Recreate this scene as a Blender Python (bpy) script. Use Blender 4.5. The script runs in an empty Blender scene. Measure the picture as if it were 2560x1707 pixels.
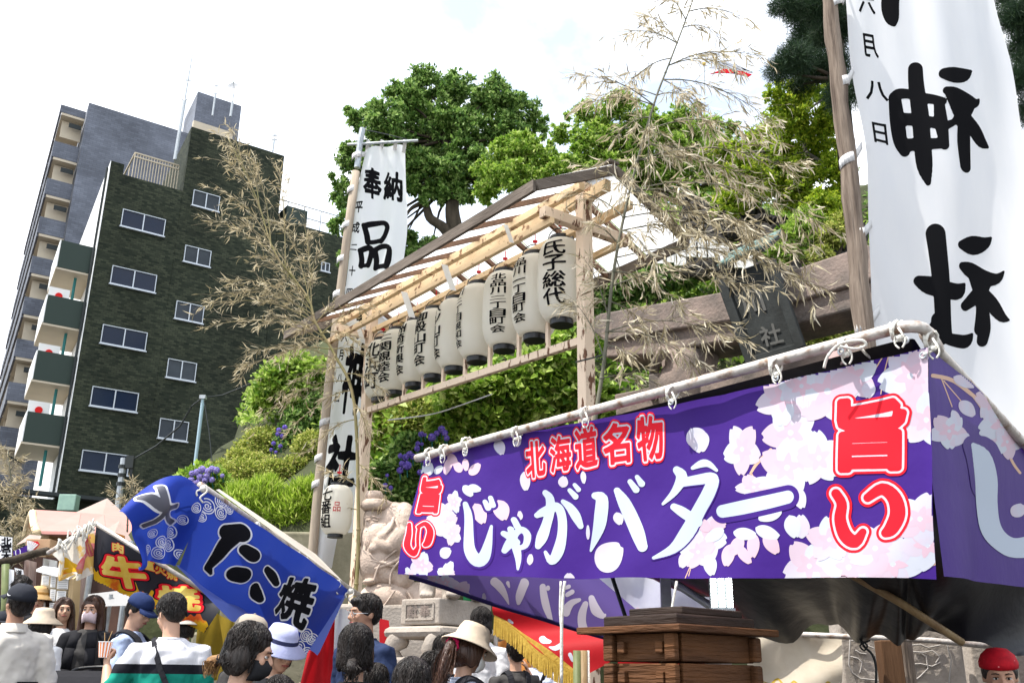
import bpy, bmesh, math, random
import numpy as np
from mathutils import Vector, Matrix, Euler, noise
rnd = random.Random(7); nr = np.random.RandomState(11)
R = math.radians
SC = bpy.context.scene; COL = SC.collection
# ------------------------------------------------------------------ camera
CAMP = Vector((0, 0, 1.45)); FPX = 2422.0; PITCH = R(19.1); ROLL = R(0.65)
_F = Vector((0, math.cos(PITCH), math.sin(PITCH))); _U = Vector((0, -math.sin(PITCH), math.cos(PITCH))); _R = Vector((1, 0, 0))
CR = _R*math.cos(ROLL)+_U*math.sin(ROLL); CU = _U*math.cos(ROLL)-_R*math.sin(ROLL); CF = _F
cam_data = bpy.data.cameras.new('camera'); cam = bpy.data.objects.new('camera', cam_data); COL.objects.link(cam)
cam_data.sensor_width = 36.0; cam_data.lens = FPX/2560*36.0; cam_data.clip_start = 0.1; cam_data.clip_end = 3000
m3 = Matrix((CR, CU, -CF)).transposed(); cam.matrix_world = Matrix.Translation(CAMP) @ m3.to_4x4()
SC.camera = cam
# ------------------------------------------------------------------ sky, sun, exposure
SUN_DIR = Vector((-0.42, -0.16, 0.9)).normalized()
w = bpy.data.worlds.new('World'); SC.world = w; w.use_nodes = True
nt = w.node_tree; nt.nodes.clear()
out = nt.nodes.new('ShaderNodeOutputWorld'); bg = nt.nodes.new('ShaderNodeBackground'); sky = nt.nodes.new('ShaderNodeTexSky')
sky.sky_type = 'NISHITA'; sky.sun_disc = False; sky.sun_elevation = math.asin(SUN_DIR.z)
sky.sun_rotation = math.atan2(SUN_DIR.x, SUN_DIR.y); sky.air_density = 1.3; sky.dust_density = 1.2; sky.ozone_density = 1.0
bg.inputs['Strength'].default_value = 0.15
tc = nt.nodes.new('ShaderNodeTexCoord'); mp = nt.nodes.new('ShaderNodeMapping'); mp.inputs['Scale'].default_value = (1, 1, 2.2); mp.inputs['Location'].default_value = (2.35, 0.3, 0.2)
nz = nt.nodes.new('ShaderNodeTexNoise'); nz.inputs['Scale'].default_value = 1.9; nz.inputs['Detail'].default_value = 7; nz.inputs['Roughness'].default_value = 0.55; nz.inputs['Distortion'].default_value = 0.4
cr = nt.nodes.new('ShaderNodeValToRGB'); cr.color_ramp.elements[0].position = 0.40; cr.color_ramp.elements[0].color = (.25, .25, .25, 1); cr.color_ramp.elements[1].position = 0.56; cr.color_ramp.elements[1].color = (1, 1, 1, 1)
mx = nt.nodes.new('ShaderNodeMixRGB'); mx.inputs['Color2'].default_value = (7.6, 7.8, 8.2, 1)
L = nt.links
L.new(tc.outputs['Generated'], mp.inputs['Vector']); L.new(mp.outputs[0], nz.inputs['Vector']); L.new(nz.outputs['Fac'], cr.inputs[0])
L.new(cr.outputs[0], mx.inputs['Fac']); L.new(sky.outputs[0], mx.inputs['Color1']); L.new(mx.outputs[0], bg.inputs['Color']); L.new(bg.outputs[0], out.inputs[0])
sd = bpy.data.lights.new('sun', 'SUN'); sd.energy = 3.7; sd.angle = R(0.53); sd.color = (1.0, .955, .88)
sun = bpy.data.objects.new('sun', sd); COL.objects.link(sun); sun.rotation_euler = SUN_DIR.to_track_quat('Z', 'Y').to_euler(); sun.location = (-6, -2, 20)
vs = SC.view_settings; SC.display_settings.display_device = 'sRGB'; vs.view_transform = 'Standard'; vs.look = 'None'; vs.exposure = 1.0; vs.gamma = 1.0; vs.use_curve_mapping = False
SC.render.engine = 'CYCLES'; SC.cycles.use_denoising = True; SC.cycles.max_bounces = 6; SC.cycles.transparent_max_bounces = 6; SC.cycles.diffuse_bounces = 4

# ------------------------------------------------------------------ place finding
def ray(px, py):
    d = CF*FPX + CR*(px-1280) + CU*(853.5-py)
    return d
def at(px, py, d):
    r = ray(px, py); return CAMP + r*(d/r.y)
def at_z(px, py, z):
    r = ray(px, py); return CAMP + r*((z-CAMP.z)/r.z)
def on_plane(px, py, p0, n):
    r = ray(px, py); return CAMP + r*((p0-CAMP).dot(n)/r.dot(n))
_M = np.array([list(CR), list(CU), list(CF)])
def project(P):
    q = (P-np.array(CAMP)) @ _M.T
    return np.stack([1280+FPX*q[..., 0]/q[..., 2], 853.5-FPX*q[..., 1]/q[..., 2]], -1)
def gz(y):
    return 0.07*min(max(y-3, 0), 9.0)

# ------------------------------------------------------------------ materials
_mats = {}
def srgb(r, g, b):
    f = lambda c: ((c/255)/12.92 if c/255 <= .04045 else (((c/255)+.055)/1.055)**2.4)
    return (f(r), f(g), f(b))
def mat(name, col=(.5, .5, .5), rough=.7, col2=None, vs_=4.0, bump=0.0, bs=40.0, metal=0.0, tr=0.0, stretch=None, island=None, emis=0, spec=.15, detail=5, sharp=(.35, .65), wave=None, trcol=None):
    if name in _mats: return _mats[name]
    m = bpy.data.materials.new(name); _mats[name] = m; m.use_nodes = True
    n = m.node_tree; N = n.nodes; K = n.links
    b = N['Principled BSDF']; o = N['Material Output']
    b.inputs['Roughness'].default_value = rough; b.inputs['Metallic'].default_value = metal; b.inputs['Specular IOR Level'].default_value = spec
    b.inputs['Base Color'].default_value = (*col, 1)
    colsock = None
    t = N.new('ShaderNodeTexCoord'); vec = t.outputs['Object']
    if stretch:
        mpn = N.new('ShaderNodeMapping'); mpn.inputs['Scale'].default_value = stretch; K.new(vec, mpn.inputs[0]); vec = mpn.outputs[0]
    if island:
        g = N.new('ShaderNodeNewGeometry'); r = N.new('ShaderNodeValToRGB'); e = r.color_ramp.elements
        for i, (p, c) in enumerate(island):
            el = e[i] if i < 2 else e.new(p)
            el.position = p; el.color = (*c, 1)
        K.new(g.outputs['Random Per Island'], r.inputs[0]); colsock = r.outputs[0]
    elif col2 is not None:
        nz = N.new('ShaderNodeTexNoise'); nz.inputs['Scale'].default_value = vs_; nz.inputs['Detail'].default_value = detail; nz.inputs['Roughness'].default_value = .6; K.new(vec, nz.inputs['Vector'])
        r = N.new('ShaderNodeValToRGB'); r.color_ramp.elements[0].position = sharp[0]; r.color_ramp.elements[1].position = sharp[1]
        r.color_ramp.elements[0].color = (*col, 1); r.color_ramp.elements[1].color = (*col2, 1)
        K.new(nz.outputs['Fac'], r.inputs[0]); colsock = r.outputs[0]
    if colsock: K.new(colsock, b.inputs['Base Color'])
    if bump:
        bz = N.new('ShaderNodeTexNoise'); bz.inputs['Scale'].default_value = bs; bz.inputs['Detail'].default_value = 4; K.new(vec, bz.inputs['Vector'])
        bn = N.new('ShaderNodeBump'); bn.inputs['Strength'].default_value = bump; bn.inputs['Distance'].default_value = .02; K.new(bz.outputs['Fac'], bn.inputs['Height']); K.new(bn.outputs[0], b.inputs['Normal'])
    if emis:
        b.inputs['Emission Color'].default_value = (*col, 1); b.inputs['Emission Strength'].default_value = emis
    if tr:
        tn = N.new('ShaderNodeBsdfTranslucent'); mxs = N.new('ShaderNodeMixShader'); mxs.inputs[0].default_value = tr
        if colsock and not trcol: K.new(colsock, tn.inputs[0])
        else: tn.inputs[0].default_value = (*(trcol or col), 1)
        K.new(b.outputs[0], mxs.inputs[1]); K.new(tn.outputs[0], mxs.inputs[2]); K.new(mxs.outputs[0], o.inputs['Surface'])
    return m

# ------------------------------------------------------------------ object helpers
ORD = ['first', 'second', 'third', 'fourth', 'fifth', 'sixth', 'seventh', 'eighth', 'ninth', 'tenth', 'eleventh', 'twelfth', 'thirteenth', 'fourteenth', 'fifteenth', 'sixteenth', 'seventeenth', 'eighteenth', 'nineteenth', 'twentieth', 'twenty-first', 'twenty-second', 'twenty-third', 'twenty-fourth']
def props(o, label=None, cat=None, group=None, kind=None):
    if label: o['label'] = label
    if cat: o['category'] = cat
    if group: o['group'] = group
    if kind: o['kind'] = kind
    return o
def cum(o):
    p = Vector((0, 0, 0))
    while o is not None:
        p += o.location; o = o.parent
    return p
def T(name, label, cat, loc=(0, 0, 0), group=None):
    o = bpy.data.objects.new(name, None); COL.objects.link(o); o.location = loc; o.empty_display_size = .1
    return props(o, label, cat, group)
def link(name, me, parent=None):
    o = bpy.data.objects.new(name, me); COL.objects.link(o)
    if parent: o.parent = parent
    return o
def copytree(o, parent=None, depth=0):
    c = o.copy(); COL.objects.link(c); c.parent = parent
    for ch in list(o.children): copytree(ch, c, depth+1)
    return c
def np_mesh(name, V, F, mats, smooth=False, midx=None, parent=None, world=True):
    """V (n,3) world coords; F (m,k) int array or list"""
    V = np.asarray(V, dtype=np.float64).reshape(-1, 3)
    me = bpy.data.meshes.new(name)
    if parent is not None: off = np.array(cum(parent))
    else:
        lo, hi = V.min(0), V.max(0); off = np.array([(lo[0]+hi[0])/2, (lo[1]+hi[1])/2, lo[2]])
    V = V-off if world else V
    if isinstance(F, np.ndarray) and F.ndim == 2:
        k = F.shape[1]; me.vertices.add(len(V)); me.vertices.foreach_set('co', V.astype(np.float32).ravel())
        me.loops.add(F.size); me.loops.foreach_set('vertex_index', F.astype(np.int32).ravel())
        me.polygons.add(len(F)); me.polygons.foreach_set('loop_start', np.arange(0, F.size, k, dtype=np.int32))
    else:
        me.vertices.add(len(V)); me.vertices.foreach_set('co', V.astype(np.float32).ravel())
        ln = np.array([len(f) for f in F], dtype=np.int32); fl = np.fromiter((i for f in F for i in f), dtype=np.int32)
        me.loops.add(len(fl)); me.loops.foreach_set('vertex_index', fl)
        me.polygons.add(len(ln)); me.polygons.foreach_set('loop_start', np.concatenate([[0], np.cumsum(ln)[:-1]]).astype(np.int32))
    if midx is not None: me.polygons.foreach_set('material_index', np.asarray(midx, dtype=np.int32))
    me.polygons.foreach_set('use_smooth', np.full(len(me.polygons), smooth))
    me.update(calc_edges=True); me.validate()
    for m in (mats if isinstance(mats, (list, tuple)) else [mats]): me.materials.append(m)
    o = link(name, me, parent)
    if parent is None and world: o.location = Vector(off)
    return o

class MB:
    def __init__(s): s.v = []; s.f = []; s.m = []
    def add(s, vs, fs, mi=0):
        b = len(s.v); s.v += [tuple(v) for v in vs]; s.f += [tuple(b+i for i in f) for f in fs]; s.m += [mi]*len(fs); return s
    def box(s, c, size, ax=None, mi=0):
        c = Vector(c); X, Y, Z = ax if ax else (Vector((1, 0, 0)), Vector((0, 1, 0)), Vector((0, 0, 1)))
        hx, hy, hz = [q/2 for q in size]
        vs = [c+X*(a*hx)+Y*(b*hy)+Z*(d*hz) for a in (-1, 1) for b in (-1, 1) for d in (-1, 1)]
        return s.add(vs, [(0, 1, 3, 2), (4, 6, 7, 5), (0, 4, 5, 1), (2, 3, 7, 6), (0, 2, 6, 4), (1, 5, 7, 3)], mi)
    def beam(s, p0, p1, wd, hg, up=(0, 0, 1), mi=0):
        p0 = Vector(p0); p1 = Vector(p1); d = (p1-p0); l = d.length; d.normalize(); up = Vector(up)
        x = d.cross(up)
        if x.length < 1e-4: x = d.cross(Vector((1, 0, 0)))
        x.normalize(); z = x.cross(d).normalized()
        return s.box((p0+p1)/2, (l, wd, hg), (d, x, z), mi)
    def tube(s, pts, rad, seg=8, cap=True, mi=0, round_=False):
        pts = [Vector(p) for p in pts]; n = len(pts)
        rad = [rad]*n if isinstance(rad, (int, float)) else list(rad)
        if round_:
            d0 = (pts[0]-pts[1]).normalized(); d1 = (pts[-1]-pts[-2]).normalized(); r0, r1 = rad[0], rad[-1]
            a = [(pts[0]+d0*r0*q, r0*math.sqrt(max(1-q*q, .0025))) for q in (.98, .75, .4)]
            b = [(pts[-1]+d1*r1*q, r1*math.sqrt(max(1-q*q, .0025))) for q in (.4, .75, .98)]
            pts = [q[0] for q in a]+pts+[q[0] for q in b]; rad = [q[1] for q in a]+rad+[q[1] for q in b]; n = len(pts)
        b0 = len(s.v); ref = None
        for i, p in enumerate(pts):
            t = (pts[min(i+1, n-1)]-pts[max(i-1, 0)])
            t = t.normalized() if t.length > 1e-9 else Vector((0, 0, 1))
            if ref is None:
                ref = Vector((0, 0, 1)) if abs(t.z) < .9 else Vector((1, 0, 0))
                x = t.cross(ref).normalized()
            else:
                x = (x-t*x.dot(t)); x = x.normalized() if x.length > 1e-6 else t.orthogonal().normalized()
            y = t.cross(x)
            for k in range(seg):
                a = 2*math.pi*k/seg; s.v.append(tuple(p+(x*math.cos(a)+y*math.sin(a))*rad[i]))
        for i in range(n-1):
            for k in range(seg):
                k2 = (k+1) % seg; s.f.append((b0+i*seg+k, b0+i*seg+k2, b0+(i+1)*seg+k2, b0+(i+1)*seg+k)); s.m.append(mi)
        if cap:
            s.f.append(tuple(b0+k for k in reversed(range(seg)))); s.m.append(mi); s.f.append(tuple(b0+(n-1)*seg+k for k in range(seg))); s.m.append(mi)
        return s
    def loft(s, secs, seg=16, mi=0, cap=True, ax=None):
        """secs: (center, rx, ry) horizontal ellipses (or in frame ax)"""
        X, Y = ax if ax else (Vector((1, 0, 0)), Vector((0, 1, 0)))
        b0 = len(s.v)
        for c, rx, ry in secs:
            c = Vector(c)
            for k in range(seg):
                a = 2*math.pi*k/seg; s.v.append(tuple(c+X*(rx*math.cos(a))+Y*(ry*math.sin(a))))
        n = len(secs)
        for i in range(n-1):
            for k in range(seg):
                k2 = (k+1) % seg; s.f.append((b0+i*seg+k, b0+i*seg+k2, b0+(i+1)*seg+k2, b0+(i+1)*seg+k)); s.m.append(mi)
        if cap:
            s.f.append(tuple(b0+k for k in reversed(range(seg)))); s.m.append(mi); s.f.append(tuple(b0+(n-1)*seg+k for k in range(seg))); s.m.append(mi)
        return s
    def ell(s, c, r, seg=14, rings=9, M=None, mi=0, jit=0):
        c = Vector(c); b0 = len(s.v)
        pts = []
        for i in range(1, rings):
            ph = math.pi*i/rings
            for k in range(seg):
                a = 2*math.pi*k/seg; pts.append(Vector((math.sin(ph)*math.cos(a)*r[0], math.sin(ph)*math.sin(a)*r[1], math.cos(ph)*r[2])))
        pts.append(Vector((0, 0, r[2]))); pts.append(Vector((0, 0, -r[2])))
        if jit: pts = [p*(1+jit*noise.noise((p+c)*7)) for p in pts]
        if M: pts = [M@p for p in pts]
        s.v += [tuple(c+p) for p in pts]; nn = (rings-1)*seg
        for i in range(rings-2):
            for k in range(seg):
                k2 = (k+1) % seg; s.f.append((b0+i*seg+k, b0+(i+1)*seg+k, b0+(i+1)*seg+k2, b0+i*seg+k2)); s.m.append(mi)
        for k in range(seg):
            k2 = (k+1) % seg; s.f.append((b0+nn, b0+k, b0+k2)); s.m.append(mi); s.f.append((b0+nn+1, b0+(rings-2)*seg+k2, b0+(rings-2)*seg+k)); s.m.append(mi)
        return s
    def quad(s, a, b, c, d, mi=0): return s.add([a, b, c, d], [(0, 1, 2, 3)], mi)
    def prism(s, pts, off, mi=0):
        """planar polygon extruded by vector off"""
        n = len(pts); off = Vector(off); pts = [Vector(p) for p in pts]
        return s.add(pts+[p+off for p in pts], [tuple(range(n)), tuple(reversed(range(n, 2*n)))]+[(i, (i+1) % n, n+(i+1) % n, n+i)[::-1] for i in range(n)], mi)
    def xf(s, M):
        s.v = [tuple(M@Vector(v)) for v in s.v]; return s
    def build(s, name, mats, parent=None, smooth=False, bevel=0, world=True):
        o = np_mesh(name, np.array(s.v), s.f, mats, smooth, s.m, parent, world)
        if bevel:
            bv = o.modifiers.new('bevel', 'BEVEL'); bv.width = bevel; bv.segments = 2; bv.limit_method = 'ANGLE'
        return o

def remesh(o, vox, smooth=3, disp=None):
    r = o.modifiers.new('remesh', 'REMESH'); r.mode = 'VOXEL'; r.voxel_size = vox; r.use_smooth_shade = True
    if smooth:
        sm = o.modifiers.new('smooth', 'SMOOTH'); sm.iterations = smooth; sm.factor = .5
    if disp:
        tx = bpy.data.textures.get('folds') or bpy.data.textures.new('folds', 'CLOUDS')
        tx.noise_scale = .07; tx.noise_depth = 1
        d = o.modifiers.new('folds', 'DISPLACE'); d.texture = tx; d.strength = disp; d.mid_level = .5; d.texture_coords = 'LOCAL'
    return o

# ------------------------------------------------------------------ hanging cloth surfaces
def smooth_table(ys, xs, k=15):
    q = np.linspace(ys[0], ys[-1], 200); v = np.interp(q, ys, xs)
    pad = np.concatenate([2*v[0]-v[k:0:-1], v, 2*v[-1]-v[-2:-k-2:-1]]); g = np.exp(-np.linspace(-2, 2, 2*k+1)**2); g /= g.sum()
    return q, np.convolve(pad, g, 'valid')
class Patch:
    """rows: [(v, (px,py,d) left, (px,py,d) right)], v 0 at the top; rip(u,v)->metres off the surface"""
    def __init__(s, rows, rip=None, smooth=True):
        s.rip = rip or (lambda u, v: 0*u)
        v = [r[0] for r in rows]; Lp = np.array([list(at(*r[1])) for r in rows]); Rp = np.array([list(at(*r[2])) for r in rows])
        if len(rows) > 2 and smooth:
            s.tl = [smooth_table(v, Lp[:, k]) for k in range(3)]; s.trr = [smooth_table(v, Rp[:, k]) for k in range(3)]
        else:
            s.tl = [(np.array(v), Lp[:, k]) for k in range(3)]; s.trr = [(np.array(v), Rp[:, k]) for k in range(3)]
    def base(s, u, v):
        Lq = np.stack([np.interp(v, *t) for t in s.tl], -1); Rq = np.stack([np.interp(v, *t) for t in s.trr], -1)
        ex = np.where(v < s.tl[0][0][0], v-s.tl[0][0][0], np.where(v > s.tl[0][0][-1], v-s.tl[0][0][-1], 0))[..., None]
        dL = np.array([t[1][-1]-t[1][0] for t in s.tl])/(s.tl[0][0][-1]-s.tl[0][0][0]); Lq = Lq+ex*dL; Rq = Rq+ex*dL
        return Lq*(1-u[..., None])+Rq*u[..., None]
    def pt(s, u, v, off=0.0):
        u = np.asarray(u, float); v = np.asarray(v, float); e = 1e-3
        P = s.base(u, v); du = s.base(u+e, v)-P; dv = s.base(u, np.minimum(v+e, 2))-P
        n = np.cross(dv, du); n /= np.linalg.norm(n, axis=-1, keepdims=True)+1e-12
        sgn = np.sign(((P-np.array(CAMP))*n).sum(-1).mean()); n = -n*sgn       # towards the street side
        return P+n*((s.rip(u, v)+off)[..., None] if not np.isscalar(s.rip(u, v)+off) else (s.rip(u, v)+off))
    def inv(s, px, py):
        px = np.asarray(px, float); py = np.asarray(py, float)
        u = np.full(px.shape, .5); v = np.full(px.shape, .5); e = 1e-4
        for _ in range(9):
            p = project(s.base(u, v)); a = (project(s.base(u+e, v))-p)/e; b = (project(s.base(u, v+e))-p)/e
            rx = px-p[..., 0]; ry = py-p[..., 1]; D = a[..., 0]*b[..., 1]-a[..., 1]*b[..., 0]; D = np.where(abs(D) < 1e-9, 1e-9, D)
            u = np.clip(u+(rx*b[..., 1]-ry*b[..., 0])/D, -.4, 1.4); v = np.clip(v+(a[..., 0]*ry-a[..., 1]*rx)/D, -.4, 1.4)
        return u, v
    def mesh(s, name, mats, parent=None, nu=60, nv=24, vbot=None, label=None, thick=.0):
        U, V = np.meshgrid(np.linspace(0, 1, nu+1), np.linspace(0, 1, nv+1))
        if vbot is not None: V = V*vbot(U)
        P = s.pt(U, V).reshape(-1, 3)
        i = np.arange(nv)[:, None]*(nu+1)+np.arange(nu)[None, :]
        F = np.stack([i, i+nu+1, i+nu+2, i+1], -1).reshape(-1, 4)
        return np_mesh(name, P, F, mats, True, None, parent)
    def print_(s, name, shape, m, lay, parent, inside=True):
        """lay a flat print (verts in photo-like plane coordinates, faces) onto the cloth"""
        V2, F = shape
        if not len(F): return None
        u, v = s.inv(V2[:, 0], V2[:, 1])
        if inside:
            V2 = V2.copy(); ok = (u > -.001) & (u < 1.001) & (v > -.001) & (v < 1.001)
            F = [f for f in F if all(ok[j] for j in f)]
            if not F: return None
        return np_mesh(name, s.pt(np.clip(u, 0, 1) if inside else u, np.clip(v, 0, 1) if inside else v, .0007+.0003*lay), F, m, True, None, parent)

# ------------------------------------------------------------------ letter shapes: distance field -> small faces
def cells(S, X, Y):
    """S (h,w) positive inside; X,Y coordinates same shape -> verts (n,2), faces"""
    h, wd = S.shape; V = []; F = []; gi = {}; ei = {}
    def gv(i, j):
        k = (i, j)
        if k not in gi: gi[k] = len(V); V.append((X[i, j], Y[i, j]))
        return gi[k]
    def ev(i0, j0, i1, j1):
        k = (i0, j0, i1, j1) if (i0, j0) < (i1, j1) else (i1, j1, i0, j0)
        if k not in ei:
            a, b = S[k[0], k[1]], S[k[2], k[3]]; t = a/(a-b)
            ei[k] = len(V); V.append((X[k[0], k[1]]*(1-t)+X[k[2], k[3]]*t, Y[k[0], k[1]]*(1-t)+Y[k[2], k[3]]*t))
        return ei[k]
    I = S > 0
    cnt = I[:-1, :-1].astype(int)+I[1:, :-1]+I[:-1, 1:]+I[1:, 1:]
    for i, j in np.argwhere(cnt > 0):
        c = [(i, j), (i+1, j), (i+1, j+1), (i, j+1)]
        if cnt[i, j] == 4: F.append(tuple(gv(*q) for q in c)); continue
        poly = []
        for k in range(4):
            a, b = c[k], c[(k+1) % 4]
            if I[a]: poly.append(gv(*a))
            if I[a] != I[b]: poly.append(ev(*a, *b))
        if len(poly) >= 3: F.append(tuple(poly))
    return np.array(V).reshape(-1, 2), F
_gl = {}
def glyph(ch, n):
    """distance field of a character over [-.22,1.22]^2 of its own box (y down)"""
    if (ch, n) in _gl: return _gl[(ch, n)]
    cu = bpy.data.curves.new('g', 'FONT'); cu.body = ch; cu.resolution_u = 3; ob = bpy.data.objects.new('g', cu); COL.objects.link(ob)
    dg = bpy.context.evaluated_depsgraph_get(); me = ob.evaluated_get(dg).to_mesh()
    co = np.array([v.co[:2] for v in me.vertices]).reshape(-1, 2); me.calc_loop_triangles(); tri = np.array([t.vertices[:] for t in me.loop_triangles]).reshape(-1, 3)
    cntE = {}
    for t in tri:
        for a, b in ((t[0], t[1]), (t[1], t[2]), (t[2], t[0])):
            k = (min(a, b), max(a, b)); cntE[k] = cntE.get(k, 0)+1
    E = np.array([k for k, c in cntE.items() if c == 1]).reshape(-1, 2)
    lo, hi = co.min(0), co.max(0); sz = np.maximum(hi-lo, .05); asp = np.clip(sz/sz.max(), .25, 1)
    q = (co-lo)/np.maximum(hi-lo, 1e-6); q[:, 1] = 1-q[:, 1]; q = q*asp
    g = np.linspace(-.22, 1.22, n); X, Y = np.meshgrid(g, g); Xa, Ya = X*asp[0], Y*asp[1]
    ins = np.zeros(X.shape, bool)
    for t in tri:
        a, b, c = q[t[0]], q[t[1]], q[t[2]]
        d1 = (Xa-a[0])*(b[1]-a[1])-(Ya-a[1])*(b[0]-a[0]); d2 = (Xa-b[0])*(c[1]-b[1])-(Ya-b[1])*(c[0]-b[0]); d3 = (Xa-c[0])*(a[1]-c[1])-(Ya-c[1])*(a[0]-c[0])
        ins |= ((d1 >= 0) & (d2 >= 0) & (d3 >= 0)) | ((d1 <= 0) & (d2 <= 0) & (d3 <= 0))
    D = np.full(X.shape, 9.)
    for a, b in E:
        pa, pb = q[a], q[b]; ab = pb-pa; l2 = max((ab**2).sum(), 1e-12)
        t = np.clip(((Xa-pa[0])*ab[0]+(Ya-pa[1])*ab[1])/l2, 0, 1); D = np.minimum(D, np.hypot(Xa-pa[0]-t*ab[0], Ya-pa[1]-t*ab[1]))
    S = np.where(ins, D, -D)
    ob.to_mesh_clear() if False else None
    bpy.data.objects.remove(ob); bpy.data.curves.remove(cu)
    _gl[(ch, n)] = (S, X, Y); return _gl[(ch, n)]
def gshape(ch, quad, grow=.0, n=64, mirror=False, brush=0.0):
    """quad: TL,TR,BR,BL in picture-plane coordinates"""
    S, X, Y = glyph(ch, n)
    if brush:
        X2 = X; S = S+brush*(.5+.5*np.sin(9*X+5*Y+ord(ch[0]) % 7))-.3*brush*np.abs(np.sin(14*Y+3*X))
    V, F = cells(S+grow, X, Y)
    if not len(F): return V, F
    u = (1-V[:, 0]) if mirror else V[:, 0]; v = V[:, 1]; q = np.array(quad, float)
    P = (q[0]*((1-u)*(1-v))[:, None]+q[1]*(u*(1-v))[:, None]+q[2]*(u*v)[:, None]+q[3]*((1-u)*v)[:, None])
    return P, F
def bx(x0, y0, x1, y1, sl=0): return [(x0, y0+sl), (x1, y0-sl), (x1, y1-sl), (x0, y1+sl)]
def sshape(strokes, tf=(0, 0, 1), grow=0., res=4.0):
    """union of variable-width strokes [(x,y,r)...]; tf = (x0,y0,k) takes crop to picture-plane coordinates"""
    st = [[(tf[0]+tf[2]*p[0], tf[1]+tf[2]*p[1], tf[2]*p[2]) for p in s] for s in strokes]
    al = [p for s in st for p in s]; mr = max(p[2] for p in al)+abs(grow)+res
    x0, x1 = min(p[0] for p in al)-mr, max(p[0] for p in al)+mr; y0, y1 = min(p[1] for p in al)-mr, max(p[1] for p in al)+mr
    X, Y = np.meshgrid(np.arange(x0, x1+res, res), np.arange(y0, y1+res, res)); S = np.full(X.shape, -99.)
    for s in st:
        if len(s) == 1: s = [s[0], s[0]]
        if len(s) > 2: s = catmull(s)
        for a, b in zip(s[:-1], s[1:]):
            dx, dy = b[0]-a[0], b[1]-a[1]; l2 = max(dx*dx+dy*dy, 1e-9); t = np.clip(((X-a[0])*dx+(Y-a[1])*dy)/l2, 0, 1)
            S = np.maximum(S, a[2]+(b[2]-a[2])*t-np.hypot(X-a[0]-t*dx, Y-a[1]-t*dy))
    return cells(S+grow, X, Y)
def catmull(s, k=4):
    o = []
    for i in range(len(s)-1):
        p0 = np.array(s[max(i-1, 0)]); p1 = np.array(s[i]); p2 = np.array(s[i+1]); p3 = np.array(s[min(i+2, len(s)-1)])
        for j in range(k):
            t = j/k; o.append(.5*((2*p1)+(-p0+p2)*t+(2*p0-5*p1+4*p2-p3)*t*t+(-p0+3*p1-3*p2+p3)*t**3))
    o.append(np.array(s[-1])); return [(float(a), float(b), max(float(c), .2)) for a, b, c in o]
def merge(shapes):
    V = []; F = []; b = 0
    for v, f in shapes:
        if len(f): V.append(v); F += [tuple(i+b for i in q) for q in f]; b += len(v)
    return (np.concatenate(V) if V else np.zeros((0, 2))), F
def gridshape(fn, x0, y0, x1, y1, res):
    X, Y = np.meshgrid(np.arange(x0, x1+res, res), np.arange(y0, y1+res, res)); return cells(fn(X, Y), X, Y)
def petal_fn(cx, cy, r, ang, wide=.42, notch=.16):
    """one cherry petal with a notch at its tip"""
    def f(X, Y):
        dx = (X-cx)/r; dy = (Y-cy)/r; a = dx*math.cos(ang)+dy*math.sin(ang); b = -dx*math.sin(ang)+dy*math.cos(ang)
        t = np.clip(a, 0, 1); wd = wide*np.sin(np.pi*np.clip(t, 0, 1)**.8)**.7
        s = np.minimum(wd-np.abs(b), np.minimum(a+.02, 1-notch*np.clip(1-np.abs(b)/.12, 0, 1)-a-.1*(b/.3)**2))
        return s*r
    return f
def flower(cx, cy, r, rot=0, sq=1.0):
    """returns (petals white, blush pink, centre) shapes"""
    res = max(r/16, 1.6)
    fs_ = [petal_fn(0, 0, r, rot+k*2*math.pi/5, .40) for k in range(5)]; gs_ = [petal_fn(0, 0, r*.48, rot+k*2*math.pi/5, .26, -.1) for k in range(5)]
    P = [gridshape(f, -r*1.05, -r*1.05, r*1.05, r*1.05, res) for f in fs_]
    B = [gridshape(lambda X, Y: np.max([f(X, Y) for f in gs_], 0), -r*.55, -r*.55, r*.55, r*.55, res*.8)]
    c = gridshape(lambda X, Y: r*.09-np.hypot(X, Y), -r*.12, -r*.12, r*.12, r*.12, r*.03)
    def mv(sh):
        V, F = sh; V = V.copy(); V[:, 0] = V[:, 0]*sq+cx; V[:, 1] = V[:, 1]+cy; return V, F
    return [mv(p) for p in P], mv(merge(B)), mv(c)
# ================================================================== GROUND
asphalt = mat('asphalt', (.06, .06, .06), .9, (.09, .088, .085), 3, .4, 60)
soil = mat('soil', (.035, .04, .02), .95, (.06, .07, .03), 2, .6, 12)
xs = np.concatenate([np.linspace(-600, -30, 12), np.linspace(-26, 26, 40), np.linspace(30, 600, 12)]); ys = np.concatenate([np.linspace(-60, -4, 8), np.linspace(-3, 30, 50), np.linspace(36, 900, 14)])
XX, YY = np.meshgrid(xs, ys); ZZ = np.vectorize(gz)(YY)
k = len(xs); ii = np.arange(len(ys)-1)[:, None]*k+np.arange(k-1)[None]; GF = np.stack([ii, ii+1, ii+k+1, ii+k], -1).reshape(-1, 4)
o = np_mesh('ground', np.stack([XX, YY, ZZ], -1).reshape(-1, 3), GF, asphalt, True); props(o, kind='structure')
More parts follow.
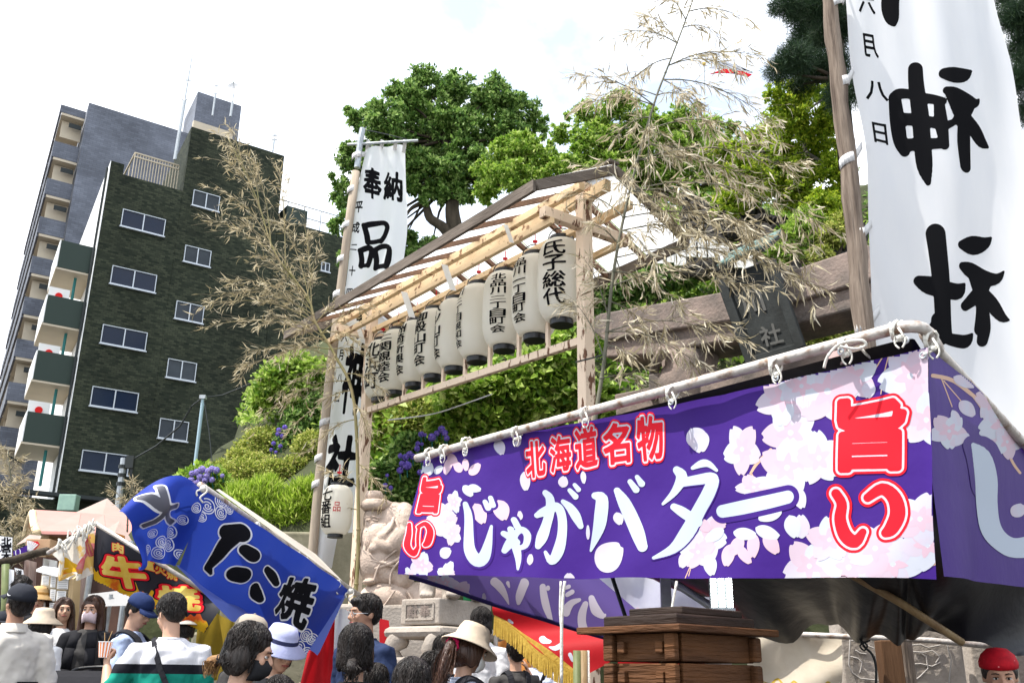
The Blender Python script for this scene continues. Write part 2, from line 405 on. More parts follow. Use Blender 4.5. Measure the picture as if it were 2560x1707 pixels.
# planted hill behind the stalls
def hillz(x, y):
    base = 3.0+(y-12)*(0.62+.085*(x+4))
    left = np.clip((x+6.2+(y-13)*.12)/1.6, 0, 1)
    front = np.clip((y-11.2)/1.0, 0, 1)
    z = base*left*front + .35*np.sin(x*1.3+y*.7)+.25*np.sin(y*1.9-x*.6)
    return np.minimum(np.maximum(z, .3), 10.2+.05*x)
hx, hy = np.meshgrid(np.linspace(-8.2, 13, 90), np.linspace(10.9, 34, 80)); hz = hillz(hx, hy)
k = 90; ii = np.arange(79)[:, None]*k+np.arange(k-1)[None]; HF = np.stack([ii, ii+1, ii+k+1, ii+k], -1).reshape(-1, 4)
o = np_mesh('hill', np.stack([hx, hy, hz], -1).reshape(-1, 3), HF, soil, True); props(o, kind='structure')

# ================================================================== TILED APARTMENT BUILDINGS
def brickmat(name, c1, c2, mortar, bw, bh, rough=.55):
    m = bpy.data.materials.new(name); m.use_nodes = True; N = m.node_tree.nodes; K = m.node_tree.links; b = N['Principled BSDF']
    t = N.new('ShaderNodeUVMap'); br = N.new('ShaderNodeTexBrick'); br.offset = .5
    br.inputs['Scale'].default_value = 1; br.inputs['Brick Width'].default_value = bw; br.inputs['Row Height'].default_value = bh; br.inputs['Mortar Size'].default_value = .012
    br.inputs['Color1'].default_value = (*c1, 1); br.inputs['Color2'].default_value = (*c2, 1); br.inputs['Mortar'].default_value = (*mortar, 1)
    nz = N.new('ShaderNodeTexNoise'); nz.inputs['Scale'].default_value = .35; nz.inputs['Detail'].default_value = 6
    r = N.new('ShaderNodeMapRange'); r.inputs[1].default_value = .3; r.inputs[2].default_value = .7; r.inputs[3].default_value = .7; r.inputs[4].default_value = 1.3
    mu = N.new('ShaderNodeMixRGB'); mu.blend_type = 'MULTIPLY'; mu.inputs[0].default_value = 1
    K.new(t.outputs[0], br.inputs[0]); K.new(t.outputs[0], nz.inputs[0]); K.new(nz.outputs[0], r.inputs[0]); K.new(br.outputs[0], mu.inputs[1]); K.new(r.outputs[0], mu.inputs[2])
    K.new(mu.outputs[0], b.inputs['Base Color']); b.inputs['Roughness'].default_value = rough; b.inputs['Specular IOR Level'].default_value = .12
    bn = N.new('ShaderNodeBump'); bn.inputs['Strength'].default_value = .5; bn.inputs['Distance'].default_value = .01; K.new(br.outputs['Fac'], bn.inputs['Height']); bn.invert = True; K.new(bn.outputs[0], b.inputs['Normal'])
    return m
M_green = brickmat('green glazed brick tile', (.013, .019, .012), (.048, .055, .034), (.022, .025, .018), .24, .10, .75)
M_grey = brickmat('blue grey tile', (.11, .12, .145), (.145, .158, .19), (.095, .10, .118), .5, .16)
M_brown = brickmat('brown tile', (.16, .085, .07), (.19, .10, .085), (.13, .08, .07), .6, .2)
M_white = mat('white render', (.80, .80, .78), .7, (.72, .72, .70), .5)
M_cream = mat('cream soffit', (.52, .45, .34), .7, (.46, .40, .31), .8)
M_alu = mat('aluminium', (.50, .53, .56), .45, metal=.5)
M_frost = mat('frosted glass', (.055, .065, .075), .4, (.035, .042, .05), .5, spec=.15)
M_glass = mat('dark window glass', (.010, .018, .040), .18, (.016, .022, .038), .35, spec=.22)
M_dark = mat('dark metal', (.03, .035, .035), .5)
M_steel = mat('galvanised steel', (.42, .45, .47), .45, (.30, .32, .33), 12, metal=.5)
M_teal = mat('teal drain pipe', (.03, .16, .15), .5)
M_green_p = mat('dark green ribbed sheet', (.035, .05, .042), .6)
Z = Vector((0, 0, 1))
class Face:
    """vertical wall plane: origin p0, horizontal unit e, outward normal n"""
    def __init__(s, p0, e, n): s.p0 = Vector(p0); s.e = Vector(e).normalized(); s.n = Vector(n).normalized()
    def uz(s, px, py, off=0):
        q = on_plane(px, py, s.p0+s.n*off, s.n)-s.p0; return q.dot(s.e), q.z+s.p0.z
    def P(s, u, z, off=0): return Vector((s.p0.x, s.p0.y, 0))+s.e*u+Z*z+s.n*off
def wall_block(name, fc, u0, u1, z0, z1, depth, m, parent, side=None):
    """box behind the face, UVs in metres"""
    sd_ = side or -fc.n
    a = [fc.P(u0, z0), fc.P(u1, z0), fc.P(u1, z1), fc.P(u0, z1)]; b = [q+sd_*depth for q in a]
    mb = MB(); mb.add(a+b, [(0, 1, 2, 3), (5, 4, 7, 6), (4, 0, 3, 7), (1, 5, 6, 2), (3, 2, 6, 7), (4, 5, 1, 0)])
    o = mb.build(name, m, parent); me = o.data; uvl = me.uv_layers.new(name='UVMap'); off = cum(o)
    for pl in me.polygons:
        nn = pl.normal
        for li in pl.loop_indices:
            co = me.vertices[me.loops[li].vertex_index].co+off-fc.p0
            h = co.dot(fc.e) if abs(nn.dot(fc.n)) > .7 else co.dot(sd_)
            uvl.data[li].uv = (h, co.z) if abs(nn.z) < .5 else (h, co.dot(fc.n))
    return o
e1 = Vector((.82, .57, 0)).normalized(); n1 = Vector((.57, -.82, 0)).normalized(); s2 = Vector((-.50, .866, 0)).normalized(); ns2 = Vector((-.866, -.5, 0))
c0 = at(141, 1240, 42)
FG = Face((c0.x, c0.y, c0.z), e1, n1)
bA = T('apartment_building', 'dark green tiled apartment building with two columns of sliding windows', 'building', (c0.x, c0.y, 0))
uA, zA = FG.uz(289, 405); uS, zS = FG.uz(455, 470); uH, zH = FG.uz(480, 317); uR, zR = FG.uz(711, 390)
zlow = FG.uz(311, 437)[1]; u_step = FG.uz(309, 425)[0]
usp = (FG.uz(430, 650)[0]+FG.uz(385, 1018)[0]+uH)/3
zbase = FG.uz(141, 1240)[1]
wall_block('wall', FG, 0, usp, zbase-.05, zlow, 9, M_green, bA, s2)
wall_block('wall', FG, usp+.01, uR, 0.3, zH, 9.5, M_green, bA, s2)
wall_block('corner_pier', FG, -.02, u_step, zlow+.002, zA, .5, M_green, bA, s2)
uL, zL2 = FG.uz(696, 548); uL2, _ = FG.uz(860, 590)
wall_block('wing_wall', FG, uR+.02, uL2+9, 0.3, zL2, 7, M_green, bA, s2)
# white side face with the parapet, seen at a glancing angle
fs = Face(FG.P(0, 0), s2, ns2); mbw = MB(); a0 = fs.P(0, zbase, .04); a1 = fs.P(14, zbase, .04); a2 = fs.P(14, zA-.2, .04); a3 = fs.P(0, zA, .04)
mbw.prism([a0, a1, a2, a3], -ns2*.03); mbw.build('side_wall', M_white, bA)
mb = MB(); mb.tube([fs.P(.25, zbase, .12), fs.P(.25, zA-.3, .12)], .06, 8); mb.build('drain_pipe', M_dark, bA)
wall_block('base_wall', Face(FG.P(-1.5, 0, -.6), e1, n1), -9, 30, 0.2, zbase-.06, 3, M_green, bA, s2)
mb = MB(); mb.beam(FG.P(-4, zbase, .3), FG.P(24, zbase, .3), .5, .16); mb.build('ledge', M_dark, bA)
def window(fc, u0, u1, z0, z1, parent, gl=None):
    w_, h_ = u1-u0, z1-z0; fr = MB(); t = .035
    fr.box(fc.P((u0+u1)/2, z1-t/2, .03), (w_, .1, t), (fc.e, fc.n, Z)); fr.box(fc.P((u0+u1)/2, z0+t/2, .03), (w_, .1, t), (fc.e, fc.n, Z))
    fr.box(fc.P(u0+t/2, (z0+z1)/2, .028), (t, .095, h_-2*t), (fc.e, fc.n, Z)); fr.box(fc.P(u1-t/2, (z0+z1)/2, .028), (t, .095, h_-2*t), (fc.e, fc.n, Z))
    f = fr.build('window', M_alu, parent)
    mu = MB(); mu.box(fc.P((u0+u1)/2, (z0+z1)/2, .035), (.05, .07, h_-2*t), (fc.e, fc.n, Z)); mu.build('mullion', M_alu, f)
    for k in (0, 1):
        a = u0+t if k == 0 else (u0+u1)/2+.02; b = (u0+u1)/2-.02 if k == 0 else u1-t
        p = MB(); p.box(fc.P((a+b)/2, (z0+z1)/2, .012+.006*k), (b-a, .012, h_-2*t), (fc.e, fc.n, Z)); p.build('pane', gl or M_glass, f)
    s = MB(); s.box(fc.P((u0+u1)/2, z0-.04, .06), (w_+.1, .16, .06), (fc.e, fc.n, Z)); s.build('sill', M_alu, f)
for (x0, y0, x1, y1) in [(307, 523, 408, 592), (281, 664, 386, 733), (257, 811, 362, 878), (231, 965, 340, 1031), (206, 1124, 318, 1188)]:
    a = FG.uz(x0, y0); b = FG.uz(x1, y1); window(FG, a[0], b[0], b[1], a[1], bA)
for (x0, y0, x1, y1) in [(484, 475, 545, 531), (463, 613, 523, 669), (441, 752, 505, 810), (420, 896, 486, 955), (400, 1045, 466, 1104), (803, 655, 822, 682)]:
    a = FG.uz(x0, y0); b = FG.uz(x1, y1); window(FG, a[0], b[0], b[1], a[1], bA, M_frost)
# balconies off the white side
for i, (x0, y0, x1, y1) in enumerate([(155, 599, 213, 668), (121, 735, 188, 806), (96, 873, 163, 950), (71, 1024, 137, 1095)]):
    fb = Face(FG.P(0, 0, -.35), e1, n1); a = fb.uz(x0, y0); b = fb.uz(x1+4, y1); u0, u1 = a[0], -.02; z1 = (a[1]+fb.uz(x1, y0+16)[1])/2; z0 = z1-1.35
    bal = wall_block('balcony', fb, u0, u1, z0, z1, .12, M_green_p, bA, s2)
    mb = MB(); mb.prism([fb.P(u0-.05, z0-.1, -.02), fb.P(u1, z0-.1, -.02), fb.P(u1, z0-.1, -.02)+s2*3.6, fb.P(u0-.05, z0-.1, -.02)+s2*3.6], (0, 0, .09)); mb.build('soffit', M_cream, bal)
    mb = MB(); mb.prism([fb.P(u0-.06, z0, -.01), fb.P(u0-.06, z1, -.01), fb.P(u0-.06, z1, 0)+s2*3.6, fb.P(u0-.06, z0, 0)+s2*3.6], e1*.05); mb.build('end_panel', M_white, bal)
    q = fb.P(u1-.55, z0-.15, -.6)
    mb = MB(); mb.tube([q, q-Z*1.6], .07, 8); mb.build('drain_pipe', M_teal, bal)
    if i < 3:
        mb = MB(); qq = fb.P(u1-1.15, z0-1.25, -.5); mb.box(qq, (.9, .05, .8), (e1, n1, Z)); mb.build('panel', M_white, bal)
        mb = MB(); mb.tube([qq+n1*.03, qq+n1*.09], .16, 16); mb.build('fire_bell', mat('signal red', (.6, .01, .01), .4), bal)
# roof railing, antennas
fr = Face(FG.P(0, 0, -1.0), e1, n1); ra = fr.uz(338, 385); rb = fr.uz(459, 415); r0 = fr.uz(325, 437); ztop = (ra[1]+rb[1])/2
rl = T('roof_railing', 'cream roof terrace railing on top of the dark green building', 'railing', fr.P(ra[0], zlow))
mb = MB()
for zz in (ztop, ztop-.22): mb.beam(fr.P(ra[0], zz), fr.P(usp-.1, zz), .07, .07)
mb.beam(fr.P(ra[0], ztop), fr.P(ra[0]-.1, ztop)+s2*3, .07, .07); mb.build('top_rail', M_cream, rl)
nb = 17
for i in range(nb):
    u = ra[0]+(usp-.1-ra[0])*i/(nb-1); mb = MB(); mb.beam(fr.P(u, zlow+.003), fr.P(u, ztop-.036), .035, .035); mb.build('baluster', M_cream, rl)
mb = MB(); mb.tube([fr.P(ra[0]-.1*k/6, 0)+Z*(zlow)+s2*3*k/6 for k in (3, 3)] if 0 else [fr.P(ra[0], zlow)+s2*1.5, fr.P(ra[0], ztop)+s2*1.5], .03, 6); mb.build('post', M_cream, rl)
def mast(name, label, px0, py0, px1, py1, d, r, extra=None):
    p0 = at(px0, py0, d); p1 = at(px1, py1, d); o = T(name, label, 'antenna', p0)
    mb = MB(); mid = p0.lerp(p1, .55); mb.tube([p0, mid, mid.lerp(p1, .02), p1], [r, r, r*.5, r*.35], 7); mb.build('pole', M_steel, o)
    if extra == 'rings':
        for t in (.56, .75): mb = MB(); q = p0.lerp(p1, t); mb.box(q, (.3, .06, .05)); mb.build('bracket', M_steel, o)
    if extra == 'dish':
        mb = MB(); secs = [((0, 0, 0), .05, .05), ((0, 0, .06), .28, .28), ((0, 0, .16), .5, .5), ((0, 0, .17), .5, .5), ((0, 0, .09), .28, .28), ((0, 0, .03), .05, .05)]
        mb.loft([(Vector(c), a, b) for c, a, b in secs], 20); Q = Vector((.2, -1, .35)).to_track_quat('Z', 'Y').to_matrix().to_4x4(); mb.xf(Matrix.Translation(p1+Vector((0, -.1, 0)))@Q); mb.build('dish', mat('white dish', (.5, .5, .5), .5), o)
        mb = MB(); q = p1+Vector((.08, -.65, .22)); mb.tube([q, p1], .025, 6); mb.box(q, (.12, .12, .12)); mb.build('feed_horn', M_steel, o)
    return o
mast('antenna_mast', 'tallest thin antenna mast rising behind the roof railing', 437, 400, 481, 137, 44, .09, 'rings')
mast('lightning_rod', 'short thin rod on the right roof edge of the dark green building', 682, 379, 689, 325, 45, .05, 'rings')
mast('antenna_mast', 'thin antenna fixed on the face of the rooftop tower block', 531, 290, 545, 190, 63, .07, 'rings')
mast('satellite_dish', 'round satellite dish on a pole beside the rooftop tower block', 576, 292, 586, 225, 62, .09, 'dish')
# grey building behind
c2 = at(190, 430, 62); FB = Face(c2, e1, n1); tl = FB.uz(227, 258); blx = FB.uz(150, 640)
bB = T('apartment_tower', 'tall blue grey tiled apartment block with stepped balconies behind the green one', 'building', (FB.P(tl[0], 0).x, FB.P(tl[0], 0).y, 0))
zt = tl[1]; ul = (tl[0]+blx[0])/2; ur = FB.uz(640, 355)[0]
wall_block('wall', FB, ul, ur, 0.6, zt, 16, M_grey, bB, s2)
FP = Face(FB.P(0, 0, -3), e1, n1); p1_ = FP.uz(495, 229); p2_ = FP.uz(607, 258); pl_ = FP.uz(592, 348)
wall_block('tower', FP, p1_[0], (p2_[0]+pl_[0])/2, zt-4, p1_[1], 5, M_grey, bB, s2)
mb = MB(); q0 = FB.uz(479, 312); q1 = FB.uz(577, 340); mb.prism([FB.P(q0[0], zt+.02, .5), FB.P(q1[0], zt+.02, .5), FB.P(q1[0], zt+1.0, .5), FB.P(q0[0], zt+1.0, .5)], -n1*.3); mb.build('parapet', M_cream, bB)
nfl = 12; fh = 3.02
for i in range(nfl):
    ztp = zt-.55-fh*i
    if ztp < 3: break
    out_ = 1.75
    b0 = ul-out_
    bal = wall_block('balcony', Face(FB.P(0, 0, -.5), e1, n1), b0, ul-.02, ztp-(.6 if i == 0 else 1.25), ztp, .14, M_grey, bB, s2)
    zb = ztp-(.6 if i == 0 else 1.25)
    f3 = Face(FB.P(0, 0, -.5), e1, n1)
    mb = MB(); mb.prism([f3.P(b0+.14, zb-.2, -.02), f3.P(ul-.02, zb-.2, -.02), f3.P(ul-.02, zb-.2, -.02)+s2*30, f3.P(b0+.14, zb-.2, -.02)+s2*30], (0, 0, .18)); mb.build('slab', M_cream, bal)
    for j in range(7):
        q = s2*(4.2*j+.15)
        mb = MB(); mb.prism([f3.P(b0, zb-.22, 0)+q, f3.P(b0, ztp, 0)+q, f3.P(b0, ztp, 0)+q+s2*3.9, f3.P(b0, zb-.22, 0)+q+s2*3.9], e1*.12); mb.build('front_panel', M_grey, bal)
        mb = MB(); mb.prism([f3.P(b0+.3, zb-1.6, 0)+q+s2*.6, f3.P(ul-.05, zb-1.6, 0)+q+s2*.6, f3.P(ul-.05, zb-.25, 0)+q+s2*.6, f3.P(b0+.3, zb-.25, 0)+q+s2*.6], s2*.1); mb.build('divider', M_cream, bal)
    mb = MB(); mb.box(f3.P(ul-.55, zb-.75, -.2), (.85, .06, .35), (e1, n1, Z)); mb.build('vent', M_dark, bal)
FC = Face(at(40, 900, 92), e1, n1); a = FC.uz(40, 819); b = FC.uz(75, 825); bC = T('distant_apartment', 'reddish brown apartment block at the far edge beyond the grey tower', 'building', (FC.P(a[0], 0).x, FC.P(a[0], 0).y, 0))
wall_block('wall', FC, a[0], a[0]+16, .6, a[1], 12, M_brown, bC, s2)
mb = MB(); mb.beam(FC.P(a[0], a[1]+.8), FC.P(a[0]+16, a[1]+.8), .06, .06)
mb.build('roof_rail', M_steel, bC)
for i in range(9): mb = MB(); mb.beam(FC.P(a[0]+2*i, a[1]), FC.P(a[0]+2*i, a[1]+.77), .05, .05); mb.build('post', M_steel, bC)
for i in range(8):
    mb = MB(); zz = a[1]-3-3*i; mb.box(FC.P(a[0]+3.2, zz, .02), (1.6, .1, 1.3), (e1, n1, Z)); f_ = mb.build('window', M_alu, bC)
    mb = MB(); mb.box(FC.P(a[0]+3.2, zz, .09), (1.4, .06, 1.1), (e1, n1, Z)); mb.build('pane', M_glass, f_)
# roof fence behind the wing
ff = Face(FG.P(0, 0, -2.5), e1, n1); q0 = ff.uz(700, 490); q1 = ff.uz(860, 545); rl = T('roof_fence', 'fine white mesh fence on the low right wing of the green building', 'fence', ff.P(q0[0], zL2))
mb = MB()
for zz in (q0[1]-.2, q0[1]-.9): mb.beam(ff.P(q0[0]-.5, zz), ff.P(q1[0]+3, zz), .05, .05)
mb.build('rail', M_steel, rl)
for i in range(60):
    u = q0[0]-.5+(q1[0]+3.5-q0[0])*i/59; mb = MB(); mb.beam(ff.P(u, zL2), ff.P(u, q0[1]-.23), .015 if i % 8 else .06, .015 if i % 8 else .06); mb.build('bar', M_steel, rl)
mb = MB(); q = FG.uz(745, 545); mb.box(FG.P(q[0], zL2+.3, -.8), (1.2, 1.2, 1.5), (e1, n1, Z)); o = mb.build('roof_hut', M_green_p, bA)
# poles and cable by the building
def pole(name, label, pts, r, m=M_steel, cat='pole'):
    o = T(name, label, cat, pts[0]); mb = MB(); mb.tube(pts, r, 10); mb.build('shaft', m, o); return o
d_ = 15.5
pp = pole('utility_pole', 'thin pale blue steel pole rising in front of the dark green wall', [at(478, 1240, d_), at(508, 995, d_)], .028, mat('pale blue steel', (.30, .42, .48), .5))
mb = MB(); q = at(508, 993, d_); mb.box(q, (.1, .1, .06)); mb.build('cap', M_steel, pp)
p2 = pole('utility_pole', 'grey pole with clamps left of the blue banner', [at(292, 1290, 17), at(310, 1145, 17)], .055)
for t in (.55, .7, .85):
    mb = MB(); q = at(292, 1290, 17).lerp(at(310, 1145, 17), t); mb.tube([q-Z*.03, q+Z*.03], .075, 10); mb.build('clamp', M_dark, p2)
mb = MB(); q = at(326, 1155, 17); mb.box(q, (.14, .1, .22)); mb.box(at(330, 1170, 17), (.05, .05, .3)); mb.build('insulator', M_dark, p2)
pts = []
for seg in ([(325, 1152), (390, 1115), (450, 1065), (480, 1015), (508, 993)], [(508, 993), (555, 988), (600, 970), (680, 935), (760, 870)]):
    for i in range(len(seg)-1): pts.append((*seg[i],))
pts.append((760, 870))
mb = MB(); mb.tube([at(x, y, 17-(x-325)*.0034 if x < 508 else 15.5+(x-508)*.004) for x, y, *_ in pts], .016, 5); o = mb.build('overhead_cable', M_dark); props(o, 'black cable sagging from the clamped pole across the dark wall', 'cable')
mb = MB(); mb.tube([at(510, 1000, 15.4), at(523, 1080, 15.3), at(532, 1170, 15.2)], .009, 5); o = mb.build('guy_wire', M_dark); props(o, 'thin guy wire hanging from the pale blue pole', 'cable')
p = at(172, 1257, 20); mb = MB(); mb.box(p, (.36, .22, .33)); o = mb.build('switch_box', mat('pale green paint', (.28, .42, .34), .5, (.24, .36, .3), 8), bevel=.015); props(o, 'pale green electrical box hung on the dark wall', 'box')

# ================================================================== LEAVES
def leaf_mesh(name, P, D, N, Ln, Wd, m, parent=None, kind=None, fold=.25, curl=0.0):
    P, D, N = [np.asarray(a, float) for a in (P, D, N)]; Ln = np.asarray(Ln)[:, None]; Wd = np.asarray(Wd)[:, None]
    D /= np.linalg.norm(D, axis=1, keepdims=True)+1e-9; S = np.cross(D, N); S /= np.linalg.norm(S, axis=1, keepdims=True)+1e-9; N2 = np.cross(S, D)
    mid = P+D*Ln*.42
    if curl:
        tip = P+D*Ln*.95+N2*(-curl)*Ln; mid2 = P+D*Ln*.75-N2*curl*.45*Ln
        V = np.stack([P, mid+S*Wd/2+N2*Wd*fold, mid-S*Wd/2+N2*Wd*fold, mid2+S*Wd*.3+N2*Wd*fold*.6, mid2-S*Wd*.3+N2*Wd*fold*.6, tip], 1).reshape(-1, 3)
        b = np.arange(len(P))[:, None]*6
        F = [tuple(r) for r in np.concatenate([b+np.array([[0, 1, 2]])], 0)]
        tri = np.concatenate([b+np.array([[0, 1, 2]]), b+np.array([[1, 3, 4]]), b+np.array([[1, 4, 2]]), b+np.array([[3, 5, 4]])])
        o = np_mesh(name, V, tri, m, False, None, parent)
    else:
        V = np.stack([P, mid+S*Wd/2+N2*Wd*fold, P+D*Ln, mid-S*Wd/2+N2*Wd*fold], 1).reshape(-1, 3)
        o = np_mesh(name, V, np.arange(len(P)*4).reshape(-1, 4), m, False, None, parent)
    if kind: o['kind'] = kind
    return o
def rand_dirs(n):
    v = nr.normal(size=(n, 3)); return v/np.linalg.norm(v, axis=1, keepdims=True)
def lobes_pts(lobes, n, shell=.35, clump=60, flat=0.0, tight=.17):
    """points in the outer shell of ellipsoids, gathered in small clumps so gaps and light-dark clusters form"""
    lo = np.array(lobes, float); wgt = (lo[:, 3:6].prod(1))**(2/3); wgt /= wgt.sum()
    nc = max(n//clump, 1); k = nr.choice(len(lo), nc, p=wgt); dr = rand_dirs(nc); rr = 1-shell*nr.rand(nc)**1.5
    cc = lo[k, :3]+dr*lo[k, 3:6]*rr[:, None]; cd = dr
    own = nr.randint(0, nc, n); sc = lo[k[own], 3:6].mean(1)*tight
    off = nr.normal(size=(n, 3))*sc[:, None]; off[:, 2] *= .55
    return cc[own]+off, cd[own]
def leafmat(name, cols, tr=.35, rough=.5):
    return mat(name, cols[0], rough, tr=tr, island=[(i/(len(cols)-1), c) for i, c in enumerate(cols)], spec=.25)
LM_dark = leafmat('evergreen leaves', [(.035, .085, .018), (.10, .20, .04), (.22, .36, .08), (.38, .50, .17)])
LM_mid = leafmat('garden leaves', [(.06, .14, .012), (.17, .30, .03), (.32, .46, .065), (.52, .60, .20)], .4)
LM_yel = leafmat('maple leaves', [(.09, .17, .01), (.22, .35, .02), (.38, .48, .035), (.5, .55, .06)], .5)
LM_pine = leafmat('pine needles', [(.010, .028, .014), (.025, .055, .024), (.05, .09, .035)], .1)
LM_box = leafmat('clipped shrub leaves', [(.10, .15, .02), (.26, .33, .05), (.44, .48, .10), (.54, .50, .18)], .35)
LM_grass = leafmat('bamboo grass blades', [(.12, .22, .015), (.28, .42, .035), (.42, .55, .08), (.52, .58, .17)], .5)
LM_dry = mat('dry bamboo leaves', (.5, .4, .2), .6, tr=.38, island=[(0, (.20, .17, .085)), (.3, (.40, .33, .19)), (.65, (.56, .47, .31)), (1, (.72, .64, .46))], spec=.2)
LM_dryg = mat('dry grey bamboo leaves', (.4, .4, .3), .6, tr=.35, island=[(0, (.17, .13, .075)), (.25, (.36, .31, .18)), (.6, (.58, .50, .35)), (1, (.80, .73, .58))], spec=.25)
M_bark = mat('bark', (.035, .028, .02), .9, (.07, .055, .04), 6, .8, 30, stretch=(1, 1, .25))
M_barkg = mat('grey bark', (.09, .085, .07), .9, (.16, .15, .13), 6, .6, 30, stretch=(1, 1, .3))
def limbs(mb, base, targets, r0, seg=6):
    for t in targets:
        t = Vector(t); mid = base.lerp(t, .5)+Vector((rnd.uniform(-.1, .1), rnd.uniform(-.1, .1), rnd.uniform(-.05, .12)))*(t-base).length
        mb.tube([base, base.lerp(mid, .5), mid, mid.lerp(t, .6), t], [r0, r0*.85, r0*.6, r0*.4, r0*.15], seg)
def sprays(lob_px, k, f=.38):
    o = []
    for q in lob_px:
        for _ in range(k):
            a = rnd.uniform(0, 6.28); rr = q[2]*rnd.uniform(.85, 1.35); o.append((q[0]+math.cos(a)*rr, q[1]+math.sin(a)*rr*.85, q[2]*f*rnd.uniform(.6, 1.2)))
    return list(lob_px)+o
def tree(name, label, lob_px, d, n, leaf, m, trunk_px, r0, cat='tree', group=None, bark=M_bark, up=.4, asp=.55, zs=1.0, dd=.6, clump=60, shell=.35, limb_r=.45, droop=0):
    lob = []
    for q in (sprays(lob_px, 2, .38) if m is not LM_dark else sprays([(a_[0], a_[1], a_[2]*.80, *a_[3:]) for a_ in lob_px], 2, .36)):
        px, py, r = q[:3]; dq = d+(q[3] if len(q) > 3 else rnd.uniform(-dd, dd)); c = at(px, py, dq); rm = r/FPX*dq*1.06; lob.append((c.x, c.y, c.z, rm, rm*1.05, rm*zs))
    tp = [at(x, y, d+.1) for x, y in trunk_px]; base = tp[0]
    o = T(name, label, cat, base, group)
    mb = MB(); n_ = len(tp); mb.tube(catm3(tp), [r0*(1-.65*i/(len(catm3(tp))-1)) for i in range(len(catm3(tp)))], 9)
    tops = [tp[-1], tp[max(0, len(tp)-2)]]
    for l in lob[:len(lob_px)]:
        c = Vector(l[:3]); b = min(tops+[tp[-1].lerp(tp[-2], .5)], key=lambda q: (q-c).length); limbs(mb, b, [c.lerp(b, .1)], r0*limb_r)
    mb.build('trunk', bark, o, True)
    P, D = lobes_pts(lob, n, shell, clump, 0, .13 if m is LM_dark else .115); Dl = D*.5+rand_dirs(n)*.9; Dl[:, 2] -= droop; N = D*.6+rand_dirs(n)*.6+np.array([0, 0, up]); s = leaf*(.6+.8*nr.rand(n))
    leaf_mesh('crown', P, Dl, N, s, s*asp, m, o, 'stuff' if False else None)
    return o
def catm3(p, k=4):
    if len(p) < 3: return [Vector(q) for q in p]
    o = []
    for i in range(len(p)-1):
        a, b, c, d = p[max(i-1, 0)], p[i], p[i+1], p[min(i+2, len(p)-1)]
        for j in range(k):
            t = j/k; o.append(.5*((2*b)+(-a+c)*t+(2*a-5*b+4*c-d)*t*t+(-a+3*b-3*c+d)*t**3))
    o.append(p[-1]); return o
tree('camphor_tree', 'large round dark green tree standing alone against the white sky', [
    (1065, 215, 68), (1140, 225, 60), (1228, 235, 66), (1300, 270, 62), (1008, 245, 55), (975, 310, 80), (1075, 320, 80), (1180, 320, 80), (1270, 340, 62), (1335, 320, 40),
    (905, 300, 42), (895, 400, 60), (865, 480, 45), (862, 560, 42), (965, 410, 66), (1050, 415, 52), (1130, 420, 52), (1060, 470, 40), (1195, 410, 52), (1240, 440, 40), (1010, 460, 40), (940, 360, 50), (1160, 380, 60),
    (930, 660, 60, 1.5), (1000, 610, 55, 1.5), (1070, 640, 60, 1.5), (960, 590, 35, 1.5), (1140, 640, 60, 1.5), (880, 640, 40, 1.5), (1340, 380, 30), (1120, 480, 50), (1180, 470, 45), (1060, 420, 60), (1100, 350, 60), (1000, 400, 55), (1130, 300, 60), (1220, 460, 40)],
    30, 105000, .15, LM_dark, [(1150, 720), (1142, 600), (1130, 520), (1140, 440), (1110, 350)], .36, zs=.9, clump=55, shell=.55, limb_r=.2)
# branch across the sky gap
mb = MB(); mb.tube(catm3([at(1140, 610, 30), at(1110, 570, 30), at(1075, 545, 30), at(1062, 510, 30), at(1030, 520, 30), at(1012, 545, 30)]), [.24, .22, .2, .2, .19, .18, .17, .17, .16, .15, .14, .12, .11, .1, .09, .08, .07, .06, .05, .05, .04][:21], 8)
tr_ = [o for o in COL.objects if o.name == 'camphor_tree'][0]; mb.build('branch', M_bark, tr_, True)
tree('garden_tree', 'bright green bushy tree behind the lantern roof ridge', [(1250, 400, 45), (1300, 380, 50), (1350, 415, 45), (1290, 440, 50), (1240, 445, 35), (1370, 460, 40), (1200, 430, 20), (1215, 480, 30), (1410, 430, 40), (1440, 470, 45), (1400, 500, 45), (1450, 400, 35)], 19, 30000, .085, LM_mid, [(1320, 620), (1310, 520), (1300, 430)], .10, clump=26, shell=.9)
tree('garden_tree', 'bright green tree behind the tall dry bamboo', [(1480, 300, 45), (1540, 270, 50), (1600, 310, 55), (1660, 330, 50), (1700, 300, 40), (1520, 350, 60), (1460, 350, 35), (1600, 390, 70), (1690, 390, 60), (1770, 340, 50), (1790, 400, 55), (1720, 460, 60), (1620, 470, 60), (1530, 440, 55), (1470, 420, 35), (1780, 480, 50), (1450, 285, 22), (1560, 520, 60), (1650, 540, 50), (1840, 440, 50), (1850, 500, 50), (1760, 530, 60), (1500, 500, 50), (1440, 480, 40), (1740, 340, 40), (1800, 560, 50), (1400, 340, 30), (1860, 560, 50)], 20, 90000, .09, LM_mid, [(1640, 720), (1640, 560), (1600, 420)], .13, clump=30, shell=.9)
tree('garden_maple', 'yellow green maple with a crooked trunk beside the tall white banner', [(1950, 240, 42), (2010, 225, 45), (2070, 240, 40), (1990, 300, 60), (1940, 320, 50), (2060, 320, 50), (1900, 370, 55), (1850, 420, 50), (1950, 400, 60), (2030, 400, 60), (2090, 430, 50), (1880, 470, 55), (1980, 470, 60), (1830, 500, 45), (2060, 520, 50), (1800, 380, 30)], 14, 60000, .06, LM_yel, [(2080, 640), (2050, 590), (2005, 520), (1985, 455), (2010, 380), (1990, 300)], .11, bark=M_barkg, clump=26, shell=.9, limb_r=.4)
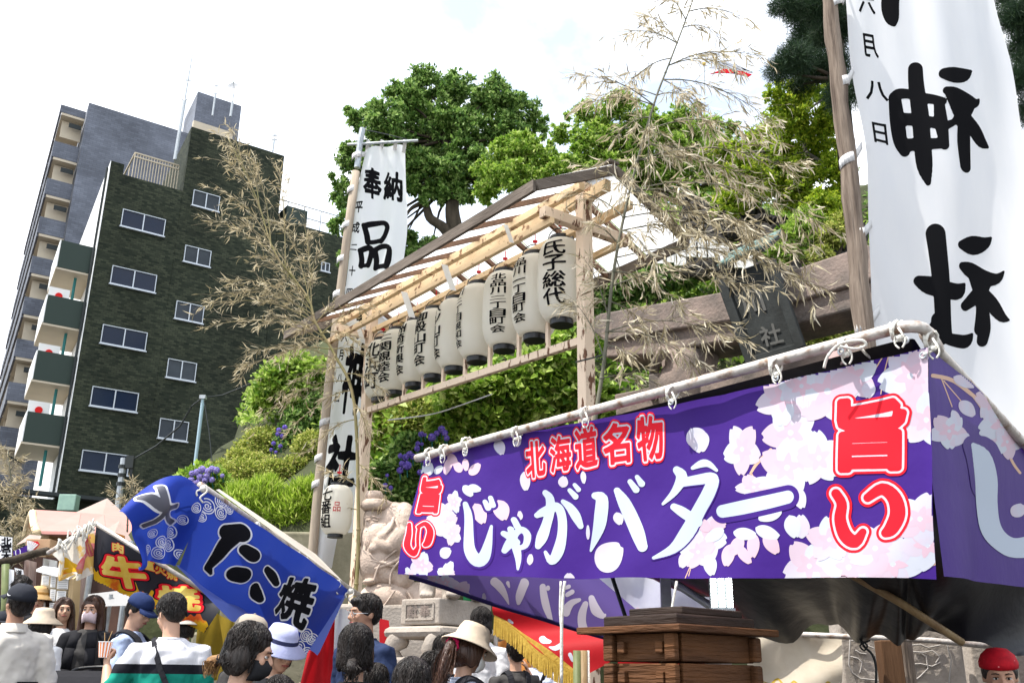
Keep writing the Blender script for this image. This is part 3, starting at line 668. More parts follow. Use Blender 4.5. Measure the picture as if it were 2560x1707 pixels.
# pines
def pine(label, lob_px, d, n, trunk_px, r0):
    lob = []
    for px, py, r in lob_px: c = at(px, py, d+rnd.uniform(-.6, .6)); rm = r/FPX*d; lob.append((c.x, c.y, c.z, rm, rm, rm*.8))
    tp = [at(x, y, d) for x, y in trunk_px]; o = T('pine_tree', label, 'pine tree', tp[0]); mb = MB(); mb.tube(tp, [r0*(1-.5*i/(len(tp)-1)) for i in range(len(tp))], 9)
    for l in lob: limbs(mb, min(tp, key=lambda q: (q-Vector(l[:3])).length), [l[:3]], r0*.3)
    mb.build('trunk', M_bark, o, True)
    P, D = lobes_pts(lob, n, .8, 14); Dl = rand_dirs(n)+D*.5; Dl[:, 2] += .35
    leaf_mesh('crown', P, Dl, rand_dirs(n), .15*(.7+.6*nr.rand(n)), np.full(n, .007), LM_pine, o)
pine('dark pine tree reaching above the maple left of the banner pole', [(1965, 15, 40), (2010, 40, 48), (2060, 20, 60), (2080, 90, 60), (2020, 100, 50), (1990, 150, 48), (1945, 178, 34), (2030, 175, 50), (2085, 170, 50), (2040, -40, 60), (1990, 215, 25), (2110, 240, 50), (2120, 40, 40)], 13, 50000, [(2120, 420), (2100, 200), (2085, 0), (2080, -120)], .14)
pine('dark pine foliage beyond the right edge of the tall banner', [(2545, 40, 50), (2560, 120, 45), (2580, 60, 60), (2560, 200, 50), (2600, 150, 60), (2575, 280, 45), (2520, -10, 40)], 11, 24000, [(2650, 500), (2640, 200), (2630, -100)], .14)
# ---- shrubs and ground cover on the hill
def shrub(name, label, lob_px, d, n, leaf, m, asp=.5, up=.5, zs=.9, clump=12, group=None, cat='shrub', blade=False, shell=.25, base=None):
    lob = []
    for q in lob_px:
        px, py, r = q[:3]; dq = d+(q[3] if len(q) > 3 else 0); c = at(px, py, dq); rm = r/FPX*dq*1.03; lob.append((c.x, c.y, c.z, rm, rm, rm*zs))
    b = Vector(np.mean([l[:3] for l in lob], 0)); b.z = min(l[2]-l[5] for l in lob)
    o = T(name, label, cat, b, group); mb = MB()
    for l in lob: limbs(mb, b, [l[:3]], .03)
    mb.build('stem', M_bark, o)
    P, D = lobes_pts(lob, n, shell, clump)
    if blade: Dl = D*.3+rand_dirs(n)*.6+np.array([0, -.1, .6]); N = rand_dirs(n)
    else: Dl = D*.7+rand_dirs(n)*.8; N = D+rand_dirs(n)*.5+np.array([0, 0, up])
    s = leaf*(.6+.8*nr.rand(n)); leaf_mesh('foliage', P, Dl, N, s, s*asp, m, o)
    return o
shrub('clipped_shrub', 'rounded clipped azalea at the top of the slope beside blue hydrangeas', [(660, 1115, 48), (620, 1135, 35), (690, 1100, 30)], 15.5, 12000, .05, LM_box)
shrub('clipped_shrub', 'widest clipped azalea mound above the bamboo grass', [(600, 1195, 48), (650, 1205, 50), (700, 1190, 45), (740, 1175, 35), (570, 1215, 32)], 14.6, 18000, .05, LM_box)
shrub('clipped_shrub', 'yellowish clipped azalea beside the white banner foot', [(780, 1120, 42), (810, 1165, 40), (760, 1155, 30)], 14.8, 9000, .05, LM_box)
shrub('clipped_shrub', 'low clipped azalea above the bright bamboo grass by the hydrangea', [(560, 1180, 30), (640, 1170, 40), (600, 1150, 30)], 15.0, 7000, .05, LM_box)
shrub('bamboo_grass_bed', 'bright yellow green bed of bamboo grass above the retaining wall', [(620, 1270, 48), (680, 1290, 50), (740, 1290, 50), (770, 1250, 45), (660, 1240, 40), (600, 1250, 30), (720, 1330, 40), (790, 1310, 40), (800, 1240, 40), (640, 1340, 45), (700, 1370, 45), (760, 1365, 45), (820, 1350, 45), (590, 1310, 45), (900, 1340, 40), (860, 1300, 40)], 12.9, 46000, .13, LM_grass, asp=.13, blade=True, clump=8, shell=.4, cat='grass bed')
shrub('broadleaf_shrub', 'light green leafy shrub behind the pale banner poles', [(690, 960, 40), (740, 930, 45), (790, 950, 50), (660, 1000, 25), (760, 990, 45), (700, 930, 25)], 15.5, 9000, .11, LM_mid, clump=14)
shrub('broadleaf_shrub', 'dark round shrub between clipped azaleas and the banner pole', [(735, 1100, 42), (760, 1060, 45), (800, 1080, 40), (720, 1140, 25), (800, 1020, 45)], 15.4, 9000, .08, LM_dark, clump=16)
shrub('clipped_shrub', 'large olive shrub under the left end of the lantern row', [(1000, 1075, 60), (960, 1130, 60), (1030, 1035, 45), (950, 1050, 45), (1060, 1080, 45), (930, 1000, 35)], 13.4, 30000, .06, LM_box)
shrub('hydrangea_bush', 'dark leafed hydrangea shrub beside the stone statue', [(1000, 1190, 50), (1050, 1190, 45), (960, 1200, 40), (1010, 1250, 50), (1030, 1130, 40)], 12.4, 14000, .09, LM_dark, clump=16, cat='hydrangea')
shrub('hydrangea_bush', 'pale hydrangea clump above the folded blue banner', [(505, 1195, 32), (470, 1205, 22), (545, 1205, 26)], 13.8, 3000, .10, LM_mid, clump=10, cat='hydrangea')
M_hyd1 = mat('purple hydrangea petals', (.16, .09, .5), .7, tr=.3, island=[(0, (.13, .08, .46)), (.5, (.22, .16, .62)), (1, (.36, .26, .66))])
M_hyd2 = mat('pale hydrangea petals', (.4, .35, .7), .7, tr=.3, island=[(0, (.28, .24, .62)), (.5, (.42, .36, .74)), (1, (.55, .45, .72))])
def hydr(px, py, r, d, m, lab):
    c = at(px, py, d); rm = r/FPX*d; n = 130; D = rand_dirs(n); P = np.array(c)+D*rm*.8
    o = T('hydrangea_flower', lab, 'flower', c-Z*rm, 'hydrangea flower heads')
    leaf_mesh('florets', P, np.cross(D, rand_dirs(n)), D, np.full(n, rm*.6), np.full(n, rm*.55), m, o, fold=.1)
    mb = MB(); mb.tube([c-Z*rm*2.2+Vector((0, .1, 0)), c-Z*rm*.4], .008, 5); mb.build('stem', M_teal, o)
hyd = [(1053, 1085, 8), (1063, 1087, 5), (1080, 1093, 11), (1092, 1083, 8), (1104, 1073, 10), (1112, 1082, 9), (1117, 1095, 8), (1045, 1109, 7), (1043, 1121, 8), (1055, 1110, 5), (1001, 1139, 7), (1014, 1143, 9), (1024, 1135, 9), (1032, 1141, 8), (1005, 1158, 8), (1018, 1163, 12), (1000, 1175, 9), (963, 1213, 7), (977, 1219, 6), (1054, 1150, 7), (1050, 1180, 8), (948, 1238, 6), (968, 1188, 5)]
for i, (x, y, r) in enumerate(sorted(hyd)): hydr(x, y, r, 11.9, M_hyd1, 'deep purple hydrangea head, '+ORD[i]+' from the left among those by the purple banner')
for i, (x, y, r) in enumerate(sorted([(480, 1183, 7), (492, 1180, 8), (505, 1173, 9), (520, 1178, 8), (530, 1172, 8), (541, 1175, 8), (478, 1200, 8), (500, 1192, 8), (517, 1189, 8), (475, 1212, 8), (487, 1207, 6), (513, 1200, 8), (530, 1199, 7), (482, 1209, 7), (495, 1205, 7), (556, 1189, 5)])): hydr(x, y, r+1, 13.4, M_hyd2, 'pale lilac hydrangea head, '+ORD[i]+' from the left above the blue banner')
for i, (x, y, r) in enumerate(sorted([(697, 1075, 7), (712, 1068, 7), (694, 1085, 6), (705, 1090, 6), (684, 1108, 6), (701, 1115, 6), (678, 1124, 5), (690, 1130, 5)])): hydr(x, y, r, 14.7, M_hyd1, 'deep blue hydrangea head, '+ORD[i]+' from the left between the clipped azaleas')
# ground cover masses
def cover(name, pxr, n, leaf, m, dh=.5, asp=.7, up=.6):
    """leaves over the hill where its surface is seen inside a picture-plane region"""
    x0, y0, x1, y1 = pxr; X = nr.uniform(-8, 12, n*6); Y = nr.uniform(11.5, 26, n*6); Zh = hillz(X, Y)+nr.rand(n*6)**2*dh
    lump = np.sin(X*2.3)*np.cos(Y*2.9)+np.sin(X*5.1+1)*np.sin(Y*4.3); Zh = Zh+.22*lump
    P = np.stack([X, Y, Zh], -1); q = project(P); ok = (q[:, 0] > x0) & (q[:, 0] < x1) & (q[:, 1] > y0) & (q[:, 1] < y1) & ~((q[:, 0] < 840) & (q[:, 1] > 1060)); P = P[ok][:n]; n = len(P)
    D = rand_dirs(n)*.9+np.array([0, -.4, .1]); N = rand_dirs(n)*.6+np.array([0, -.45, up]); s = leaf*(.6+.8*nr.rand(n))
    o = leaf_mesh(name, P, D, N, s, s*asp, m); o['kind'] = 'stuff'; return o
cover('undergrowth', (900, 520, 2200, 1160), 55000, .13, LM_mid, .6)
cover('undergrowth', (1480, 480, 2200, 900), 16000, .11, LM_dark, .5)
cover('undergrowth', (500, 900, 1100, 1400), 22000, .09, LM_mid, .4)
shrub('kudzu_thicket', 'bright leafy vine thicket hanging below the lantern rack', [(1180, 1010, 60), (1260, 980, 65), (1340, 950, 65), (1400, 900, 55), (1240, 1060, 50), (1330, 1030, 50), (1130, 1060, 45), (1420, 980, 50), (1180, 1090, 40), (1440, 840, 45), (1500, 1000, 40)], 12.3, 24000, .11, LM_mid, asp=.8, clump=14, shell=.6)
shrub('leafy_shrub', 'dark green shrub beyond the stone gate between post and crossbeam', [(1540, 730, 50), (1620, 700, 50), (1700, 680, 45), (1480, 740, 45), (1560, 800, 35)], 14.5, 16000, .10, LM_dark, clump=20, shell=.6)
shrub('round_shrub', 'low rounded shrub seen under the stone crossbeam near the plaque', [(1960, 830, 50), (2050, 820, 50), (1900, 850, 40), (2110, 790, 40), (2020, 880, 40)], 12.8, 12000, .06, LM_box, clump=16)
shrub('round_shrub', 'small pruned shrub on rocks beside the timber banner pole', [(2080, 590, 35), (2110, 560, 30), (2050, 640, 28)], 13, 7000, .05, LM_box, clump=14)
shrub('fern_shrub', 'bright feathery shrub growing on the dark rocks', [(1990, 600, 45), (2020, 560, 40), (1960, 640, 35), (2000, 660, 30)], 13.3, 9000, .09, LM_mid, asp=.35, clump=12, shell=.7)
# lava rocks
M_rock = mat('dark lava rock', (.028, .026, .026), .9, (.07, .065, .062), 5, .8, 20)
k_ = 0
rocks = []
rbase = bmesh.new(); bmesh.ops.create_icosphere(rbase, subdivisions=2, radius=1)
variants = []
for v in range(5):
    b2 = rbase.copy()
    for vt in b2.verts: vt.co *= 1+.45*noise.noise(vt.co*1.4+Vector((v*7, 0, 0))); vt.co.z *= .75
    me = bpy.data.meshes.new('rock'); b2.to_mesh(me); b2.free(); me.materials.append(M_rock); variants.append(me)
for i in range(190):
    px = rnd.uniform(1720, 2140); py = rnd.uniform(500, 690)
    if px > 1900 and py < 520+rnd.random()*60: continue
    d = 13.1+(690-py)*.012; c = at(px, py, d); o = bpy.data.objects.new('rock', variants[i % 5]); COL.objects.link(o); o.location = c; s = rnd.uniform(.09, .2); o.scale = (s*1.3, s, s); o.rotation_euler = (rnd.uniform(-.4, .4), rnd.uniform(-.4, .4), rnd.uniform(0, 6))
    props(o, 'rough dark lava rock piled on the slope behind the stone gate', 'rock', 'lava rocks piled on the slope')
# retaining wall
M_conc = mat('mossy concrete', (.26, .24, .17), .9, (.16, .15, .10), 3, .5, 14)
mb = MB(); a = at(560, 1400, 11.9); b = at(1010, 1400, 11.9); mb.box(((a.x+b.x)/2, 12.1, 1.45), (b.x-a.x, .35, 3.3)); o = mb.build('retaining_wall', M_conc, bevel=.03); props(o, 'low mossy concrete retaining wall below the bamboo grass', 'wall')
mb = MB(); mb.box(((a.x+b.x)/2, 11.8, 1.0), (b.x-a.x+.4, .4, 1.8)); o = mb.build('retaining_wall', M_conc, bevel=.03); props(o, 'stepped lower course of the retaining wall behind the blue banner', 'wall')
# ================================================================== STONE GATE (torii), STATUE, LION PLINTH
M_stone = mat('weathered granite', (.27, .21, .18), .9, (.12, .105, .095), 2.5, .5, 30, detail=8)
M_stone2 = mat('pale granite', (.42, .37, .32), .85, (.30, .26, .22), 3, .35, 40, detail=8)
M_statue = mat('pink granite statue', (.58, .46, .38), .85, (.33, .26, .21), 3, .5, 40, detail=9, sharp=(.42, .68))
M_bronze = mat('dark bronze', (.030, .034, .034), .7, (.018, .02, .02), 5, .2, 30)
M_patina = mat('green patina', (.14, .22, .20), .6, (.10, .15, .14), 8, metal=.2)
TL_ = at(1495, 840, 11.0); TR_ = at(2150, 715, 8.9)
tax = (TR_-TL_); tax.z = 0; tax.normalize(); tn = Vector((tax.y, -tax.x, 0))
tz = (TL_.z+TR_.z)/2
def TP(t, z, off=0): return Vector((TL_.x, TL_.y, 0))+tax*t+Z*z+tn*off
def t_of(px, py, off=0):
    q = on_plane(px, py, TL_+tn*off, tn)-Vector((TL_.x, TL_.y, 0)); return q.dot(tax), q.z
tor = T('stone_gate', 'grey stone shrine gate with thick crossbeams behind the dry bamboo', 'gate', TP(1.2, 0))
def polybeam(name, pxs, m, th, parent, off=0):
    pts = [TP(*t_of(x, y, off), off) for x, y in pxs]; mb = MB(); mb.prism(pts, -tn*th); return mb.build(name, m, parent, bevel=.02)
polybeam('top_beam', [(1484, 793), (1500, 783), (1830, 725), (2170, 610), (2200, 690), (1835, 800), (1510, 850), (1484, 830)], M_stone, .75, tor, .06)
polybeam('lower_beam', [(1512, 849), (1835, 797), (2185, 703), (2200, 755), (1850, 845), (1630, 885), (1512, 893)], M_stone, .6, tor, 0)
polybeam('tie_beam', [(1535, 985), (1620, 968), (1880, 903), (2140, 835), (2150, 900), (1900, 970), (1540, 1050)], M_stone, .45, tor, -.05)
mb = MB()
q = t_of(1690, 900); r_ = t_of(1640, 1400)[0]
for i in range(1):
    p0 = TP(q[0]-.05, 0, -.25); p1 = TP(q[0], q[1]+.1, -.25); mb.tube([p0.lerp(p1, k/30)+Vector((.025*math.sin(k*1.1), 0, 0)) for k in range(31)], [.33+.03*math.sin(k*2.1) for k in range(31)], 16)
mb.build('pillar', M_stone, tor, True)
mb = MB(); pts = [p0.lerp(p1, .35+k/60)+Vector((math.cos(k*.42)*.38, math.sin(k*.42)*.38, 0)) for k in range(40)]; mb.tube(pts, [.05+.03*abs(math.sin(k*.5)) for k in range(40)], 8); mb.build('carved_dragon', M_stone, tor, True)
mb = MB(); q2 = t_of(2330, 700); p0 = TP(q2[0], 0, -.25); p1 = TP(q2[0], q2[1]+.4, -.25); mb.tube([p0, p1], [.36, .32], 18); mb.build('pillar', M_stone, tor, True)
mb = MB(); mb.prism([TP(*t_of(x, y, .02), .02) for x, y in [(1620, 935), (1680, 925), (1680, 990), (1620, 1000)]], -tn*.5); mb.build('wedge', M_stone, tor, bevel=.02)
# plaque
pl = T('shrine_plaque', 'dark bronze plaque with a small tiled roof hung on the stone gate', 'sign', TP(t_of(1850, 900, .4)[0], t_of(1850, 900, .4)[1], .4))
oo = .42
def pq(pxs, off): return [TP(*t_of(x, y, off), off) for x, y in pxs]
mb = MB(); mb.prism(pq([(1806, 690), (1925, 650), (1990, 870), (1885, 905)], oo), -tn*.08); mb.build('board', M_bronze, pl)
mb = MB()
for a, b in (((1800, 690), (1880, 910)), ((1925, 650), (2003, 872)), ((1880, 905), (2000, 870))):
    A, B = pq([a, b], oo+.05); mb.beam(A, B, .10, .07, tn)
mb.build('frame', M_bronze, pl, bevel=.01)
mb = MB(); A, B = pq([(1792, 676), (1925, 618)], oo+.12)
mb.prism([A+Vector((0, 0, .0)), B, B+tn*-.3+Z*.22, A+tn*-.3+Z*.22], Z*.04); mb.build('roof', M_bronze, pl)
for i in range(9):
    P_ = A.lerp(B, (i+.5)/9); mb = MB(); mb.tube([P_+Z*.03+tn*.01, P_+tn*-.29+Z*.27], .028, 8); mb.build('roof_tile', M_patina, pl, True)
mb = MB(); mb.tube([A+tn*-.3+Z*.27, B+tn*-.3+Z*.27], .04, 8); mb.build('ridge', M_patina, pl)
gp = Patch([(0, (1835, 700, 1), (1925, 672, 1)), (1, (1890, 880, 1), (1975, 852, 1))])
for ch, (a, b, c, d2) in (('川', ((1845, 745), (1900, 730), (1915, 775), (1860, 790))), ('社', ((1895, 820), (1945, 805), (1960, 855), (1908, 868)))):
    V2, F2 = gshape(ch, [a, b, c, d2], .02, 40); P3 = np.array([list(TP(*t_of(x, y, oo+.014), oo+.014)) for x, y in V2]); np_mesh('raised_letter', P3, F2, mat('worn bronze letter', (.09, .09, .085), .7), False, None, pl)
for i, (x, y) in enumerate([(1652, 635), (1672, 632), (1700, 640), (1730, 618), (1755, 620), (1780, 620), (1810, 632), (1850, 645), (1870, 655)]):
    c = at(x, y, 13.0); mb = MB(); wd = .17; mb.prism([c+Vector((-wd/2, 0, -.15)), c+Vector((wd/2, 0, -.15)), c+Vector((wd/2, 0, .08)), c+Vector((wd*.25, 0, .15)), c+Vector((-wd*.25, 0, .15)), c+Vector((-wd/2, 0, .08))], (0, .03, 0))
    o = mb.build('white_tablet', mat('white paper', (.8, .79, .75), .7, tr=.2)); props(o, 'small white tablet on the rocks, '+ORD[i]+' from the left of the row', 'tablet', 'white tablets in a row on the slope')

# statue: bearded god with a flat cap and a sack over his shoulder, on rice bales
sp = at(975, 1500, 10.6); sx, sy = sp.x, sp.y
def SPt(px, py, dy=0): return at(px, py, 10.6+dy)
st = T('stone_statue', 'pale stone statue of a bearded man in a flat cap with a sack', 'statue', (sx, sy, gz(sy)))
k = 10.6/2400
mb = MB()
def E(px, py, rx, ry, rz, dy=0, rot=0): mb.ell(SPt(px, py, dy), (rx*k, ry*k, rz*k), 18, 12, Matrix.Rotation(R(rot), 3, 'Y'))
E(955, 1400, 58, 52, 70); E(950, 1345, 48, 45, 50); E(985, 1300, 40, 40, 45); E(1000, 1330, 42, 48, 75, 0, 8); E(1012, 1400, 32, 40, 60)
E(934, 1300, 27, 28, 34); E(930, 1322, 20, 20, 24, -.05); E(925, 1338, 12, 12, 20, -.08); E(918, 1308, 6, 6, 9, -.12)
E(995, 1350, 30, 34, 40, -.12, 20); E(960, 1365, 30, 22, 17, -.18, 25); E(935, 1370, 14, 14, 12, -.2); E(921, 1312, 9, 7, 7, -.10); E(940, 1308, 10, 8, 5, -.11); E(928, 1352, 8, 9, 16, -.11); E(950, 1300, 8, 6, 12, -.1); E(975, 1325, 14, 18, 30, -.14, 35); E(955, 1342, 11, 12, 11, -.2); E(948, 1352, 5, 6, 9, -.22); E(957, 1353, 5, 6, 9, -.22); E(945, 1440, 30, 40, 20); E(975, 1440, 45, 45, 30); E(925, 1455, 18, 30, 8, -.12); E(1005, 1450, 30, 40, 30)
body = mb.build('figure', M_statue, st); remesh(body, .014, 1)
mb = MB(); mb.loft([(SPt(945, 1278), 34*k, 34*k), (SPt(945, 1268), 44*k, 42*k), (SPt(945, 1258), 42*k, 40*k), (SPt(940, 1250), 30*k, 28*k)], 22); mb.loft([(SPt(938, 1252), 22*k, 20*k), (SPt(936, 1238), 24*k, 22*k), (SPt(936, 1228), 18*k, 16*k)], 18); mb.build('cap', M_statue, st, True)
mb = MB(); mb.ell(SPt(1012, 1335, .18), (48*k, 44*k, 75*k), 22, 14, Matrix.Rotation(R(-12), 3, 'Y')); s_ = mb.build('sack', M_statue, st, True); remesh(s_, .03, 2)
mb = MB()
for a0, a1 in (((985, 1295), (960, 1340)), ((990, 1300), (1010, 1380)), ((1000, 1410), (1030, 1440)), ((930, 1400), (985, 1415)), ((940, 1420), (1000, 1395))):
    mb.tube([SPt(*a0, -.2), SPt((a0[0]+a1[0])/2+6, (a0[1]+a1[1])/2, -.23), SPt(*a1, -.2)], .02, 6, round_=True)
for i in range(9): x_ = 915+i*4.5; mb.tube(catm3([SPt(x_, 1342, -.13-.01*(i % 3)), SPt(x_-2, 1356, -.17), SPt(x_+1, 1372, -.17), SPt(x_-1, 1384-abs(i-4)*3, -.16)]), .009, 5, round_=True)
for q_ in ([(990, 1375), (950, 1410), (935, 1450)], [(1010, 1390), (980, 1425), (975, 1460)], [(925, 1385), (945, 1402), (975, 1404)]): mb.tube(catm3([SPt(a_, b_, -.22) for a_, b_ in q_]), .013, 5, round_=True)
for a0, a1 in (((912, 1294), (926, 1290)), ((932, 1290), (948, 1294)), ((914, 1300), (924, 1299)), ((933, 1299), (944, 1301)), ((916, 1326), (936, 1326))): mb.tube([SPt(*a0, -.145), SPt(*a1, -.15)], .008, 5, round_=True)
mb.build('robe_fold', M_statue, st, True)
for x, dy in ((965, 0), (1050, .1)):
    mb = MB(); c = SPt(x, 1500, dy); mb.ell(c, (70*k, 60*k, 44*k), 26, 14); b_ = mb.build('rice_bale', M_statue, st, True)
    mb = MB(); mb.tube([c+Vector((-.12, -.27, .08)), c+Vector((0, -.285, -.1)), c+Vector((.12, -.27, .08))], .012, 6); mb.build('rope', M_statue, b_)
mb = MB(); c = SPt(990, 1600, .1); mb.box((c.x+.1, c.y, (c.z+.28)/2+.25), (1.5, .8, c.z-.1)); mb.build('base', M_stone2, st, bevel=.03)
# lion plinth
pd = 8.9
pls = T('stone_plinth', 'square carved stone plinth carrying stone lion paws', 'plinth', (at(1080, 1560, pd).x, pd, gz(pd)))
ce = at(1078, 1520, pd); ax1 = Vector((.88, .47, 0)).normalized(); ay1 = Vector((-.47, .88, 0))
fl = at(1003, 1500, 8.75); fc_ = at(1079, 1510, 8.55); frr = at(1175, 1500, 9.1)
e_f = (fc_-fl); e_f.z = 0; wf = e_f.length; e_f.normalize(); e_s = Vector((-e_f.y, e_f.x, 0)); ws = .75
def PB(u, v, z): return Vector((fl.x, fl.y, 0))+e_f*u+e_s*v+Z*z
wf2 = wf*1.25; z_t = at(1003, 1497, 8.75).z; z_b = at(1003, 1562, 8.75).z
mb = MB(); mb.box(PB(wf2/2, ws/2, (z_t+z_b)/2), (wf2, ws, z_t-z_b), (e_f, e_s, Z)); mb.build('block', M_stone2, pls, bevel=.015)
mb = MB(); z3 = at(985, 1600, 8.7).z; mb.box(PB(wf2/2, ws/2, (z_b+z3)/2), (wf2+.22, ws+.22, z_b-z3-.03), (e_f, e_s, Z)); o = mb.build('table_top', M_stone2, pls, bevel=.05)
for u in (.0, wf2):
    mb = MB(); mb.tube([PB(u, -.02, z3), PB(u-.05, -.05, z3-.08), PB(u-.01, -.02, z3-.17)], [.10, .075, .07], 10, round_=True); mb.build('leg', M_stone2, pls, True)
mb = MB(); z4 = z3-.19; mb.box(PB(wf2/2, ws/2, (z4+gz(9))/2+.05), (wf2+.35, ws+.35, z4-gz(9)), (e_f, e_s, Z)); mb.build('step', M_stone2, pls, bevel=.02)
nf_ = -e_s if (-e_s).y < 0 else e_s
fo = .006
z_c0, z_c1 = z_b+.045, z_t-.045
mb = MB()
for a, b in (((.06, z_c0), (wf2-.06, z_c0)), ((wf2-.06, z_c0), (wf2-.06, z_c1)), ((wf2-.06, z_c1), (.06, z_c1)), ((.06, z_c1), (.06, z_c0))): mb.beam(PB(a[0], -fo, a[1]), PB(b[0], -fo, b[1]), .016, .012, e_s)
mb.build('carved_border', M_stone2, pls)
for ch, u0 in (('献', .085), ('奉', wf2/2+.005)):
    wch = wf2/2-.1; V2, F2 = gshape(ch, [(0, 1), (1, 1), (1, 0), (0, 0)], .02, 48)
    P3 = np.array([list(PB(u0+x*wch, -.012, z_c0+.015+y*(z_c1-z_c0-.03))) for x, y in V2]); np_mesh('carved_letter', P3, F2, M_stone, False, None, pls)
ln = T('stone_lion', 'stone guardian lion paws standing on the carved plinth', 'statue', PB(.25, .2, z_t)); mb = MB()
for u, v in ((.16, .16), (.42, .2), (.14, .5), (.42, .55)):
    b_ = PB(u, v, z_t); mb.tube([b_+Z*.38, b_+Z*.2, b_+Z*.06], [.085, .07, .075], 12, round_=True)
    for j in range(4): mb.ell(b_+Vector((-.045+.03*j, -.075, .03)), (.02, .045, .03), 8, 6)
mb.ell(PB(.28, .35, z_t+.55), (.2, .32, .2), 18, 12); mb.ell(PB(.28, .1, z_t+.75), (.16, .17, .17), 16, 12)
remesh(mb.build('body', M_stone2, ln, True), .016, 1)
# inscribed stone at the right behind the stall
ms = T('stone_monument', 'pale inscribed stone slab with incised emblems behind the timber post', 'monument', (at(2320, 1700, 6.3).x, 6.3, gz(6.3)))
for nm, (x0, x1), d0 in (('slab', (2100, 2420), 6.4), ('slab', (2425, 2555), 6.6)):
    A = at(x0, 1572 if x0 < 2200 else 1598, d0); B = at(x1, 1700, d0); mb = MB(); mb.box(((A.x+B.x)/2, d0+.12, (A.z+.2)/2+.05), (B.x-A.x, .22, A.z-.2)); mb.build(nm, M_stone2, ms, bevel=.012)
M_pale = mat('chalky carved stone', (.40, .37, .34), .9)
def ms_p(x, y): return at(x, y, 6.4-.004)
mb = MB()
for loop in ([(2125, 1600), (2122, 1660), (2130, 1680), (2150, 1695), (2195, 1700)], [(2130, 1600), (2150, 1605), (2185, 1620)], [(2125, 1640), (2145, 1645), (2155, 1655), (2150, 1680)], [(2250, 1655), (2275, 1660), (2300, 1658), (2330, 1665), (2350, 1655)], [(2262, 1640), (2280, 1628), (2310, 1630), (2330, 1625), (2350, 1640), (2340, 1655)], [(2280, 1612), (2300, 1610), (2320, 1618), (2350, 1612)], [(2300, 1630), (2315, 1640), (2320, 1670), (2300, 1690), (2280, 1705)], [(2365, 1600), (2378, 1650), (2372, 1705)], [(2140, 1625), (2150, 1632), (2165, 1634)]):
    mb = MB(); mb.tube([ms_p(x, y) for x, y in loop], .005, 5, round_=True); mb.build('carved_line', M_pale, ms, True)

# ================================================================== LANTERN RACK
M_ptim = mat('peeling cream timber', (.72, .57, .43), .75, (.15, .075, .045), 16, .4, 40, stretch=(1, 1, .30), sharp=(.57, .60), detail=8)
M_ptim2 = mat('cream painted timber', (.72, .54, .33), .75, (.24, .13, .07), 12, .3, 40, sharp=(.57, .63), detail=8)
M_wtim = mat('weathered grey timber', (.17, .14, .115), .85, (.10, .08, .065), 6, .5, 40, stretch=(.3, .3, 2))
M_rtim = mat('brown rafter timber', (.22, .13, .085), .8, (.14, .085, .06), 6, .3, 30)
M_panel = mat('milky roof sheet', (.90, .90, .90), .35, (.85, .85, .85), 2, tr=.9)
RP = at(1462, 700, 8.3); LP = at(918, 1000, 11.7); RP.z = 0; LP.z = 0
al = (LP-RP).normalized(); RL = (LP-RP).length; pe = Vector((-al.y, al.x, 0)); pe = pe if pe.x < 0 else -pe
def KP(a, p, z): return RP+al*a+pe*p+Z*z
def kz(px, py, a, p=0):
    base = KP(a, p, 0); r = ray(px, py); t = r.dot(Vector((CAMP.x-base.x, 0, 0))) if False else None
    s = base.y/r.y; return CAMP.z+r.z*s
zb_r = kz(1445, 848, 0); zb_l = kz(936, 1028, RL); zu_r = kz(1445, 563, 0); zu_l = kz(944, 829, RL)
z_ridge = kz(1505, 425, -.3); z_ev = None
rk = T('lantern_rack', 'tall timber rack with a translucent pitched roof sheltering paper lanterns', 'lantern rack', (RP.x, RP.y, gz(RP.y)))
zlr = lambda a, q0, q1: q0+(q1-q0)*a/RL
zt_post = kz(1462, 462, 0)
for a, zz in ((0, zt_post), (RL, kz(930, 790, RL)+.12)):
    mb = MB(); mb.box(KP(a, 0, (zz+gz(8))/2), (.115, .115, zz-gz(8)), (al, pe, Z)); mb.build('post', M_ptim, rk, bevel=.006)
def lb(name, a0, a1, p0, p1, z0, z1, w_, h_, m): mb = MB(); mb.beam(KP(a0, p0, z0), KP(a1, p1, z1), w_, h_); return mb.build(name, m, rk, bevel=.004)
lb('lower_beam', .06, RL-.06, 0, 0, zb_r, zb_l, .06, .075, M_ptim); lb('lantern_beam', .06, RL-.06, 0, 0, zu_r, zu_l, .05, .065, M_ptim2)
# roof frame, solved from the near gable
a_n = -.45; a_f = RL+.55
zr_ = kz(1512, 425, a_n); zsl = (zu_l-zu_r)*.6
ov = .92
zE = None
def roofz(a, p): return zr_-.46*abs(p)/ov*1.0+(zsl*(a-a_n)/(RL))
lb('ridge_beam', a_n+.1, a_f-.1, 0, 0, roofz(a_n, 0)-.11, roofz(a_f, 0)-.09, .075, .11, M_ptim2)
for p in (.30, -.30): lb('purlin', a_n+.12, a_f-.15, p, p, roofz(a_n, p)-.06, roofz(a_f, p)-.06, .065, .08, M_ptim2)
for a in (0.0, RL):
    zc = roofz(a, .5)-.16; mb = MB(); mb.beam(KP(a, .5, zc), KP(a, .062, zc), .09, .1); mb.build('cross_arm', M_ptim, rk, bevel=.004); mb = MB(); mb.beam(KP(a, -.062, zc), KP(a, -.56, zc), .09, .1); mb.build('cross_arm', M_ptim, rk, bevel=.004)
for p in (.42, -.42): lb('plate_beam', -.05, a_f-.2, p, p, roofz(0, .5)-.24, roofz(a_f, .5)-.24, .05, .065, M_ptim2)
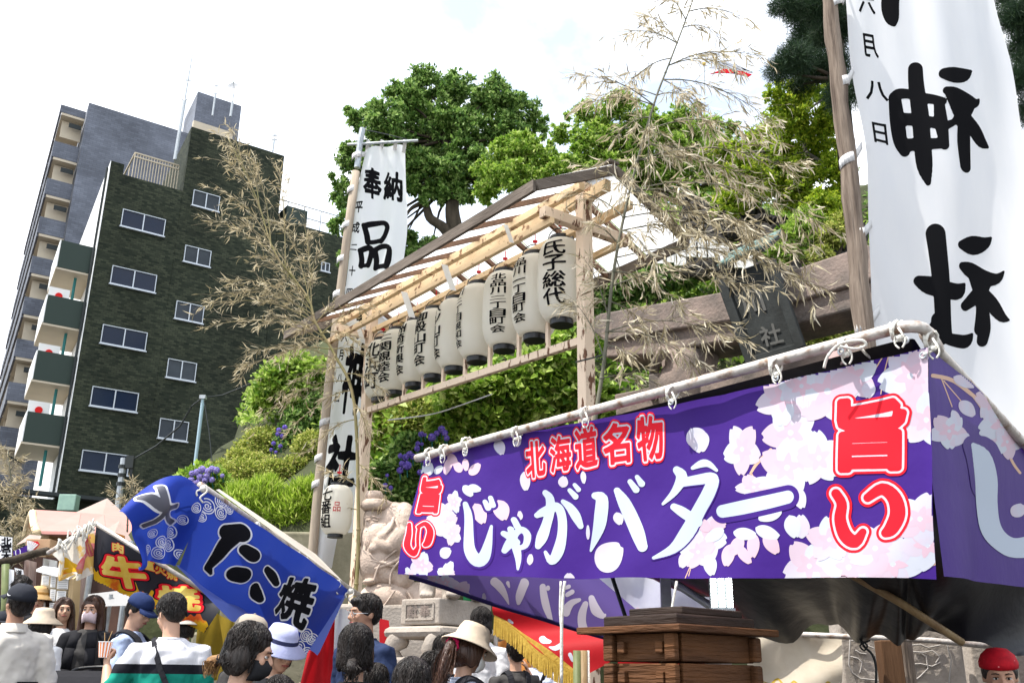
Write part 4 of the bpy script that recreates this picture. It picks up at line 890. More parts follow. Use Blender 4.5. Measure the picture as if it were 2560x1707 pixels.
#lb('inner_beam', .06, RL-.06, .2, .2, roofz(0, .5)-.36, roofz(RL, .5)-.36, .06, .12, M_ptim2)
nraf = 9
for s in (1, -1):
    for i in range(nraf+1):
        a = a_n+(a_f-a_n)*i/nraf; end = i in (0, nraf)
        mb = MB(); mb.beam(KP(a, .0*s, roofz(a, 0)), KP(a, ov*s, roofz(a, ov)), .045 if end else .035, .09 if end else .05); mb.build('rafter', M_wtim if end else M_rtim, rk)
        if i < nraf:
            a2 = a_n+(a_f-a_n)*(i+1)/nraf; mb = MB(); q = [KP(a+.01, .02*s, roofz(a, 0)+.05), KP(a2-.01, .02*s, roofz(a2, 0)+.05), KP(a2-.01, ov*s, roofz(a2, ov)+.05), KP(a+.01, ov*s, roofz(a, ov)+.05)]
            mb.prism(q, (0, 0, .008)); mb.build('panel', M_panel, rk)
    lb('eave_board', a_n, a_f, ov*s*1.015, ov*s*1.015, roofz(a_n, ov)-.005, roofz(a_f, ov)-.005, .035, .11, M_wtim)
lb('ridge_cap', a_n, a_f, 0, 0, roofz(a_n, 0)+.09, roofz(a_f, 0)+.09, .12, .03, M_wtim)
# lanterns
M_lan = None
def lantern_mat():
    m = mat('lantern paper', (.90, .87, .79), .6, (.88, .85, .76), 5, tr=.55, trcol=(.99, .95, .86)); return m
M_lan = lantern_mat(); M_ink = mat('black ink', (.008, .008, .009), .9, spec=.02); M_blk = mat('black lacquer', (.010, .010, .011), .35, spec=.35); M_inkred = mat('red ink', (.42, .012, .02), .6)
M_inkg = mat('faded black ink', (.016, .017, .018), .9, spec=.03)
M_rope = mat('white rope', (.72, .70, .64), .8, (.6, .57, .5), 30, .4, 60)
M_redt = mat('red cord', (.45, .01, .02), .7)
def lprof(t):
    """radius fraction along height 0 bottom..1 top"""
    return .62+.38*(1-abs(2*t-1)**4.6)**.9
def lantern(name, label, c, Rr, H, chars, ang, tang=.30, group=None, cat='paper lantern', red=None, fs=1.0, ink=None):
    """c = bottom centre, ang = direction of the written side"""
    o = T(name, label, cat, c, group); nr_ = 26
    prof = []
    for i in range(nr_*2+1):
        t = i/(nr_*2); prof.append(((0, 0, H*t), Rr*lprof(t)*(1+(.024 if i % 2 else -.024))))
    mb = MB(); mb.loft([(Vector(p)+Vector(c), r, r) for p, r in prof], 36); mb.build('paper_body', M_lan, o, True)
    for z0, z1 in ((-.055*H/.8, .01), (H-.01, H+.05*H/.8)):
        mb = MB(); rr = Rr*.50; mb.loft([(Vector(c)+Z*z0, rr, rr), (Vector(c)+Z*z1, rr, rr), (Vector(c)+Z*z1, rr*.86, rr*.86), (Vector(c)+Z*z0, rr*.86, rr*.86)], 28, cap=False)
        mb.f.append(tuple(range(28))); mb.m.append(0)
        mb.build('ring', M_blk, o)
    mb = MB(); mb.tube([Vector(c)+Z*(H+.03)+Vector((math.cos(t)*Rr*.55, 0, math.sin(t)*Rr*.55)) for t in np.linspace(0, math.pi, 9)], .006, 5); mb.build('handle', M_dark, o)
    mb = MB(); p = Vector(c)+Z*(H+.03+Rr*.55); mb.tube([p-Z*.01, p+Z*.12], .006, 5); mb.box(p+Vector((0, 0, .03)), (.05, .02, .025)); mb.build('cord', M_redt, o)
    n = len(chars); y1 = .93; y0 = .10; st_ = (y1-y0)/n
    sh = []
    for i, ch in enumerate(chars):
        sq_ = {'一': .40, '二': .22, '八': .1}.get(ch, 0)*st_
        V, F = gshape(ch, [(-tang, y1-i*st_-.006-sq_), (tang, y1-i*st_-.006-sq_), (tang, y1-(i+1)*st_+.006+sq_), (-tang, y1-(i+1)*st_+.006+sq_)], .016, 46 if n < 5 else 38, brush=.012); sh.append((V, F))
    V, F = merge(sh)
    def wrap(V, a0, off=.004):
        t = V[:, 1]; r = Rr*np.array([lprof(min(max(q, 0), 1)) for q in t])*1.03+off; a = a0+V[:, 0]
        return np.stack([c[0]+r*np.cos(a), c[1]+r*np.sin(a), c[2]+H*t], -1)
    np_mesh('lettering', wrap(V, ang), [f for f in F], ink or M_ink, False, None, o)
    if red:
        V, F = merge([gshape(ch, [(x0, t1), (x1, t1), (x1, t0), (x0, t0)], .0, 40) for ch, x0, x1, t0, t1 in red]); np_mesh('crest', wrap(V, ang), F, M_inkred, False, None, o)
    return o
LN = [((1404, 1372), 599, 808, '氏子総代', -112, 'nearest lantern reading four large characters, hung beside the near post'),
      ((1337,), 639, 846, '品川一丁目町会', -136, 'second lantern from the near post, lettered down its left side'),
      ((1260,), 681, 873, '北品川二丁目町会', -108, 'lantern with its writing facing the street, third from the near post'),
      ((1192,), 712, 901, '川二丁目親和会', -158, 'lantern with writing turned toward its left edge, fourth from near post'),
      ((1136,), 749, 926, '八ツ山町会', -163, 'middle lantern showing only a sliver of its brush writing'),
      ((1083,), 774, 945, '御殿山町会', -141, 'lantern with the mountain character halfway, sixth from near post'),
      ((1036,), 803, 965, '洲崎新興会', -152, 'lantern with five characters down its left, seventh from near post'),
      ((988,), 825, 985, '二関親睦会', -132, 'second lantern from the far left post, behind dry leaves'),
      ((950,), 851, 1001, '北浜町', -120, 'last lantern beside the far left post, three bold characters')]
lan_c = []
for i, (xs_, yt, yb, chs, ang, lab) in enumerate(LN):
    px = xs_[0]
    # position along the rack line so that it is seen at px
    lo, hi = -.2, RL+.2
    for _ in range(30):
        a = (lo+hi)/2; q = project(np.array([list(KP(a, 0, 4.5+zlr(a, 0, .3)))]))[0]
        if q[0] > px-(yt-700)*.0: lo = a
        else: hi = a
    z0 = kz(px, yb, a); z1 = kz(px, yt, a); H = (z1-z0)*.93
    base = KP(a, 0, z0+.03); lan_c.append((a, z0, z1))
    lantern('paper_lantern', lab, (base.x, base.y, base.z), [.225, .228, .225, .22, .22, .215, .21, .205, .20][i], H, chs, R(ang), .50 if len(chs) < 7 else .36, 'cream paper lanterns on the rack', ink=M_ink if i in (0, 1, 2) else M_inkg)
for i in range(9):
    a_ = (lan_c[i][0]+lan_c[i-1][0])/2 if i else lan_c[0][0]-.18
    if i: mb = MB(); mb.beam(KP(a_, .0, zlr(a_, zb_r, zb_l)+.04), KP(a_, .0, zlr(a_, zu_r, zu_l)-.035), .03, .045, al); mb.build('batten', M_ptim, rk)
# the single street lantern by the left post
lc = at(838, 1335, 10.6); lt = at(840, 1215, 10.6)
lantern('street_lantern', 'single paper lantern with red crest hung low by the bamboo stem', (lc.x, lc.y, lc.z), .168, lt.z-lc.z, '七番組', R(-125), .42, None, red=[('品', .55, 1.0, .42, .62)])
mb = MB(); a = at(832, 1206, 10.6); b = at(885, 1203, 10.9); mb.beam(a, b, .02, .02); o = mb.build('lantern_bracket', M_dark); props(o, 'short dark bracket holding the single street lantern', 'bracket')
# paper streamers
def shide(px, py, d, L_, lab):
    c = at(px, py, d); s = L_/4; mb = MB(); x = 0
    for i in range(4):
        w_ = s*.8; z0 = -i*s*.8; p = [c+Vector((x, 0, z0)), c+Vector((x+w_, .01, z0-.1*s)), c+Vector((x+w_+.35*w_, .02, z0-s)), c+Vector((x+.35*w_, .01, z0-s*.9))]; mb.prism(p, (0, .002, 0)); x += .35*w_
    o = mb.build('paper_streamer', mat('white paper', (.8, .79, .75), .7, tr=.2)); props(o, lab, 'paper streamer', 'zigzag paper streamers under the lantern roof')
shide(1103, 660, 9.2, .34, 'zigzag white paper streamer above the middle lanterns')
shide(1002, 728, 10.0, .36, 'long white paper streamer hanging before the sixth lantern')
shide(885, 800, 11.4, .30, 'zigzag white paper streamer at the far left end of the roof')
shide(1258, 560, 8.3, .22, 'curled white paper streamer near the front gable')
# ================================================================== TALL BANNERS
M_cloth = mat('white banner cloth', (.80, .80, .81), .8, (.74, .75, .78), 1.2, .10, 9, tr=.42, stretch=(2, 2, .5))
M_log = mat('weathered log', (.27, .215, .17), .9, (.085, .062, .048), 16, 1.0, 45, stretch=(1, 1, .07), detail=8, sharp=(.38, .66))
M_logp = mat('pale weathered log', (.42, .35, .27), .85, (.28, .23, .18), 6, .5, 25, stretch=(1, 1, .15))
M_loop = mat('white strap', (.74, .73, .72), .8, (.66, .65, .64), 20, .2, 30, tr=.2)
rows = [(0, (2088, -170, 6.2), (2462, -170, 6.2)), (.09, (2110, 0, 6.2), (2487, 0, 6.2)), (.12, (2112, 60, 6.2), (2505, 55, 6.2)), (.17, (2117, 153, 6.2), (2537, 150, 6.2)), (.24, (2138, 286, 6.2), (2560, 290, 6.2)), (.31, (2158, 408, 6.2), (2585, 410, 6.2)), (.48, (2174, 714, 6.2), (2640, 720, 6.2)), (.65, (2190, 1010, 6.2), (2700, 1010, 6.2)), (1, (2215, 1560, 6.2), (2740, 1560, 6.2))]
B1 = Patch(rows, lambda u, v: .05*np.sin(3.1*u+5*v)+.022*np.sin(11*u+7*v)+.009*np.sin(24*u+4*v)*np.sin(5*v+1)+.006*np.sin(15*u-38*v)+.012*np.sin(26*v+2*u)*np.exp(-u*5)+.02*np.sin(17*v)*np.exp(-(1-u)*7))
nb = T('tall_banner', 'huge white banner with giant black characters and a small date column', 'banner', tuple(B1.pt(np.array(.5), np.array(1.)).tolist()))
B1.mesh('cloth', M_cloth, nb, 40, 110)
cs = (2000, 0, .51)
S1 = [[(440, -60, 42), (432, 40, 44), (440, 100, 36), (452, 135, 12)],
 [(560, 350, 36), (564, 430, 40), (580, 560, 44), (592, 700, 42), (606, 820, 38), (625, 900, 14)],
 [(440, 500, 16), (470, 478, 26), (530, 474, 24), (620, 492, 24), (690, 512, 18)], [(455, 495, 30), (468, 600, 36), (485, 700, 34), (508, 750, 26)],
 [(672, 515, 24), (684, 620, 32), (700, 725, 22)], [(480, 598, 30), (560, 600, 30), (640, 610, 28), (700, 628, 22), (755, 605, 14)], [(500, 722, 32), (600, 716, 28), (695, 715, 26)],
 [(690, 382, 24), (740, 386, 38), (800, 372, 32), (842, 346, 6)], [(705, 462, 18), (755, 480, 36), (820, 498, 38), (865, 500, 20), (884, 480, 5)],
 [(835, 520, 26), (800, 560, 36), (760, 600, 22)], [(720, 480, 20), (770, 550, 36), (798, 600, 34), (803, 700, 38), (812, 815, 32)], [(810, 570, 26), (860, 630, 34), (900, 685, 26), (935, 708, 6)],
 [(662, 1150, 50), (676, 1260, 46), (695, 1420, 42), (705, 1560, 42), (712, 1640, 42)], [(585, 1375, 26), (640, 1400, 44), (720, 1420, 40), (775, 1425, 38), (815, 1385, 6)],
 [(800, 1195, 22), (860, 1192, 46), (920, 1178, 30), (956, 1148, 5)], [(805, 1300, 22), (850, 1315, 40), (920, 1345, 40), (985, 1348, 26), (1020, 1314, 5)],
 [(935, 1375, 26), (890, 1430, 36), (820, 1492, 24)], [(850, 1330, 20), (900, 1430, 34), (912, 1500, 34), (905, 1600, 34)], [(905, 1400, 26), (960, 1470, 38), (1010, 1535, 26), (1048, 1552, 5)]]
sh1 = sshape(S1, cs, 0, 3.2)
S2 = [[(2350, 800, 22), (2352, 838, 24)], [(2335, 815, 12), (2365, 842, 15), (2405, 848, 17), (2425, 845, 15), (2440, 828, 3)], [(2466, 770, 18), (2470, 812, 17), (2466, 845, 14)]]
[B1.print_('lettering', q_, M_ink, 2, nb) for q_ in (sshape(S1[:1], cs, 0, 3.2), sshape(S1[1:12], cs, 0, 3.2), merge([sshape(S1[12:], cs, 0, 3.2), sshape(S2, (0, 0, 1), 0, 3.2)]))]
smalls = [('六', (2135, -10, 2178, 44)), ('月', (2150, 98, 2186, 154)), ('八', (2153, 214, 2210, 260)), ('日', (2172, 318, 2210, 368))]
[B1.print_('date_lettering', gshape(c, [(x0, y0), (x1, y0), (x1+6, y1), (x0+6, y1)], .022, 50, True), M_ink, 2, nb) for c, (x0, y0, x1, y1) in smalls]
mb = MB(); pp = [at(2068, -60, 6.05), at(2084, 100, 6.05), at(2102, 260, 6.05), at(2125, 450, 6.05), at(2143, 640, 6.05), at(2160, 830, 6.05), at(2200, 1250, 6.05)]
pp.append(Vector((pp[-1].x+.05, pp[-1].y, gz(6)))); pc = catm3(pp); mb.tube([p+Vector((.006*math.sin(i*1.3), 0, 0)) for i, p in enumerate(pc)], [.055+.004*math.sin(i*2.1)+.0006*i for i in range(len(pc))], 14)
o = mb.build('log_pole', M_log, None, True); props(o, 'weathered log pole carrying the huge white banner', 'pole')
def strap(px, py, sx, sy, d, w_, r, parent, m=M_loop, ang=-18):
    """cloth band wrapped round the pole and running to the cloth edge"""
    c = at(px, py, d); e = at(sx, sy, d+.10); mb = MB(); pts = []
    for k in range(13):
        a = R(60+k*20); pts.append(c+Vector((math.cos(a)*r, -abs(math.sin(a))*r if math.sin(a) < 0 or 1 else 0, (k/12-.5)*-.02)))
    pts = [c+Vector((math.cos(t)*r, -math.sin(t)*r, 0)) for t in np.linspace(math.pi, -.2, 9)]
    dz = (e.z-c.z); n = len(pts)
    top = []; bot = []
    for i, p in enumerate(pts+[e]):
        f = i/n; z = (-.06+.085*f) if i < n else 0
        p = Vector(p); p.z += z if i < n else 0
        top.append(p+Z*w_/2*(1 if i < n else .8)); bot.append(p-Z*w_/2*(1 if i < n else .8))
    for i in range(len(top)-1): mb.quad(bot[i], bot[i+1], top[i+1], top[i])
    o = mb.build('strap', m, parent, True); sl = o.modifiers.new('s', 'SOLIDIFY'); sl.thickness = .004; return o
for (x, y, ex, ey) in [(2088, 5, 2118, -22), (2101, 205, 2136, 172), (2118, 395, 2156, 362), (2140, 585, 2180, 558), (2158, 805, 2200, 772)]: strap(x, y, ex, ey, 6.05, .075, .062, nb)
# far banner
rows = [(0, (917, 382, 11.95), (1012, 362, 11.95)), (.1, (897, 480, 11.95), (1013, 455, 11.95)), (.19, (884, 575, 11.95), (1019, 560, 11.95)), (.29, (872, 680, 11.95), (1004, 675, 11.95)), (.4, (858, 790, 11.95), (975, 785, 11.95)), (.52, (842, 900, 11.95), (940, 890, 11.95)), (.66, (826, 1045, 11.95), (918, 1040, 11.95)), (.8, (806, 1190, 11.95), (905, 1190, 11.95)), (.92, (792, 1310, 11.95), (890, 1310, 11.95)), (1, (788, 1420, 11.95), (873, 1420, 11.95))]
B2 = Patch(rows, lambda u, v: .08*np.sin(2.8*u+1)+.04*np.sin(9*u+6*v)+.03*np.sin(14*v+3*u))
nb2 = T('tall_banner', 'narrow white banner with brush characters hanging left of the lantern roof', 'banner', tuple(B2.pt(np.array(.5), np.array(1.)).tolist()))
B2.mesh('cloth', M_cloth, nb2, 24, 90)
ca = (750, 350, .3657)
GL = [gshape('奉', [(914, 434), (953, 432), (953, 500), (912, 502)], .03, 60, brush=.02), gshape('納', [(962, 436), (1004, 434), (1004, 502), (960, 500)], .03, 60, brush=.02),
      gshape('神', [(872, 870), (925, 868), (900, 1030), (852, 1035)], .035, 60, brush=.02), gshape('社', [(826, 1095), (895, 1092), (880, 1215), (812, 1220)], .04, 60, brush=.02)]
SH = [[(445, 605, 12), (500, 580, 14), (570, 570, 11.95), (598, 600, 11.95), (580, 660, 11.95), (555, 695, 14)], [(445, 605, 14), (460, 660, 15), (465, 705, 14)], [(470, 705, 10), (560, 690, 12)],
      [(415, 770, 12), (470, 740, 14), (490, 760, 14), (478, 820, 13), (465, 860, 12)], [(418, 770, 13), (425, 830, 13), (418, 870, 12)], [(425, 865, 9), (470, 855, 9)],
      [(510, 755, 14), (560, 735, 15), (610, 745, 11.95), (605, 820, 17), (590, 875, 14)], [(512, 755, 15), (525, 830, 15), (520, 885, 14)], [(525, 880, 12), (585, 870, 12)]]
GL.append(sshape(SH, ca, 1.6, 1.6))
SH2 = [[(856, 740, 9), (850, 790, 8), (842, 830, 3)], [(880, 745, 6), (878, 790, 6)], [(905, 740, 9), (902, 800, 9), (897, 850, 5)]]
GL.append(sshape(SH2, (0, 0, 1), 0, 2))
[B2.print_('lettering', q_, M_ink, 3, nb2) for q_ in GL]
GS = [gshape(c, [(x0, y0), (x0+w_, y0-2), (x0+w_-3, y0+h_), (x0-3, y0+h_)], .03, 34) for c, x0, y0, w_, h_ in [('平', 894, 517, 17, 25), ('成', 885, 567, 18, 24), ('二', 881, 620, 15, 11.95), ('十', 877, 672, 14, 22), ('四', 870, 727, 13, 18), ('六', 858, 838, 14, 20), ('月', 851, 880, 11, 24), ('八', 846, 940, 14, 20), ('日', 841, 985, 11, 22)]]
[B2.print_('date_lettering', q_, M_ink, 3, nb2) for q_ in GS]
mb = MB(); pp = [at(907, 322, 11.8), at(900, 356, 11.8), at(893, 420, 11.8)]; mb.tube(pp, .042, 10); o1 = mb.build('pole_tip', M_steel, None)
mb = MB(); pp = [at(890, 430, 11.8), at(868, 590, 11.8), at(845, 775, 11.8), at(822, 960, 11.8), at(806, 1116, 11.8), at(792, 1260, 11.8), at(780, 1400, 11.8)]; pp.append(Vector((pp[-1].x-.1, 11.8, gz(11.8)))); mb.tube(pp, .058, 12)
pt = T('log_pole', 'pale log pole with a steel tip carrying the narrow white banner', 'pole', pp[-1]); o2 = mb.build('shaft', M_logp, pt, True); w0 = o1.location.copy(); o1.parent = pt; o1.location = w0-pt.location
mb = MB(); mb.tube([at(868, 362, 11.8), at(1045, 352, 11.8)], .02, 8); b_ = mb.build('cross_bar', M_steel, pt)
mb = MB(); mb.tube(catm3([at(910, 325, 11.8), at(960, 335, 11.8), at(1020, 350, 11.85)]), .008, 5); mb.build('cord', M_dark, pt)
for x in (921, 956, 990, 1013): mb = MB(); a = at(x, 351, 11.8); b = at(x-4, 382, 11.95); mb.beam(a, b, .05, .012, (0, -1, 0)); mb.build('hanging_loop', M_loop, nb2)
for (x, y, ex, ey) in [(892, 388, 917, 384), (880, 472, 898, 462), (868, 560, 886, 548), (855, 645, 874, 632), (845, 732, 865, 722), (812, 1052, 826, 1040), (800, 1140, 812, 1128), (793, 1205, 803, 1195)]: strap(x, y, ex, ey, 11.8, .085, .066, nb2)

# ================================================================== PURPLE STALL (steamed potatoes)
M_pur = mat('purple banner cloth', (.048, .014, .185), .55, (.042, .012, .17), 2, .35, 5, tr=.18, spec=.12, trcol=(.09, .035, .34))
M_pw = mat('printed white', (.52, .54, .61), .6, tr=.2); M_ppet = mat('printed pale pink', (.55, .48, .56), .6, (.52, .51, .60), 9, tr=.2, sharp=(.4, .6)); M_ppk = mat('printed blush pink', (.60, .42, .50), .6, tr=.2)
M_pp3 = mat('printed soft pink', (.56, .44, .52), .6, tr=.2); M_pred = mat('printed red', (.66, .006, .018), .6, tr=.12); M_pstem = mat('printed twig', (.45, .38, .12), .6, tr=.2); M_pbr = mat('printed branch', (.62, .40, .28), .6, tr=.2)
M_pipe = mat('rust flecked pipe', (.50, .46, .42), .5, (.24, .15, .10), 14, .2, 50, metal=.35, sharp=(.5, .68), detail=7)
c980 = (980, 1000, .3401); c17 = (1700, 800, .4337)
rip = lambda u, v: (.020*np.sin(7*u+1.5*v)+.012*np.sin(19*u-3*v)*v+.007*np.sin(33*u+9*v)*v+.007*np.sin(27*u-8*v)*(1-v)*np.sin(np.pi*np.clip(v, 0, 1))+.006*np.abs(np.sin(11.5*np.pi*u))*np.exp(-v*4)+.05*np.exp(-u*14)*v*np.sin(3*v))
B3 = Patch([(0, (1062, 1140, 5.75), (2326, 872, 3.4)), (.5, (1036, 1290, 5.7), (2334, 1160, 3.4)), (1, (1004, 1438, 5.62), (2343, 1449, 3.42))], rip, smooth=False)
pb = T('stall_banner', 'long purple stall banner with white kana, red lettering and cherry blossoms', 'banner', tuple(B3.pt(np.array(.5), np.array(1.)).tolist()), 'purple stall banners')
B3.mesh('cloth', M_pur, pb, 110, 30)
def lay_flowers(B, root, fl, l0=1):
    for i, (x, y, r, rot, *sq) in enumerate(fl):
        r *= 1.22; p, b, c = flower(x, y, r, rot, sq[0] if sq else 1.0); lv = l0+1.1*(i % 5)
        for k, pp_ in enumerate(p): B.print_('petal', pp_, [M_ppet, M_pw, M_pp3][(i+k*2) % 3], lv+.14*k, root)
        B.print_('blossom_blush', b, M_ppk, lv+.75, root); B.print_('blossom_centre', c, M_pw, lv+.9, root)
def lay_petals(B, root, pts, m, l, nm='petal'):
    sh = [gridshape(petal_fn(x, y, r, a, w_, .12), x-r*1.1, y-r*1.1, x+r*1.1, y+r*1.1, max(r/14, 1.3)) for x, y, r, a, w_ in pts]; [B.print_(nm, q_, m, l, root) for q_ in sh]
def C9(x, y): return 980+.3401*x, 1000+.3401*y
def C7(x, y): return 1700+.4337*x, 800+.4337*y
tw = [[(*C7(520, 745), 4), (*C7(440, 820), 4), (*C7(400, 880), 3)], [(*C7(690, 545), 5), (*C7(760, 530), 6)], [(*C7(1180, 210), 1.6), (*C7(1110, 330), 1.4), (*C7(1090, 400), 1.2)], [(*C7(1210, 210), 1.6), (*C7(1180, 330), 1.2), (*C7(1165, 430), 1.2)], [(*C7(1230, 205), 1.6), (*C7(1260, 260), 1.2)], [(*C7(1480, 1400), 5), (*C7(1340, 1450), 5)], [(*C7(405, 880), 1.6), (*C7(450, 960), 1.2)], [(*C7(60, 1380), 1.4), (*C7(20, 1490), 1)], [(*C9(2195, 1165), 1.2), (*C9(2170, 1290), 1)]]
[B3.print_('twig', sshape([q_], (0, 0, 1), 0, 1.5), M_pbr, .7, pb) for q_ in tw]
lay_flowers(B3, pb, [(*C9(420, 850), 30, .3, .8), (*C9(490, 760), 26, 1.2, .7), (*C9(440, 910), 28, 2, .8), (*C9(465, 990), 27, .6, .8), (*C9(340, 900), 22, .9, .8), (*C9(230, 1215), 30, .2, .8), (*C9(410, 1290), 26, 1.1, .85), (*C9(150, 1300), 20, .5, .7),
    (*C7(590, 450), 62, .3), (*C7(850, 410), 78, 1.0), (*C7(640, 650), 66, .5), (*C7(620, 850), 66, -.2), (*C7(350, 740), 58, .35, .75), (*C7(815, 800), 62, .8, .85), (*C7(700, 380), 50, .1),
    (*C7(1340, 330), 74, .4), (*C7(1430, 580), 62, 1.1), (*C7(1000, 330), 60, .7), (*C7(1150, 1320), 62, .2), (*C7(880, 1270), 52, .9), (*C7(760, 1420), 62, .3), (*C7(1000, 1430), 64, .8), (*C7(1250, 1410), 62, .1), (*C7(1440, 1300), 58, .6), (*C7(1400, 1150), 60, 1.3), (*C7(150, 1250), 52, .1, .8), (*C7(420, 960), 30, .5, 1.4), (*C7(90, 1330), 40, .8)], 1)
lay_petals(B3, pb, [(*C9(800, 300), 41, 1.3, .33), (*C9(940, 350), 30, -1.4, .3), (*C9(985, 530), 50, 1.55, .26), (*C9(1250, 640), 30, -1.3, .4), (*C9(1400, 520), 34, 1.5, .2), (*C9(2180, 200), 62, 1.05, .42), (*C9(1640, 820), 34, 1.3, .36), (*C9(1490, 1230), 90, -.75, .42), (*C9(1000, 1205), 30, -1.5, .25), (*C9(370, 1150), 34, -.5, .42), (*C9(350, 950), 30, .6, .45), (*C9(1270, 1330), 26, -1.6, .5), (*C9(1425, 1020), 40, -1.5, .12), (*C9(430, 1300), 30, -1.2, .35), (*C9(945, 880), 24, -1.6, .25),
    (*C7(80, 625), 62, 1.35, .42), (*C7(1100, 360), 44, 1.7, .4), (*C7(720, 1260), 62, -1.6, .34), (*C7(680, 970), 60, 1.2, .3), (*C7(30, 1330), 46, 1.9, .3)], M_ppet, 4, 'petal')
lay_petals(B3, pb, [(*C9(430, 400), 44, .9, .25), (*C9(455, 425), 50, 1.9, .22), (*C9(540, 540), 36, -2.2, .3), (*C9(600, 560), 40, -.9, .3), (*C9(560, 440), 34, 1.4, .25), (*C9(640, 770), 58, 1.2, .3), (*C9(800, 740), 56, 1.3, .34),
    (*C7(90, 1150), 42, .7, .35), (*C7(160, 1160), 44, .2, .35), (*C7(360, 1250), 60, 2.2, .3), (*C7(430, 1230), 66, 1.6, .26), (*C7(500, 1230), 66, 1.0, .28), (*C7(280, 1290), 60, 1.7, .3), (*C7(330, 1300), 62, .9, .22)], M_ppk, 4.6, 'petal')
lay_petals(B3, pb, [(*C9(270, 560), 36, -1.3, .4), (*C9(230, 540), 30, -2, .35), (*C9(330, 545), 30, -.7, .3), (*C9(560, 640), 36, .9, .3), (*C9(590, 650), 34, .2, .3), (*C9(415, 1290), 40, -1.1, .3), (*C7(300, 1220), 70, .15, .22), (*C7(440, 1200), 74, .35, .22), (*C7(240, 1200), 60, 2.6, .25), (*C7(650, 1130), 62, 1.3, .34), (*C7(600, 1110), 70, 2.9, .22), (*C7(150, 1350), 58, 1.3, .3)], M_pw, 5.2, 'petal')
# white kana with their purple surround
KJ = [[(572, 775, 14), (588, 860, 24), (590, 1000, 32), (600, 1110, 38), (645, 1185, 40), (695, 1160, 34), (730, 1060, 22), (755, 935, 5)], [(708, 755, 12), (730, 800, 17)], [(745, 725, 12), (763, 780, 15)],
 [(905, 882, 16), (925, 930, 18)], [(830, 1108, 14), (868, 1050, 24), (915, 975, 16), (955, 950, 18), (985, 990, 20), (970, 1060, 16), (925, 1085, 10)], [(835, 985, 16), (880, 1010, 22), (915, 1040, 16)], [(880, 950, 16), (905, 1070, 24), (920, 1160, 17), (920, 1238, 4)],
 [(1128, 682, 18), (1155, 720, 26), (1150, 800, 28), (1120, 900, 30), (1085, 1000, 36), (1058, 1065, 18)], [(1055, 842, 14), (1110, 812, 26), (1200, 780, 28), (1235, 850, 30), (1235, 980, 32), (1205, 1100, 36), (1155, 1175, 22), (1112, 1110, 8)], [(1250, 742, 12), (1300, 785, 26), (1345, 850, 32), (1378, 920, 18)], [(1305, 662, 12), (1345, 706, 18)], [(1342, 622, 10), (1368, 655, 14)],
 [(1490, 700, 20), (1540, 725, 38), (1530, 850, 42), (1505, 950, 34), (1440, 1098, 4)], [(1645, 660, 18), (1690, 740, 38), (1745, 860, 46), (1800, 980, 46), (1840, 1075, 34)], [(1735, 592, 14), (1775, 650, 20)], [(1785, 558, 12), (1815, 605, 20)]]
KT = [[(1685, 1172, 8), (1698, 1190, 13), (1680, 1225, 8), (1650, 1256, 2)], [(1700, 1203, 9), (1740, 1197, 11), (1778, 1195, 13), (1768, 1230, 15), (1742, 1275, 15), (1712, 1330, 16), (1680, 1370, 10), (1634, 1394, 2)], [(1678, 1264, 7), (1702, 1278, 11), (1738, 1302, 11)], [(1726, 1167, 3), (1750, 1156, 8), (1768, 1158, 6), (1788, 1174, 2)],
 [(1802, 1276, 14), (1860, 1266, 16), (1930, 1253, 16), (1974, 1244, 15)]]
halo = merge([sshape([s], c980, 7.5, 3) for s in KJ[:7]]+[sshape([KT[-1]], (0, 0, 1), 17, 3), sshape([KT[1]], (0, 0, 1), 5, 3)])
B3.print_('print_surround', sshape(KJ[:7], c980, 7.5, 3), M_pur, 6, pb); B3.print_('print_surround', sshape([KT[-1]], (0, 0, 1), 16, 3), M_pur, 6, pb)
B3.print_('print_surround', sshape([KT[1]], (0, 0, 1), 5, 3), M_pur, 5.8, pb)
M_pl = mat('printed bluish white', (.48, .54, .63), .6, tr=.2)
[B3.print_('lettering', sshape(KJ[a:b], c980, 1.6, 2.2), M_pl, 7.2, pb) for a, b in ((0, 3), (3, 7), (7, 12), (12, 16))]; [B3.print_('lettering', sshape(KT[a:b], (0, 0, 1), 1.8, 2.2), M_pl, 7.4, pb) for a, b in ((0, 4), (4, 5))]
def popchars(B, root, items, g=(.11, .075, .03), l=8, n=84):
    for lay, (gr, m) in enumerate(zip(g, (M_pred, M_pw, M_pred))):
        [B.print_('red_lettering', gshape(c, q, gr, n), m, l+lay*1.0, root) for c, q in items]
popchars(B3, pb, [('北', [(1321, 1112), (1366, 1104), (1368, 1186), (1322, 1196)]), ('海', [(1381, 1098), (1428, 1089), (1430, 1172), (1382, 1182)]), ('道', [(1440, 1076), (1490, 1066), (1491, 1160), (1442, 1172)]), ('名', [(1507, 1064), (1568, 1056), (1570, 1150), (1510, 1160)]), ('物', [(1588, 1046), (1650, 1038), (1654, 1140), (1594, 1150)])], (.13, .085, .035), 8, 80)
popchars(B3, pb, [('旨', [(1064, 1198), (1112, 1202), (1106, 1284), (1052, 1282)])], (.15, .10, .055), 8, 80)
popchars(B3, pb, [('旨', [(2104, 1006), (2262, 996), (2262, 1170), (2106, 1176)])], (.12, .085, .055), 8, 96)
